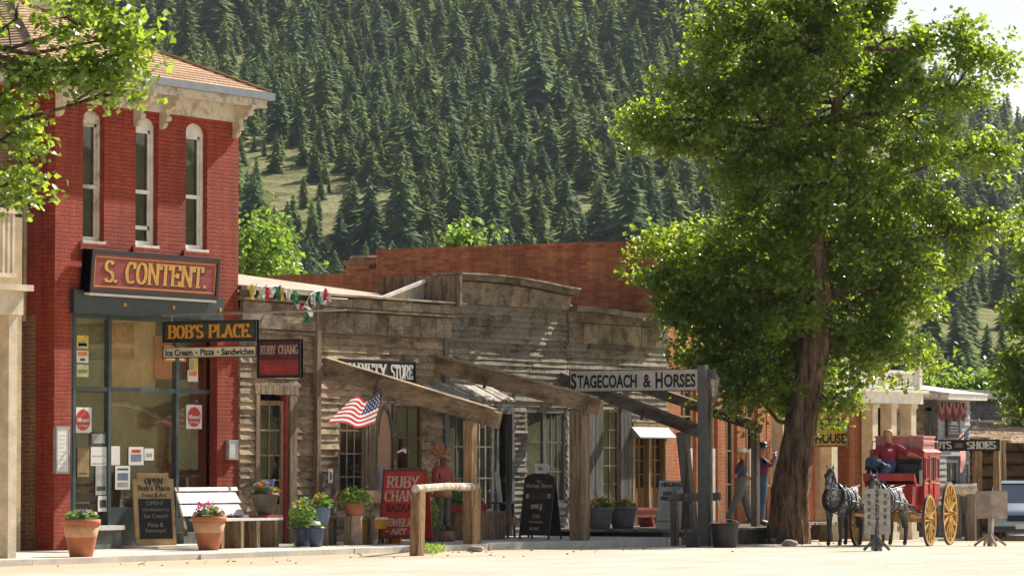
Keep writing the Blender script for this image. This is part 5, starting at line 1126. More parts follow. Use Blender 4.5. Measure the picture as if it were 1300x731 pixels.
# rustic chair
x0, x1 = fx(414,-1.6), fx(441,-1.6); r = E('rustic_chair', ((x0+x1)/2,-1.6,.1), 'rough plank chair with two tall back posts and a small number plate', 'chair')
sz = onY(428, 655, -1.9).z; MB().box(x0-.1, x1+.15, -2.15, -1.6, sz-.05, sz).build('seat', trimw, r)
for x in (x0, x1+.05):
    for y in (-2.1, -1.66): MB().box(x-.05, x+.05, y-.05, y+.05, .1, sz-.052).build('leg', trimw, r)
zt = onY(416, 600, -1.55).z
for x in (fx(410,-1.55), fx(424,-1.55)): MB().box(x-.055, x+.055, -1.58, -1.50, .1, zt).build('back_post', greyw, r)
MB().box(fx(408,-1.55), fx(427,-1.55), -1.60, -1.585, sz+.25, sz+.36).build('back_rail', greyw, r)
x = fx(417.5,-1.56); mb = MB(); mb.box(x-.06, x+.08, -1.60, -1.588, 1.28, 1.55); pl = mb.build('number_plate', signcream, r)
f_ = Frame((x-.06,-1.601,1.28), RX, RN); lines(f_, r, [('O', .035, .105, .06, .21, 'serif')], blackm, .0)
# stump with geranium
P = Vector((fx(450,-2.1),-2.1,.1)); st = tag(MB().tube([P, P+Vector((0,0,.55))], [.16,.15], 14, 0).build('pink_stump', M('pinkish_post', (.52,.33,.25), .8, .2, 6)), 'pinkish round post carrying the bushy terracotta planter', 'stump')
P = P+Vector((0,0,.552)); r = planted('bushy_planter', 'terracotta planter with a wide bushy lime plant on the pinkish post', P, .15, .20, .24, terra, 0, [('coral',3)], False, 1.9, .34, fmat=plantl, n=620)
# yellow bench
x0, x1 = fx(460,-1.9), fx(503,-1.9); r = E('yellow_bench', ((x0+x1)/2,-1.8,.1), 'yellow sided bench with a pale back board left of the red sandwich board', 'bench')
sz = onY(475, 657, -2.1).z; MB().box(x0-.03, x1, -2.15, -1.7, sz-.035, sz+.012).build('seat', whitep, r); MB().box(x0, x1-.03, -2.12, -2.08, sz-.21, sz-.037).build('apron', yellowp, r)
for x in (x0+.03, x1-.08): MB().box(x-.03, x+.03, -2.07, -1.72, .1, sz-.037).build('leg', yellowp, r)
MB().box(x0-.05, x1, -1.72, -1.68, sz+.28, sz+.52).build('back_board', M('tan_backboard', (.60,.42,.24), .7), r)
for x in (x0+.06, x1-.1): MB().box(x-.03, x+.03, -1.679, -1.63, .1, sz+.5).build('back_post', benchw, r)
P = Vector((fx(548,-2.2),-2.2,.1)); planted('marigold_pot', 'pot of yellow flowers trailing beside the right edge of the red sandwich board', P, .12, .16, .28, oldpot, 0, [('yellow',10)], False, 1.2, .62, fmat=plantl, n=260)
# crate with red planter
x0, x1 = fx(578,-1.3), fx(624,-1.3); sz = onY(600, 650, -1.5).z
mb = MB(); q = x0
while q < x1-.05: mb.box(q, q+.115, -1.62, -1.59, .1, sz-.02, 0, random.uniform(.75,1.1)); q += .12
mb.box(x0, x1, -1.588, -1.1, .1, sz-.02); mb.box(x0-.03, x1+.03, -1.65, -1.07, sz-.019, sz+.02); tag(mb.build('plank_crate', barrelw), 'brown plank crate behind the right rail post under the show window', 'crate')
xa = fx(577,-1.4); xb_ = fx(612,-1.4); r = E('red_planter', ((xa+xb_)/2,-1.35,sz+.022), 'low red planter box of white and red flowers on the plank crate', 'planter')
MB().hexa([(xa+.04,-1.52,sz+.022),(xb_-.04,-1.52,sz+.022),(xb_-.04,-1.2,sz+.022),(xa+.04,-1.2,sz+.022),(xa,-1.56,sz+.17),(xb_,-1.56,sz+.17),(xb_,-1.16,sz+.17),(xa,-1.16,sz+.17)]).build('box', redp, r)
P = rng.uniform([xa+.05,-1.5,sz+.16],[xb_-.05,-1.2,sz+.42],(420,3)); leafquads('foliage', P, .07, plantg, r)
for k, n in (('white',8),('red',5),('yellow',4)): leafquads('blossom', np.repeat(rng.uniform([xa+.05,-1.55,sz+.2],[xb_+.1,-1.2,sz+.45],(n,3)),7,0)+rng.normal(size=(n*7,3))*.02, .05, petals[k], r)
# old high chair / easel by the grey pier
xa = fx(634,-.9); xb_ = fx(656,-.9); r = E('old_high_chair', ((xa+xb_)/2,-.9,.1), 'old grey high chair with a leaning rounded back board by the recessed door', 'chair'); sz = onY(645, 637, -1.1).z
MB().box(xa-.08, xb_+.05, -1.2, -.75, sz-.04, sz).build('seat', greyw, r)
for x, d in ((xa-.02,-.06),(xb_,.08)):
    for y in (-1.15,-.8): MB().beam((x+d,y,.1),(x,y,sz-.04), .04, .04).build('leg', greyw, r)
mb = MB(); MB_ = [(-.09,0),(.09,0),(.09,.55),(.06,.62),(-.03,.64),(-.09,.58)]
mb.prism(MB_, 0, .03, lambda u, v, w: (xa+.16+u-.22*v+0, -.8-w+.0*v, sz+.002+v)); mb.build('back_board', M('pale_old_board', (.48,.40,.31), .8), r)
MB().beam((xa+.1,-1.22,.35),(xb_-.02,-1.22,sz-.2), .05, .03).build('brace', M('pale_brace', (.5,.44,.36), .8), r)
MB().box(xa-.16, xa+.12, -1.25, -1.0, .38, .55).build('step_box', benchw, r)
# carved figure is built below with the people
# red bench with grey pots
x0, x1 = fx(742,-1.1), fx(824,-1.1); r = E('red_bench', ((x0+x1)/2,-1.1,.25), 'low dark red bench with splayed ends behind the two grey pots', 'bench'); sz = onY(790, 645, -1.2).z
MB().box(x0, x1, -1.35, -.95, sz-.06, sz).build('seat', redp, r); MB().box(x0+.1, x1-.1, -1.33, -1.30, sz-.2, sz-.062).build('apron', redp, r)
for x, s_ in ((x0+.25,-1),(x1-.3,1)): mb = MB(); mb.hexa([(x-.05+s_*.14,-1.32,.25),(x+.07+s_*.14,-1.32,.25),(x+.07+s_*.14,-.98,.25),(x-.05+s_*.14,-.98,.25),(x-.05,-1.32,sz-.06),(x+.05,-1.32,sz-.06),(x+.05,-.98,sz-.06),(x-.05,-.98,sz-.06)]); mb.build('leg', redp, r)
P = Vector((fx(763,-1.7),-1.7,.25)); planted('grey_pot', 'grey pot with yellow flowers just right of the thick porch post', P, .18, .26, .46, greypot, 0, [('yellow',12)], False, 1.0, .24, n=200)
P = Vector((fx(790.5,-1.7),-1.7,.25)); planted('grey_pot', 'wider grey pot with orange and red flowers in front of the red bench end', P, .22, .31, .48, greypot, 0, [('orange',8),('red',5),('yellow',5)], False, 1.0, .16, n=200)
# rails
def rail(label, pts, rz, rad, posts, pm, lm, pr=.1, sqp=True, group=None):
    r = E('hitching_rail', posts[0][0], label, 'hitching rail')
    for b_, tp in posts:
        b_ = Vector(b_); (MB().beam(b_-Vector((0,0,.1)), tp, pr*2, pr*2, up0=(0,1,0)) if sqp else MB().tube([b_-Vector((0,0,.1)), tp], pr, 9)).build('post', pm, r)
    MB().tube(pts, rz, 10, jit=.03).build('log', lm, r); return r
A = onG(529, 705); B = onG(602, 697); zA = onX(531, 620, A.x).z; zB = onX(602, 618, B.x).z
q0 = A+(A-B).normalized()*.05; d_ = (B-A)
rail('bleached log rail on two square posts in front of the red sandwich board', [Vector((A.x,A.y,zA))-d_.normalized()*.12, Vector((A.x,A.y,zA)).lerp(Vector((B.x,B.y,zB)),.5)+Vector((0,0,.03)), Vector((B.x,B.y,zB))+d_.normalized()*.2], [.075,.07,.085], 0, [(A, (A.x+.06,A.y,zA-.03)), (B, (B.x,B.y,zB-.03))], postw, logw, .095)
A = onY(857, 690, -4.1); B = onG(893+8, 690); zA = onX(852, 632, A.x).z
A2 = atD(848, 631, (A-cam.location).dot(fw)); B2 = atD(915, 630, (A-cam.location).dot(fw)-.3)
Pb = onY(898, 691, -4.0)
rail('grey log rail on round posts beside the black bucket', [A2, A2.lerp(B2,.5), B2], [.08,.09,.085], 0, [(A, atD(856, 633, (A-cam.location).dot(fw))), (Pb, atD(898, 632, (Pb-cam.location).dot(fw)))], postg, postg, .09, False)
# log rail near the coach
A = onG(1213, 664); 
D_ = 100; A2 = atD(1190, 623, D_); B2 = atD(1240, 621, D_); 
def gp(px, D): p = atD(px, 640, D); p.z = float(np.interp(p.x, GX, GZ)); return p
rail('thick bleached log rail on two stout posts behind the coach rear wheel', [A2, A2.lerp(B2,.5), B2], [.15,.16,.17], 0, [(gp(1213,D_), atD(1213,626,D_)), (gp(1232,D_), atD(1232,626,D_))], postg, logw, .15, False)
# bucket with a broom handle, tools
P = onG(920, 694.5); r = E('bucket', P, 'black bucket with a handle standing below the boardwalk edge', 'bucket')
MB().lathe(P, [(0,0),(.23,0),(.28,.44),(.30,.45),(.30,.48),(.27,.48),(.22,.05),(0,.05)], 22).build('tub', blackm, r); mb = MB(); mb.tube([P+Vector((.26*math.cos(a)*.6, -.27*math.cos(a), .45+.12*math.sin(a))) for a in np.linspace(0,math.pi,9)], .01, 5); mb.build('handle', metalp, r)
r = E('long_tool', P, 'long wooden handled tool leaning from the grey rail into the black bucket', 'tool')
q0 = P+Vector((0,0,.2)); q1 = atD(911, 634, (P-cam.location).dot(fw)); mb = MB(); mb.tube([q0,q1], .018, 6); mb.build('handle', M('tool_handle', (.6,.48,.3), .6), r); MB().tube([q1, q1.lerp(q0,-.12)], .03, 6).build('grip', blackm, r)
P = onG(880, 694); q1 = atD(876, 640, (P-cam.location).dot(fw)); r = E('shovel', P, 'rusty shovel standing against the grey rail between its posts', 'shovel'); MB().tube([P+Vector((0,0,.15)),q1], .02, 6).build('handle', greyw, r); MB().hexa([(P.x-.02,P.y-.16,P.z),(P.x+.02,P.y-.16,P.z),(P.x+.02,P.y+.16,P.z),(P.x-.02,P.y+.16,P.z),(P.x-.02,P.y-.11,P.z+.3),(P.x+.01,P.y-.11,P.z+.3),(P.x+.01,P.y+.11,P.z+.3),(P.x-.02,P.y+.11,P.z+.3)]).build('blade', oldpot, r)
# stones at the kerb and by the tree
def rock(px, py, s, label, sq=.6, dz=0):
    P = onG(px, py); mb = MB(); n1_, n2_ = 12, 7; vs = []
    mb.v = []
    for i in range(n2_+1):
        for j in range(n1_):
            th = math.pi*i/n2_; ph = 2*math.pi*j/n1_; d = Vector((math.sin(th)*math.cos(ph), math.sin(th)*math.sin(ph), math.cos(th)*sq)); q = 1+.35*noise.noise(d*1.7+Vector((px,0,0)))
            mb.v.append(tuple(P+d*s*q+Vector((0,0,s*sq*.5))))
    for i in range(n2_):
        for j in range(n1_): mb.f.append([i*n1_+j, i*n1_+(j+1)%n1_, (i+1)*n1_+(j+1)%n1_, (i+1)*n1_+j]); mb.m.append(0); mb.t.append(1.)
    o = mb.build('rock', stone, smooth=True); tag(o, label, 'rock'); return o
rock(604, 700, .15, 'small pale stone at the foot of the right log rail post', .5); rock(600, 701.5, .16, 'rounded tan stone just left of the small one by the rail post', .55) if False else None
rock(984, 690, .22, 'dark rounded stone on the left of the tree foot', .7); rock(1003, 693, .16, 'smaller stone in front of the tree trunk', .6); rock(822, 688, .13, 'grey stone under the boardwalk edge', .6)
# weeds
P = []
for (x0, x1, y0, y1, n, hh) in ((375,470,697,702,40,.10),(375,392,697,700,25,.13),(530,560,698,703,60,.16),(596,604,690,697,20,.2),(700,790,688,691,90,.16),(740,850,684,688,60,.12),(1160,1290,672,676,160,.30),(1050,1165,668,672,80,.25),(118,132,690,697,40,.2),(480,640,692,697,40,.08)):
    for k in range(n):
        q = onG(random.uniform(x0,x1), random.uniform(y0,y1)); c_ = np.array(q); m = 9
        P.append(c_+rng.normal(size=(m,3))*[.07,.07,.0]+np.array([0,0,1])*rng.uniform(0,hh,(m,1)))
o = leafquads('weeds', np.concatenate(P), .075, plantl, None, up=-.3, asp=.35, local_off=(70,-4,0)); tag(o, None, None, None, 'stuff'); o['label'] = 'tufts of weeds growing along the kerb and boardwalk edge'; o['category'] = 'weeds'
P = rng.uniform([50,-9,0],[80,-3.9,0],(900,3)); P = P[(P[:,1] > -5.2-rng.exponential(1.0, len(P)))]; P[:,2] = [gz(*p[:2])+.008 for p in P]
mb = MB()
for p in P[:110]:
    s_ = random.uniform(.008,.024); mb.obox(p, s_*2, s_*1.6, s_, random.random()*3, 0, random.uniform(.6,1.1))
o = mb.build('gravel', M('pale_gravel', (.55,.48,.38), .9)); tag(o, None, None, None, 'stuff'); o['label'] = 'loose small stones on the dirt strip'; o['category'] = 'gravel'
# ================================================================== TREES
def barkmat(name, c1, c2):
    m, t, b = newmat(name); v = coords(t, (5,5,.7)); f = noiz(t, v, 2.2, 8, .75); g = noiz(t, coords(t), 3, 4)
    o = mixc(t, ramp(t, f, .38, .62), c2, c1); o = mixc(t, 1., o, mixc(t, ramp(t, g, .3, .7), (.75,.72,.7), (1.15,1.1,1.05)), 'MULTIPLY')
    t.links.new(tinted(t, o), b.inputs['Base Color']); b.inputs['Roughness'].default_value = .95; b.inputs['Specular IOR Level'].default_value = .15; bump(t, b, f, 1., .09); return m
bark = barkmat('cottonwood_bark', (.32,.22,.145), (.045,.03,.02))
leafbig = leafm('cottonwood_leaf', (.068,.125,.016), (.47,.63,.035), .46, .28, 1.)
leafleft = leafm('left_tree_leaf', (.07,.135,.02), (.46,.62,.045), .46, .32, 1.)
leafbright = leafm('poplar_leaf', (.10,.19,.03), (.36,.55,.06), .45, .45, .4)
def broadleaf(name, label, D, base, trunkpts, blobs, mat, lsize=.13, clumps=26, sprigs=13, per=9, csz=.55, seed=1, lr=1., limbs=True, group=None, depthf=.9, spread=.11, hollow=.55, gap=0.):
    """trunkpts: (px,py,radius) up the trunk; blobs: (px,py,rx_px,ry_px,depth shift)"""
    rg = np.random.default_rng(seed); random.seed(seed)
    r = E(name, base, label, 'tree', group)
    tp = [atD(x, y, D+(t_[0] if t_ else 0)) for (x, y, _, *t_) in trunkpts]; tp[0] = Vector(base)+Vector((0,0,-.2))
    # ridged trunk
    mb = MB(); n = 40; K = 34; vs = []; cum = np.linspace(0, len(tp)-1, K)
    for i, f in enumerate(cum):
        j = min(int(f), len(tp)-2); p = tp[j].lerp(tp[j+1], f-j); rad = trunkpts[j][2]*(1-(f-j))+trunkpts[j+1][2]*(f-j)
        for a in range(n):
            th = 2*math.pi*a/n; tw = th+f*.35; q = 1+.13*math.sin(tw*7+2*noise.noise(Vector((f*.8,0,seed))))*(1-f/len(tp)*.6)+.16*noise.noise(Vector((math.cos(tw)*2.2, math.sin(tw)*2.2, f*1.2+seed)))+.05*noise.noise(Vector((math.cos(tw)*8, math.sin(tw)*8, f*5)))
            if i == 0: q *= 1.15
            vs.append((p.x+rad*q*math.cos(th), p.y+rad*q*math.sin(th), p.z))
    mb.v = vs
    for i in range(K-1):
        for a in range(n): mb.f.append([i*n+a, i*n+(a+1)%n, (i+1)*n+(a+1)%n, (i+1)*n+a]); mb.m.append(0); mb.t.append(1.)
    mb.build('trunk', bark, r, smooth=True)
    allP = []; px_m = D/FP
    lm = MB()
    for bi, (bx, by_, rx, ry, ds) in enumerate(blobs):
        c = np.array(atD(bx, by_, D+ds)); R3 = np.array([rx*px_m, min(rx,ry*1.2)*px_m*depthf, ry*px_m])
        # rotate ellipsoid so x runs along the picture's right
        ax = np.array([[rt.x, rt.y, 0],[math.cos(TH), math.sin(TH), 0],[0,0,1]])
        nc = max(4, int(clumps*(rx*ry*px_m*px_m)/2.6))
        dirs = rg.normal(size=(nc,3)); dirs /= np.linalg.norm(dirs, axis=1)[:,None]; rad = rg.uniform(hollow**3,1,nc)[:,None]**(1/3)
        cc = c+(dirs*rad*R3)@ax
        if limbs:
            k0 = min(range(len(tp)), key=lambda k: (tp[k]-Vector(c)).length if tp[k].z < c[2]+.5 else 99); st = tp[k0]
            md = st.lerp(Vector(c), .5)+Vector((0,0,-.25)); lm.tube([st, md, Vector(c)], [(.06+.02*R3[0]+.05)*lr, .07*lr, .035*lr], 7, jit=.1)
            for q in cc[::3]: qv = Vector(q); s2 = Vector(c).lerp(md, random.random()*.5); lm.tube([s2, s2.lerp(qv,.5)+Vector((0,0,.08)), qv], [.03,.018,.008], 5)
        for q in cc:
            if gap and rg.random() < gap: continue
            k = int(sprigs*rg.uniform(.6,1.4)); s_ = csz*rg.uniform(.6,1.25); d = rg.normal(size=(k,3))*[s_*.5,s_*.5,s_*.38]
            sp_ = q+d; P = np.repeat(sp_, per, 0)+rg.normal(size=(k*per,3))*spread*np.array([1,1,.75]); allP.append(P)
    if limbs and lm.v: lm.build('limbs', bark, r, smooth=True)
    P = np.concatenate(allP); leafquads('crown', P, lsize, mat, r, tint=(.55,1.3), up=.35)
    print(name, len(P)); return r
tb = Vector((80.5, -2.35, gz(80.5,-2.35)-.05)); DT = (tb-cam.location).dot(fw)
tb = onG(997, 690); DT = (tb-cam.location).dot(fw); print('tree', tb, DT)
big = [(950,50,70,62,0),(1040,-10,110,70,0),(1125,50,68,50,.5),(1205,38,30,20,0),(1235,105,50,42,0),(870,150,78,52,-.3),(825,165,38,26,0),(960,150,95,62,-.6),(1060,130,95,70,.8),(1160,150,80,60,0),(1235,190,52,30,.3),(955,222,70,36,-.5),
       (1040,225,100,60,-.6),(1140,250,90,50,.4),(1225,288,52,20,0),(975,295,85,45,-.3),(1080,310,100,55,.6),(1180,330,62,30,0),(880,340,72,48,-.2),(905,330,55,50,.4),(885,385,45,40,.2),(915,440,55,45,.4),(985,430,60,50,.8),(1010,360,70,55,1.),(842,342,32,18,-.2),(970,385,95,52,-.5),(1075,390,85,50,.6),(1160,385,45,24,0),(900,400,55,42,.2),
       (950,455,62,46,0),(1080,445,68,36,.3),(1142,458,42,18,0),(960,500,58,28,0),(1052,505,40,26,.2),(905,480,28,36,.3),(1005,480,60,40,1.0),(1265,285,26,12,0),(1020,60,90,60,-1)]
broadleaf('cottonwood_tree', 'huge leaning cottonwood with deeply furrowed bark and a bright green crown beside the boardwalk', DT, tb, [(998,695,.53),(1000,670,.44),(1002,645,.39),(1007,600,.36),(1016,540,.33),(1026,480,.34),(1036,430,.35),(1041,370,.24),(1034,310,.21),(1045,230,.17),(1060,150,.12),(1075,60,.07),(1080,0,.03)], big, leafbig, .125, 46, 17, 10, .48, 3, lr=.6)
# left tree hanging into the frame
DL = 58.; lb = atD(-170, 700, DL); lb.z = .1
lblobs = [(20,25,85,48,0),(110,30,62,42,.3),(160,45,34,30,0),(60,75,55,30,0),(125,90,36,28,0),(150,118,16,16,0),(165,75,22,20,0),(10,140,26,22,0),(15,180,30,20,0),(20,225,28,28,0),(8,255,22,12,0),(-60,-40,160,80,1),(-150,80,120,90,1),(-220,0,120,120,1),(-160,220,100,70,1),(60,-50,110,50,0),(-60,190,50,60,.5),(-90,110,60,70,0),(35,100,30,16,0)]
broadleaf('left_street_tree', 'leafy tree leaning in from the left edge over the balcony and red store roof', DL, lb, [(-170,700,.3),(-165,500,.24),(-150,300,.2),(-120,150,.15),(-80,50,.1),(-40,-30,.05)], lblobs, leafleft, .125, 40, 11, 8, .42, 11, gap=.22, lr=.45)
DR = 116.; rbp = atD(1345, 660, DR); rbp.z = gz(rbp.x, rbp.y)
broadleaf('right_street_tree', 'dense green tree at the right edge above the blue van', DR, rbp, [(1345,670,.25),(1343,560,.2),(1340,450,.15),(1340,350,.1)], [(1318,300,32,50,0),(1325,400,45,50,0),(1318,470,42,50,0),(1322,540,42,46,0),(1303,470,20,26,0),(1360,480,50,120,0),(1350,330,50,60,0),(1293,415,16,18,0),(1290,500,12,26,0)], leafbig, .15, 40, 14, 9, .5, 5)
def bush(px, py, rx, ry, D, label, seed, mat=leafbright, gp_='bright green trees behind the roofs'):
    b_ = atD(px, 588, D); b_.z = gz(b_.x, b_.y); sc2 = D/130
    broadleaf('poplar_tree', label, D, b_, [(px,588,.3),(px,py+ry,.2),(px,py,.1)], [(px,py,rx,ry,0),(px-rx*.5,py+ry*.4,rx*.7,ry*.8,0),(px+rx*.5,py+ry*.3,rx*.7,ry*.8,0),(px,py-ry*.5,rx*.6,ry*.5,0)], mat, .2*sc2, 9/sc2**1.2, 12, 7, .75*sc2, seed, limbs=False, spread=.16*sc2)
bush(318, 318, 34, 44, 132, 'bright green poplar rising right beside the red brick store wall', 21)
bush(352, 325, 28, 38, 138, 'bright green poplar just right of the one beside the red store', 22)
bush(589, 316, 9, 7, 210, 'bright green treetop peeking above the brick side wall', 23)
for k, (px, lab) in enumerate(((1165, 'small bright treetop right behind the white balcony railing'), (1222, 'bright treetop over the left part of the grey plank building'), (1248, 'bright treetop over the middle of the grey plank building'), (1275, 'bright treetop at the right end of the grey plank building'))):
    bush(px, 497, 13, 6, 200, lab, 30+k)
# conifers
nlm = [leafm('conifer_needles_%d' % k, c, tc, .42, .75, .12) for k, (c, tc) in enumerate((((.095,.155,.065),(.27,.37,.10)),((.12,.165,.06),(.31,.39,.11)),((.08,.14,.07),(.21,.32,.12))))]
def conifer_arrays(seed, wide=.2, dens=1.):
    rg = np.random.default_rng(seed); V = []; lv = 24
    for k in range(lv):
        f = k/lv; z = .06+.94*f**.95; rad = wide*(1-f)**.72*rg.uniform(.75,1.2)+.012; nb = int((13-7*f)*dens)+3
        for j in range(nb):
            a = rg.uniform(0, 6.283); r_ = rad*rg.uniform(.55,1.2); w = r_*rg.uniform(.28,.5)+.012; dz = -r_*rg.uniform(.15,.6); ca, sa = math.cos(a), math.sin(a)
            z0 = z+rg.uniform(-.02,.02); m = .55
            p0 = (0,0,z0+.02); p2 = (ca*r_, sa*r_, z0+dz); p1 = (ca*r_*m-sa*w/2, sa*r_*m+ca*w/2, z0+dz*m-.012); p3 = (ca*r_*m+sa*w/2, sa*r_*m-ca*w/2, z0+dz*m-.012); pm_ = (ca*r_*m, sa*r_*m, z0+dz*m+.012)
            V.append([p0,p1,p2]); V.append([p0,p2,p3])
    return np.array(V)      # (n,3,3)
def trimesh(name, T, mat, tints, parent=None):
    n = len(T); me = bpy.data.meshes.new(name); me.vertices.add(3*n); me.vertices.foreach_set('co', T.reshape(-1).astype(np.float32)); me.loops.add(3*n); me.loops.foreach_set('vertex_index', np.arange(3*n, dtype=np.int32)); me.polygons.add(n); me.polygons.foreach_set('loop_start', np.arange(n, dtype=np.int32)*3); me.update(calc_edges=True)
    at = me.attributes.new('tint', 'FLOAT', 'FACE'); at.data.foreach_set('value', tints.astype(np.float32)); me.materials.append(mat)
    o = bpy.data.objects.new(name, me); col.objects.link(o); o.parent = parent; return o
protos = [conifer_arrays(100+k, w) for k, w in enumerate((.26,.33,.38,.29,.44,.35))]
rg = np.random.default_rng(42); cand = []
a_ = 440.
while a_ < 1370:
    step = 3.9+(a_-440)*.0018; b_lo = (-90-650)/FP*a_; b_hi = (1400-650)/FP*a_; b_ = b_lo
    while b_ < b_hi:
        a2 = a_+rg.uniform(-.5,.5)*step*1.6; b2 = b_+rg.uniform(-.5,.5)*step*1.2; x = a2*math.cos(TH)+b2*math.sin(TH); y = -CY+a2*math.sin(TH)-b2*math.cos(TH)
        z = gz(x, y); px = 650+FP*b2/a2; py = 588-(z-EZ)/a2*FP
        dn = noise.noise(Vector((a2*.013, b2*.03, 2.2)))
        # the grassy clearing on the left part of the slope
        cl = math.exp(-((px-375)/90)**2-((py-248-(px-385)*.25)/48)**2)
        keep = 1.0-1.02*cl-(.3 if dn < -.3 else 0)
        if py > 400 and px > 1150: keep -= .45
        if rg.random() < keep and px > 150-60:
            hgt = min(17, rg.lognormal(1.62,.38))*(.8 if cl > .3 else 1)*(1+.35*max(0,(py < 90)))*(1.35 if rg.random() < .10 else 1)
            cand.append((a2, px, py, x, y, z, hgt, rg.integers(0,6), rg.uniform(.7,1.3)))
        b_ += step*rg.uniform(.75,1.3)
    a_ += step*1.15
def vis(c):
    a2, px, py, h = c[0], c[1], c[2], c[6]; top = py-h/a2*FP
    if px < 300 or px > 1300: return False
    lim = 350-(px-300)*.0 if px < 470 else 318 if px < 850 else (0 if px < 1110 else 480)
    if px < 850: return top+12 < lim and top > -5
    return px > 1120 and 60 < top < 470
vz = sorted([c for c in cand if vis(c)], key=lambda c: c[0]/c[6])
ind = vz[:290]; ids = {id(c) for c in ind}; rest = [c for c in cand if id(c) not in ids]
print('conifers', len(cand), len(vz))
pro = []
for k in range(6):
    T = protos[k]; pro.append(T)
base = {}
for c in ind:
    k = int(c[7]); px, py = c[1], c[2]
    if px > 1100: gp_, lb_ = 'dark conifers right of the big tree', 'dark conifer on the slope to the right of the big cottonwood'
    elif py < 150: gp_, lb_ = 'conifers high on the hillside', 'conifer high on the forested hillside'
    elif px < 470: gp_, lb_ = 'conifers around the grassy clearing', 'conifer standing by the grassy clearing on the hillside'
    else: gp_, lb_ = 'conifers above the brick side wall', 'conifer on the lower hillside above the brick side wall'
    if k not in base:
        r = E('conifer_tree', (c[3], c[4], c[5]-.2), lb_, 'tree', gp_, rg.uniform(0,6))
        trimesh('crown', pro[k], nlm[k % 3], rg.uniform(.7,1.3,len(pro[k])), r); MB().tube([(0,0,-.03),(0,0,.8)], [.014,.003], 6).build('trunk', bark, r, local=True)
        base[k] = r
    else: r = copytree(base[k]); r.location = (c[3], c[4], c[5]-.2); r.rotation_euler.z = rg.uniform(0,6); r['label'] = lb_; r['group'] = gp_
    r.scale = (c[6]*rg.uniform(.85,1.15), c[6]*rg.uniform(.85,1.15), c[6])
TT = []; TN = []
for c in rest:
    T = pro[int(c[7])]; a = rg.uniform(0,6.28); ca, sa = math.cos(a), math.sin(a); s_ = c[6]; q = T if c[0] < 1500 else T[::2]
    X_ = (q[...,0]*ca-q[...,1]*sa)*s_+c[3]; Y_ = (q[...,0]*sa+q[...,1]*ca)*s_+c[4]; Z_ = q[...,2]*s_+c[5]-.2; TT.append(np.stack([X_,Y_,Z_],-1)); TN.append(rg.uniform(.75,1.25,len(q))*c[8]**1.3)
o = trimesh('far_forest', np.concatenate(TT), nlm[1], np.concatenate(TN)); o['kind'] = 'stuff'; o['label'] = 'dense far conifer forest covering the hillside'; o['category'] = 'forest'
random.seed(99)
# ================================================================== PEOPLE, HORSES
import bmesh
def skinned(V, Ed, sub=2, root=0):
    """V: list (co, (rx,ry)); returns verts, faces of one continuous skin surface"""
    me = bpy.data.meshes.new('sk'); me.from_pydata([v[0] for v in V], Ed, []); o = bpy.data.objects.new('sk', me); col.objects.link(o)
    sm = o.modifiers.new('s', 'SKIN'); sm.branch_smoothing = .6; sv = me.skin_vertices[0].data
    for i, v in enumerate(V):
        r_ = v[1]; sv[i].radius = (r_, r_) if not hasattr(r_, '__len__') else r_
    sv[root].use_root = True
    ss = o.modifiers.new('u', 'SUBSURF'); ss.levels = ss.render_levels = sub
    bpy.context.view_layer.update(); m2 = bpy.data.meshes.new_from_object(o.evaluated_get(bpy.context.evaluated_depsgraph_get()))
    vs = [tuple(v.co) for v in m2.vertices]; fs = [tuple(p.vertices) for p in m2.polygons]
    bpy.data.objects.remove(o); bpy.data.meshes.remove(me); bpy.data.meshes.remove(m2); return vs, fs
def zoned(vs, fs, V, Ed, Z):
    A = np.array([V[a][0] for a, b in Ed]); B = np.array([V[b][0] for a, b in Ed]); D = B-A; L = (D**2).sum(1)+1e-9; vv = np.array(vs); out = []
    ra = np.array([np.mean(V[a][1]) for a, b in Ed]); rb_ = np.array([np.mean(V[b][1]) for a, b in Ed])
    for f in fs:
        c = vv[list(f)].mean(0); t_ = np.clip(((c-A)*D).sum(1)/L, 0, 1); d = np.linalg.norm(c-(A+D*t_[:,None]), axis=1)-(ra+(rb_-ra)*t_)*.7; out.append(Z[int(d.argmin())])
    return out
def hand(mb, w, d, side, mi, s=1.):
    """palm beyond wrist w along d with four bent fingers and a thumb"""
    w = Vector(w); d = Vector(d).normalized(); sd = d.cross(Vector((0,0,1))); sd = sd.normalized() if sd.length > .1 else Vector((0,1,0)); dn = sd.cross(d)
    mb.tube([w-d*.02, w+d*.04*s, w+d*.095*s], [.026*s,.036*s,.034*s], 8, mi, sq=.55)
    for k in range(4):
        o = w+d*.085*s+sd*(k-1.5)*.019*s; l = (.07,.08,.075,.058)[k]*s; mb.tube([o, o+d*l*.55, o+d*l*.9-dn*.012], [.0095*s,.009*s,.007*s], 6, mi)
    o = w+d*.03*s+sd*side*.03*s; mb.tube([o, o+(d+sd*side*.8).normalized()*.035, o+(d*1.2+sd*side*.5).normalized()*.065], [.012*s,.011*s,.008*s], 6, mi)
def head_bits(mb, hc, fd, s, skin_i, dark_i):
    hc = Vector(hc); fd = Vector(fd).normalized(); sd = fd.cross(Vector((0,0,1))).normalized(); u = sd.cross(fd)
    mb.beam(hc+fd*.085*s+u*.015, hc+fd*.118*s-u*.03, .018*s, .02*s, skin_i, w2=.030*s, h2=.022*s)
    for q in (-1, 1):
        mb.lathe(hc+fd*.092*s+sd*.032*q*s+u*.012*s, [(0,-.008),(.010*s,0),(0,.008)], 6, dark_i); mb.lathe(hc+sd*.088*q*s-u*.01, [(0,-.03*s),(.014*s,-.01),(.014*s,.02),(0,.03*s)], 6, skin_i)
    mb.obox(hc+fd*.092*s-u*.052*s, .012, .04*s, .008*s, math.atan2(fd.y, fd.x), dark_i)
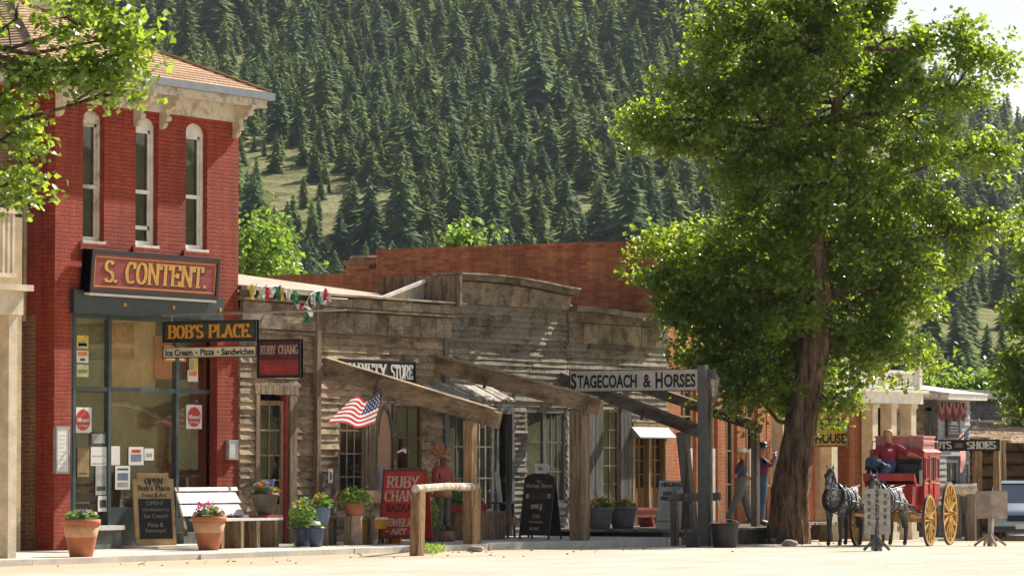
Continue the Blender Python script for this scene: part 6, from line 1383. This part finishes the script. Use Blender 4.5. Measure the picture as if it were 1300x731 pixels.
skinm = M('sunburnt_skin', (.52,.22,.12), .55, .1, 4, bs=0); skinf = M('fair_skin', (.60,.33,.22), .55, .1, 4, bs=0); eyem = plain('eye_dark', (.03,.02,.02))
def person(label, loc, rz, J, mats, zones, face, group=None, height=1., cat='person'):
    """J: joints dict"""
    r = E('person', loc, label, cat, group, rz); J = {k: (v[0], np.array(v[1])*(1.36 if k not in ('head','crown','neck') else 1.12)) for k, v in J.items()}
    names = list(J); V = [(J[n][0], J[n][1]) for n in names]; ix = {n: i for i, n in enumerate(names)}
    Ed = [(ix[a], ix[b]) for a, b, z in zones]; Z = [z for a, b, z in zones]
    vs, fs = skinned(V, Ed, 2, ix['hip']); mi = zoned(vs, fs, V, Ed, Z); mb = MB(); mb.v = list(vs); mb.f = [list(f) for f in fs]; mb.m = mi; mb.t = [1.]*len(fs)
    for a, b in (('wristL','handL'),('wristR','handR')):
        if a in J: hand(mb, Vector(J[a][0]), Vector(J[b][0])-Vector(J[a][0]), 1 if a[-1] == 'L' else -1, 0)
    head_bits(mb, J['head'][0], face, 1., 0, len(mats)-1)
    o = mb.build('body', mats, r, local=True, smooth=True)
    for ob in (o,):
        for v in ob.data.vertices: v.co *= height
    return r
def stdzones(sleeve=1, low=2, shoe=3, top=1, fore=0):
    return [('hip','waist',low),('waist','chest',top),('chest','neck',top),('neck','head',0),('head','crown',0),
        ('chest','shL',top),('shL','elL',sleeve),('elL','wristL',fore),('wristL','handL',0),('chest','shR',top),('shR','elR',sleeve),('elR','wristR',fore),('wristR','handR',0),
        ('hip','hL',low),('hL','kL',low),('kL','aL',low),('aL','tL',shoe),('hip','hR',low),('hR','kR',low),('kR','aR',low),('aR','tR',shoe)]
def J0(lf=0., rf=0., **kw):
    J = dict(hip=((0,0,.95),(.15,.12)), waist=((0,0,1.10),(.155,.125)), chest=((0,0,1.33),(.185,.145)), neck=((.01,0,1.50),.06), head=((.03,0,1.64),(.085,.098)), crown=((.02,0,1.73),.06),
        shL=((0,.19,1.42),.068), elL=((-.02,.24,1.14),.048), wristL=((.05,.24,.90),.034), handL=((.07,.24,.84),.03), shR=((0,-.19,1.42),.068), elR=((-.02,-.24,1.14),.048), wristR=((.05,-.24,.90),.034), handR=((.07,-.24,.84),.03),
        hL=((0,.09,.88),.10), kL=((lf*.55,.10,.50),.072), aL=((lf-.02,.10,.09),.05), tL=((lf+.16,.11,.04),.042), hR=((0,-.09,.88),.10), kR=((rf*.55,-.10,.50),.072), aR=((rf-.02,-.10,.09),.05), tR=((rf+.16,-.11,.04),.042))
    J.update(kw); return J
denim = M('blue_denim', (.06,.11,.22), .85, .2, 5); greytr = M('grey_trousers', (.14,.15,.145), .85, .15, 4); navysh = M('navy_polo', (.035,.045,.085), .8, .15, 4); plumsh = M('plum_shirt', (.12,.03,.08), .8, .15, 4)
redshirt = M('red_polo', (.32,.02,.04), .8, .15, 4); shoem = plain('dark_shoe', (.03,.025,.02)); whcap = M('white_cap', (.75,.74,.70), .8, .05, 5); hairb = M('blond_hair', (.60,.34,.14), .6, .3, 20, stretch=(1,1,.2)); hairg = M('grey_hair', (.35,.30,.25), .6, .3, 20)
P = SW(941, 664, .25)
J = J0(.24, -.27, elR=((-.17,-.30,1.18),.046), wristR=((-.20,-.10,1.08),.036), handR=((-.18,0,1.07),.03), elL=((.06,.27,1.18),.046), wristL=((.26,.25,1.05),.034), handL=((.32,.24,1.02),.03), aR=((-.36,-.10,.13),.05), tR=((-.22,-.11,.05),.042))
r = person('person in a white cap, navy polo and grey trousers walking with hand on back', P, R(-52), J, [skinm, navysh, greytr, shoem, eyem], stdzones(1,2,3,1,0), (1,-.05,-.05), height=1.0)
MB().lathe((.025,0,1.695), [(.105,-.03),(.107,.0),(.10,.05),(.07,.09),(0,.105)], 16).build('cap', whcap, r, local=True, smooth=True); MB().hexa([(.09,-.07,1.68),(.22,-.05,1.66),(.22,.05,1.66),(.09,.07,1.68),(.09,-.07,1.70),(.22,-.05,1.675),(.22,.05,1.675),(.09,.07,1.70)]).build('cap_peak', whcap, r, local=True)
MB().tube([(-.06,0,1.66),(-.075,0,1.57),(-.06,0,1.50)], [.065,.06,.03], 8).build('hair', hairb, r, local=True, smooth=True)
P = SW(967, 667, .25)
J = J0(.03, -.05, elR=((.14,-.24,1.30),.05), wristR=((.30,-.10,1.50),.036), handR=((.27,-.05,1.55),.03), elL=((-.02,.25,1.14),.05), wristL=((.10,.22,.93),.036), handL=((.16,.20,.90),.03))
r = person('person in a black hat, plum shirt and jeans lifting a cup beside the tree trunk', P, R(-50), J, [skinf, plumsh, denim, shoem, eyem], stdzones(1,2,3,1,1), (1,0,0), height=1.03)
MB().lathe((.03*1.03,0,1.71*1.03), [(.19,.015),(.18,.0),(.105,-.005),(.10,.06),(.085,.125),(.04,.12),(0,.105)], 18).build('hat', blackm, r, local=True, smooth=True)
o = MB().lathe(P+Matrix.Rotation(R(-50),3,'Z')@Vector((.30,-.04,1.62)), [(0,-.04),(.035,-.04),(.045,.06),(0,.055)], 12, M=Matrix.Rotation(R(70),3,'Y')).build('cup', M('purple_cup', (.25,.12,.30), .5)); tag(o, 'small purple cup held up by the person in the black hat', 'cup')
# ---- carved figure
P = Vector((fx(562,-1.9),-1.9,.1)); hh = 1.02; bs_ = MB(); 
J = J0(.02, .06, elR=((.06,-.26,1.15),.06), wristR=((.20,-.16,1.10),.045), handR=((.24,-.14,1.12),.035), elL=((0,.26,1.14),.06), wristL=((.10,.22,1.0),.045), handL=((.14,.20,.98),.035), hip=((0,0,.92),(.19,.15)), chest=((0,0,1.34),(.18,.14)), waist=((0,0,1.10),(.18,.14)))
wr = M('carved_red_coat', (.42,.06,.03), .6, .3, 5, c2=(.22,.04,.02)); wo = M('carved_ochre', (.50,.26,.07), .6, .3, 7, c2=(.30,.10,.04)); wg = M('carved_legging', (.12,.12,.09), .7, .35, 9); ws = M('carved_brown_skin', (.22,.09,.05), .5, .2, 5)
r = person('carved wooden figure with a feather headdress and red coat on a round block', P+Vector((0,0,.22)), R(-110), J, [ws, wr, wg, wg, eyem], [(a, b, z if z != 2 or a != 'hip' else 1) for a, b, z in stdzones(1,2,3,1,1)], (1,0,0), height=.86, cat='statue')
r.name = 'carved_figure'
MB().lathe((0,0,-.215), [(0,0),(.25,0),(.26,.06),(.24,.2),(0,.215)], 18).build('base', M('painted_block', (.26,.15,.09), .8, .3, 6), r, local=True, smooth=True)
mb = MB(); mb.lathe((0,0,.66), [(.185,0),(.19,.1),(.175,.24),(.16,.32)], 16, t=1.); o = mb.build('coat_skirt', wo, r, local=True, smooth=True)
for k in range(13):
    a = R(-20+220*k/12-0); d = Vector((-.30+.0*k, math.cos(a)*1., math.sin(a)*1.)).normalized(); c_ = Vector((-.01,0,1.46)); mb = MB()
    mb.beam(c_+d*.08, c_+d*(.27+.03*(k%2)), .05, .02, 0, w2=.035); mb.build('feather', (wr, wo)[k % 2], r, local=True)
MB().lathe((.015,0,1.47), [(.088,-.02),(.092,.02),(.085,.03)], 14).build('headband', wo, r, local=True)
for s_ in (-1,1): MB().tube([(-.05,.1*s_,1.38),(-.08,.16*s_,1.1),(-.08,.17*s_,.8)], [.03,.05,.02], 6, sq=.4).build('feather_trail', wr, r, local=True)
# ---- stagecoach
hz = R(191.5); hv = Vector((math.cos(hz), math.sin(hz), 0)); lv_ = Vector((-hv.y, hv.x, 0)); Wf = onG(1180, 693)
KC = .9; cc = Wf-hv*1.02*KC-lv_*.88*KC; cc.z = gz(cc.x, cc.y)
co = E('stagecoach', cc, 'red stagecoach with yellow spoked wheels and luggage on its roof, parked behind the horses', 'coach', None, hz)
co.scale = (KC,)*3
def L(mb, name, m, par=co, smooth=False): return mb.build(name, m, par, local=True, smooth=smooth)
def wheel(x, y, rad):
    n_ = 14; mb = MB()
    for k in range(n_):
        a = 2*math.pi*k/n_; d = Vector((math.cos(a),0,math.sin(a))); mb.beam(Vector((x,y,rad))+d*.06, Vector((x,y,rad))+d*(rad-.05), .035, .045, up0=(0,1,0))
    n = 40; vs = []
    def ring(r0, r1, y0, y1):
        m = MB(); 
        for k in range(n):
            a = 2*math.pi*k/n; c_, s_ = math.cos(a), math.sin(a)
            m.v += [(x+r0*c_, y0, rad+r0*s_), (x+r1*c_, y0, rad+r1*s_), (x+r1*c_, y1, rad+r1*s_), (x+r0*c_, y1, rad+r0*s_)]
        for k in range(n):
            k2 = (k+1) % n
            for j in range(4): m.f.append([k*4+j, k2*4+j, k2*4+(j+1)%4, k*4+(j+1)%4]); m.m.append(0); m.t.append(1.)
        return m
    q = ring(rad-.085, rad-.02, y-.028, y+.028); mb.add(q.v, q.f); mb.lathe((x,y-.11,rad), [(0,0),(.05,0),(.075,.06),(.075,.15),(.05,.22),(0,.22)], 12, M=Matrix.Rotation(R(-90),3,'X'))
    w = L(mb, 'wheel', spokem); L(ring(rad-.021, rad, y-.032, y+.032), 'tyre', tyrem, w)
    L(MB().lathe((x,y+.11*(1 if y > 0 else -1)-.03,rad), [(0,0),(.045,0),(.045,.06),(0,.06)], 10, M=Matrix.Rotation(R(-90),3,'X')), 'hub_cap', coachred, w)
for x, rad in ((1.02,.62),(-1.05,.76)):
    for y in (-.88,.88): wheel(x, y, rad)
    L(MB().beam((x,-.8,rad),(x,.8,rad), .09, .09), 'axle', spokem)
mb = MB(); mb.beam((-1.1,.3,.70),(1.1,.3,.66), .07, .08); mb.beam((-1.1,-.3,.70),(1.1,-.3,.66), .07, .08); mb.beam((1.02,-.45,.72),(1.02,.45,.72), .1, .1); mb.beam((-1.05,-.45,.84),(-1.05,.45,.84), .1, .1); L(mb, 'undercarriage', spokem)
L(MB().tube([(1.0,0,.62),(2.2,0,.70),(4.6,0,.80)], [.05,.045,.035], 8), 'pole', M('orange_pole', (.42,.16,.05), .6))
for y in (-.42,.42): L(MB().tube([(-1.15,y,.98),(-.4,y,.78),(.4,y,.78),(1.1,y,.95)], .04, 6), 'leather_strap', leather)
prof = [(-.98,1.12),(-.85,.93),(-.5,.83),(0,.80),(.35,.84),(.55,.98),(.60,1.25),(.56,1.7),(.60,2.22),(-.95,2.22),(-1.0,1.7)]
body = L(MB().prism(prof, -.66, .66, lambda u, v, w: (u, w, v)), 'body', coachred)
mb = MB()
for q in (-1,1):
    for (a, b_, c, d) in ((-.86,-.50,1.60,2.08),(-.30,.12,1.55,2.10),(.24,.50,1.60,2.08)): mb.box(a, b_, .662*q, .668*q, c, d)
mb.box(.585,.60,-.45,.45,1.7,2.0); L(mb, 'dark_window_panel', plain('window_shade_dark', (.015,.01,.01)), body)  # near-black panels on the solid body stand in for the shaded inside
for q in (-1,1):
    mb = MB()
    for (a, b_, c, d) in ((-.88,-.48,1.58,2.10),(.22,.52,1.58,2.10)):
        for e in ((a,a+.03,c,d),(b_-.03,b_,c,d),(a+.03,b_-.03,c,c+.03),(a+.03,b_-.03,d-.03,d)): mb.box(e[0],e[1],.664*q,.69*q,e[2],e[3])
    L(mb, 'window_frame', coachred, body)
    mb = MB()
    for e in ((-.33,-.30,.9,2.14),(.12,.15,.9,2.14),(-.30,.12,2.10,2.14),(-.30,.12,1.50,1.55),(-.30,.12,.9,.95)): mb.box(e[0],e[1],.662*q,.695*q,e[2],e[3])
    mb.box(-.26,.08,.662*q,.672*q,1.0,1.45); d_ = L(mb, 'door', M('coach_door_red', (.48,.025,.018), .3), body); L(MB().box(.05,.10,.69*q,.72*q,1.50,1.54), 'handle', gold, d_)
    L(MB().box(-.95,.55,.664*q,.676*q,1.47,1.50), 'gold_line', gold, body)
L(MB().hexa([(-1.05,-.70,2.225),(.66,-.70,2.225),(.66,.70,2.225),(-1.05,.70,2.225),(-1.0,-.6,2.30),(.62,-.6,2.30),(.62,.6,2.30),(-1.0,.6,2.30)]), 'roof', coachred)
mb = MB(); mb.hexa([(.58,-.50,.86),(1.15,-.50,1.0),(1.15,.50,1.0),(.58,.50,.86),(.58,-.54,1.42),(1.24,-.54,1.42),(1.24,.54,1.42),(.58,.54,1.42)]); L(mb, 'front_boot', coachred)
mb = MB(); mb.box(.60,1.20,-.62,.62,1.425,1.47); mb.beam((1.2,-.6,1.42),(1.42,-.6,1.70), .05,.05); mb.beam((1.2,.6,1.42),(1.42,.6,1.70), .05,.05); mb.box(1.36,1.42,-.62,.62,1.55,1.72); L(mb, 'footboard', coachred)
mb = MB(); mb.box(.60,.66,-.64,.64,1.47,2.0); mb.box(.66,1.0,-.62,.62,1.62,1.72); mb.tube([(.68,-.64,2.0),(.68,.64,2.0)], .05, 8); mb.tube([(1.0,-.64,1.72),(1.0,.64,1.72)], .05, 8); mb.box(.62,1.0,-.64,-.58,1.47,1.9); mb.box(.62,1.0,.58,.64,1.47,1.9); L(mb, 'driver_seat', leather)
L(MB().hexa([(-1.0,-.5,1.0),(-1.45,-.5,1.1),(-1.45,.5,1.1),(-1.0,.5,1.0),(-1.0,-.5,1.75),(-1.5,-.5,1.45),(-1.5,.5,1.45),(-1.0,.5,1.75)]), 'rear_boot', leather)
for y in (-.62,.62):
    mb = MB(); mb.tube([(-.95,y,2.28),(-.95,y,2.48),(.5,y,2.48),(.58,y,2.28)], .015, 6); L(mb, 'roof_rail', M('roof_rail', (.5,.3,.26), .5))
for y in (-.62,.66): L(MB().tube([(1.0,y,1.8),(1.0,y,1.98)], [.07,.05], 8), 'lamp', blackm)
o = E('luggage_trunk', cc+hv*(-.05)+Vector((0,0,2.305*KC)), 'faded pinkish red trunk strapped on the coach roof behind the driver', 'trunk', None, hz); o.scale = (KC,)*3
L(MB().hexa([(-.75,-.58,0),(.42,-.58,0),(.42,.58,0),(-.75,.58,0),(-.75,-.58,.26),(.42,-.58,.26),(.42,.58,.26),(-.75,.58,.26)]), 'case', coachpink, o); L(MB().box(-.78,.45,-.60,.60,.262,.31), 'lid', coachpink, o)
for y in (-.3,.3): L(MB().box(-.76,.43+.035,y-.03,y+.03,.0,.325), 'strap', M('pale_strap', (.55,.33,.28), .7), o)
# driver
D_ = cc+hv*.80*KC+lv_*(-.16)+Vector((0,0,-.175))
J = dict(hip=((0,0,1.84),(.15,.13)), waist=((-.03,0,1.98),(.14,.11)), chest=((-.06,.0,2.22),(.165,.12)), neck=((-.05,0,2.38),.06), head=((-.03,0,2.52),(.085,.098)), crown=((-.04,0,2.61),.06),
    shL=((-.06,.19,2.30),.07), elL=((-.12,.42,2.14),.05), wristL=((-.10,.60,2.10),.036), handL=((-.08,.66,2.08),.03), shR=((-.06,-.19,2.30),.07), elR=((.06,-.27,2.05),.05), wristR=((.26,-.16,2.02),.036), handR=((.31,-.12,2.02),.03),
    hL=((.05,.10,1.82),.10), kL=((.42,.06,1.86),.075), aL=((.44,-.02,1.47),.05), tL=((.60,-.02,1.41),.045), hR=((.05,-.10,1.84),.10), kR=((.38,-.36,2.00),.078), aR=((.50,-.02,1.92),.05), tR=((.58,.10,1.86),.045))
dv = person('seated person with fair hair, red polo and jeans on the coach driver seat', D_, hz, J, [skinm, redshirt, denim, shoem, eyem], stdzones(1,2,3,1,0), (1,-.25,-.05))
MB().lathe((-.05,0,2.575), [(.10,-.09),(.112,-.02),(.10,.05),(.06,.085),(0,.095)], 14).build('hair', hairb, dv, local=True, smooth=True); MB().box(.085,.093,.03,.12,2.20,2.25).build('name_tag', paper, dv, local=True)
# ---- horses
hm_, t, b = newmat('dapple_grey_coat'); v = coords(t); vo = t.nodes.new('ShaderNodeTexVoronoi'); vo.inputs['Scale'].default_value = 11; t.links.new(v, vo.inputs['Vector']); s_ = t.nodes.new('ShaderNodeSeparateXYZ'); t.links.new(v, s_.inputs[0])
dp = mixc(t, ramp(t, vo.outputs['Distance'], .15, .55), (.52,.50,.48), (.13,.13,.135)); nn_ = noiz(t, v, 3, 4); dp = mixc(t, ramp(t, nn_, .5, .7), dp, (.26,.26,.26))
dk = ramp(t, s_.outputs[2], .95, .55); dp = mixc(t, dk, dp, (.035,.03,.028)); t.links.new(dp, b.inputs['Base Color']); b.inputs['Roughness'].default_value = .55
manem = M('dark_mane', (.05,.05,.055), .7, .3, 12); hoofm = plain('hoof', (.12,.10,.08)); 
def horse(label, loc, rz, sc_=1., hy=0., hd=0., dark=1.):
    r = E('horse', loc, label, 'horse', None, rz); s = sc_
    V = [((-.55,0,1.20),(.29,.30)), ((-.1,0,1.12),(.31,.33)), ((.38,0,1.16),(.27,.32)), ((.62,0,1.36),(.15,.22)), ((.86,hy*.4,1.60+hd*.4),(.10,.16)), ((1.03,hy*.8,1.80+hd),(.085,.115)), ((1.17,hy*1.1,1.64+hd),(.075,.095)), ((1.30,hy*1.3,1.44+hd),(.06,.065)), ((-.80,0,1.18),(.18,.22))]
    Ed = [(0,1),(1,2),(2,3),(3,4),(4,5),(5,6),(6,7),(0,8)]
    for q in (-1,1):
        n0 = len(V); fo = .05*q
        V += [((.45,.16*q,.98),.13), ((.50+fo,.17*q,.72),.085), ((.52+fo,.17*q,.50),.062), ((.51+fo,.17*q,.20),.043), ((.56+fo,.17*q,.11),.05), ((.60+fo,.17*q,.03),.062)]
        Ed += [(2,n0)]+[(n0+k, n0+k+1) for k in range(5)]
        n0 = len(V); fo = -.06*q
        V += [((-.66,.17*q,1.02),.19), ((-.52+fo,.18*q,.80),.125), ((-.76+fo,.17*q,.53),.066), ((-.72+fo,.17*q,.22),.045), ((-.68+fo,.17*q,.11),.05), ((-.64+fo,.17*q,.03),.062)]
        Ed += [(0,n0)]+[(n0+k, n0+k+1) for k in range(5)]
    V = [(tuple(np.array(c)*s), (np.array(q_)*s if hasattr(q_, '__len__') else q_*s)) for c, q_ in V]
    vs, fs = skinned(V, Ed, 2, 1); mb = MB(); mb.v = vs; mb.f = [list(f) for f in fs]; mb.m = [1 if np.mean([vs[i][2] for i in f]) < .06*s else 0 for f in fs]; mb.t = [1.]*len(fs)
    P5 = Vector(V[5][0])
    for q in (-1,1):
        e0 = P5+Vector((-.02,.06*q,.07))*s; mb.tube([e0, e0+Vector((0,.02*q,.08))*s, e0+Vector((.01,.025*q,.17))*s], [.035*s,.032*s,.005], 6, 0, sq=.5)
        ey = P5.lerp(Vector(V[6][0]),.45)+Vector((.03,.085*q,.02))*s; mb.lathe(ey, [(0,-.02),(.022,0),(0,.02)], 6, 2)
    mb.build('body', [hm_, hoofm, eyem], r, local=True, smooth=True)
    m = MB(); pts = [Vector(V[5][0])+Vector((-.02,0,.12))*s, Vector(V[4][0])+Vector((-.06,0,.16))*s, Vector(V[3][0])+Vector((-.10,0,.16))*s]
    for k in range(26):
        f = k/25*1.98; i = int(f); p = pts[i].lerp(pts[i+1], f-i); q = random.choice((-1,1)); m.tube([p, p+Vector((-.03,.07*q,-.08))*s, p+Vector((.0,.13*q,-.22-.06*random.random()))*s], [.03*s,.028*s,.008], 5)
    m.tube([pts[0], pts[0]+Vector((.10,0,-.05))*s, pts[0]+Vector((.17,0,-.17))*s], [.035*s,.03*s,.006], 6); m.build('mane', manem, r, local=True, smooth=True)
    MB().tube([Vector((-.95,0,1.30))*s, Vector((-1.06,0,1.1))*s, Vector((-1.05,0,.7))*s, Vector((-1.0,0,.45))*s], [.05*s,.07*s,.08*s,.02], 8).build('tail', manem, r, local=True, smooth=True)
    # harness: collar, bridle, back straps
    hm2 = MB(); n = 18; c_ = Vector((.60,0,1.20))*s; hm2.tube([c_+Vector((-.12*math.cos(a)*1.0, .255*math.sin(a), .33*math.cos(a)))*s for a in np.linspace(0,2*math.pi,n)], .05*s, 7); 
    for xb in (-.1,.22): hm2.tube([Vector((xb,.335*math.sin(a),1.14+.345*math.cos(a)))*s for a in np.linspace(0,2*math.pi,n)], .018*s, 5)
    for q in (-1,1): hm2.tube([Vector((.55,.27*q,1.15))*s, Vector((-.1,.35*q,1.08))*s, Vector((-.9,.3*q,1.0))*s], .022*s, 5); hm2.tube([Vector((-.1,.15*q,1.46))*s, Vector((-.8,.1*q,1.42))*s], .015, 5)
    hm2.build('harness', leather, r, local=True, smooth=True)
    br_ = MB(); a5, a6, a7 = Vector(V[5][0]), Vector(V[6][0]), Vector(V[7][0]); 
    def loop(c, d, rr, ry): 
        d = d.normalized(); sd = Vector((0,1,0)); uu = sd.cross(d); br_.tube([c+(sd*math.sin(a)*rr+uu*math.cos(a)*ry) for a in np.linspace(0,2*math.pi,14)], .012*s, 5)
    loop(a6.lerp(a7,.55), a7-a6, .08*s, .092*s); loop(a5.lerp(a6,.35), a6-a5, .098*s, .122*s)
    for q in (-1,1): br_.tube([a5+Vector((-.02,.09*q,.06))*s, a6+Vector((0,.085*q,0))*s, a7+Vector((-.03,.07*q,.02))*s], .011*s, 5); br_.obox(a5.lerp(a6,.4)+Vector((.0,.115*q,.02))*s, .09*s, .01, .09*s, 0, 0); br_.tube([a7+Vector((-.03,.08*q,.02))*s, Vector((.5,.22*q,1.38))*s, Vector((-.8,.15*q,1.5))*s], .008, 4)
    br_.build('bridle', leather, r, local=True)
    return r
HP = cc+hv*2.5-lv_*.22
for q, lab, ang, hy in ((-1, 'dapple grey horse nearest the tree, head held high, standing in black harness', R(-7), .10), (1, 'dapple grey horse behind the tour board, in front of the coach wheels', R(-10), .16)):
    P = HP+lv_*(.47*q); P.z = gz(P.x, P.y); horse(lab, P, hz+ang, .85, hy, -.02 if q < 0 else -.16)
# ---- van
P = onG(1283, 684); P = atD(1296, 685, 101.); P.z = gz(P.x, P.y); vz_ = R(205); vh = Vector((math.cos(vz_), math.sin(vz_), 0)); P = P-vh*.2
vb = M('van_blue_silver', (.42,.50,.56), .3, .06, 2, metal=.5, bs=0); vglass = glassm('van_glass', (.25,.3,.33), .3, .05); vdk = plain('van_dark', (.025,.03,.035), .4); van = E('minivan', P, 'blue silver minivan facing the camera, half hidden at the right edge', 'van', None, vz_); van.scale = (.88,)*3
secs = [(.98,.42,.62,.62),(.93,.36,.78,.80),(.80,.32,.87,.88),(.30,.30,.95,.93),(.02,.30,1.03,.94)]
mb = MB(); rows_ = []
def sec(x, zb, zt, w, wt): return [(x,-w,zb),(x,-w-.02,zb+(zt-zb)*.5),(x,-wt,zt-.05),(x,-wt*.85,zt),(x,wt*.85,zt),(x,wt,zt-.05),(x,w+.02,zb+(zt-zb)*.5),(x,w,zb)]
S_ = [sec(1.02,.34,.56,.80,.78),sec(.95,.28,.80,.90,.84),sec(.78,.26,.93,.93,.86),sec(.30,.26,1.03,.95,.88),sec(-.05,.26,1.10,.95,.88),sec(-3.6,.26,1.12,.95,.90),sec(-3.75,.35,1.05,.90,.85)]
for s_ in S_: mb.v += s_
for i in range(len(S_)-1):
    for j in range(8): mb.f.append([i*8+j, i*8+(j+1)%8, (i+1)*8+(j+1)%8, (i+1)*8+j]); mb.m.append(0); mb.t.append(1.)
mb.f += [list(range(8)), list(range(len(S_)*8-8, len(S_)*8))]; mb.m += [0,0]; mb.t += [1.,1.]; L(mb, 'body', vb, van, True)
mb = MB(); mb.hexa([(-.02,-.86,1.085),(-.02,.86,1.085),(-.75,.70,1.68),(-.75,-.70,1.68),(-.1,-.86,1.085),(-.1,.86,1.085),(-.82,.70,1.68),(-.82,-.70,1.68)]); L(mb, 'windscreen', vglass, van)
mb = MB(); mb.hexa([(-.14,-.87,1.08),(-3.6,-.87,1.08),(-3.6,.87,1.08),(-.14,.87,1.08),(-.86,-.72,1.67),(-3.4,-.72,1.67),(-3.4,.72,1.67),(-.86,.72,1.67)]); L(mb, 'cabin', vdk, van)
mb = MB(); mb.hexa([(-.70,-.74,1.68),(-3.5,-.74,1.66),(-3.5,.74,1.66),(-.70,.74,1.68),(-.85,-.64,1.76),(-3.4,-.64,1.74),(-3.4,.64,1.74),(-.85,.64,1.76)]); mb.beam((-.02,-.88,1.09),(-.78,-.72,1.70), .06,.07); mb.beam((-.02,.88,1.09),(-.78,.72,1.70), .06,.07); L(mb, 'roof', vb, van)
L(MB().hexa([(1.0,-.42,.58),(1.04,-.42,.58),(1.04,.42,.58),(1.0,.42,.58),(.93,-.46,.76),(.97,-.46,.76),(.97,.46,.76),(.93,.46,.76)]), 'grille', vdk, van); L(MB().box(1.03,1.07,-.84,.84,.30,.44), 'bumper', vdk, van)
for q in (-1,1): L(MB().hexa([(.96,.50*q,.60),(1.01,.50*q,.60),(.93,.82*q,.62),(.85,.84*q,.62),(.93,.50*q,.77),(.97,.50*q,.76),(.90,.84*q,.76),(.82,.85*q,.78)]), 'headlight', glassm('headlight_glass%d'%q, (.9,.9,.85), .3, .3, (.7,.7,.65)), van); L(MB().obox((-.15,1.02*q,1.12), .10,.20,.14), 'mirror', vb, van)
L(MB().box(1.07,1.085,-.17,.17,.36,.50), 'number_plate', paper, van)
for x in (.25,-2.7):
    for y in (-.86,.86):
        w_ = L(MB().lathe((x,y-.1,.33), [(0,0),(.31,0),(.33,.03),(.33,.17),(.31,.2),(0,.2)], 24, M=Matrix.Rotation(R(-90),3,'X')), 'wheel', blackm, van)

# ================================================================== HAZE
mb = MB(); mb.box(-60, 1750, -150, 1500, -40, 330); hz_ = bpy.data.materials.new('air'); hz_.use_nodes = True; t = hz_.node_tree; t.nodes.remove(t.nodes['Principled BSDF'])
pv = t.nodes.new('ShaderNodeVolumePrincipled'); pv.inputs['Density'].default_value = .00005; pv.inputs['Color'].default_value = (.80,.88,1,1); pv.inputs['Anisotropy'].default_value = .3; t.links.new(pv.outputs[0], t.nodes['Material Output'].inputs['Volume'])
o = mb.build('haze', hz_); o['kind'] = 'stuff'; o['label'] = 'thin blue haze over the far hillside'
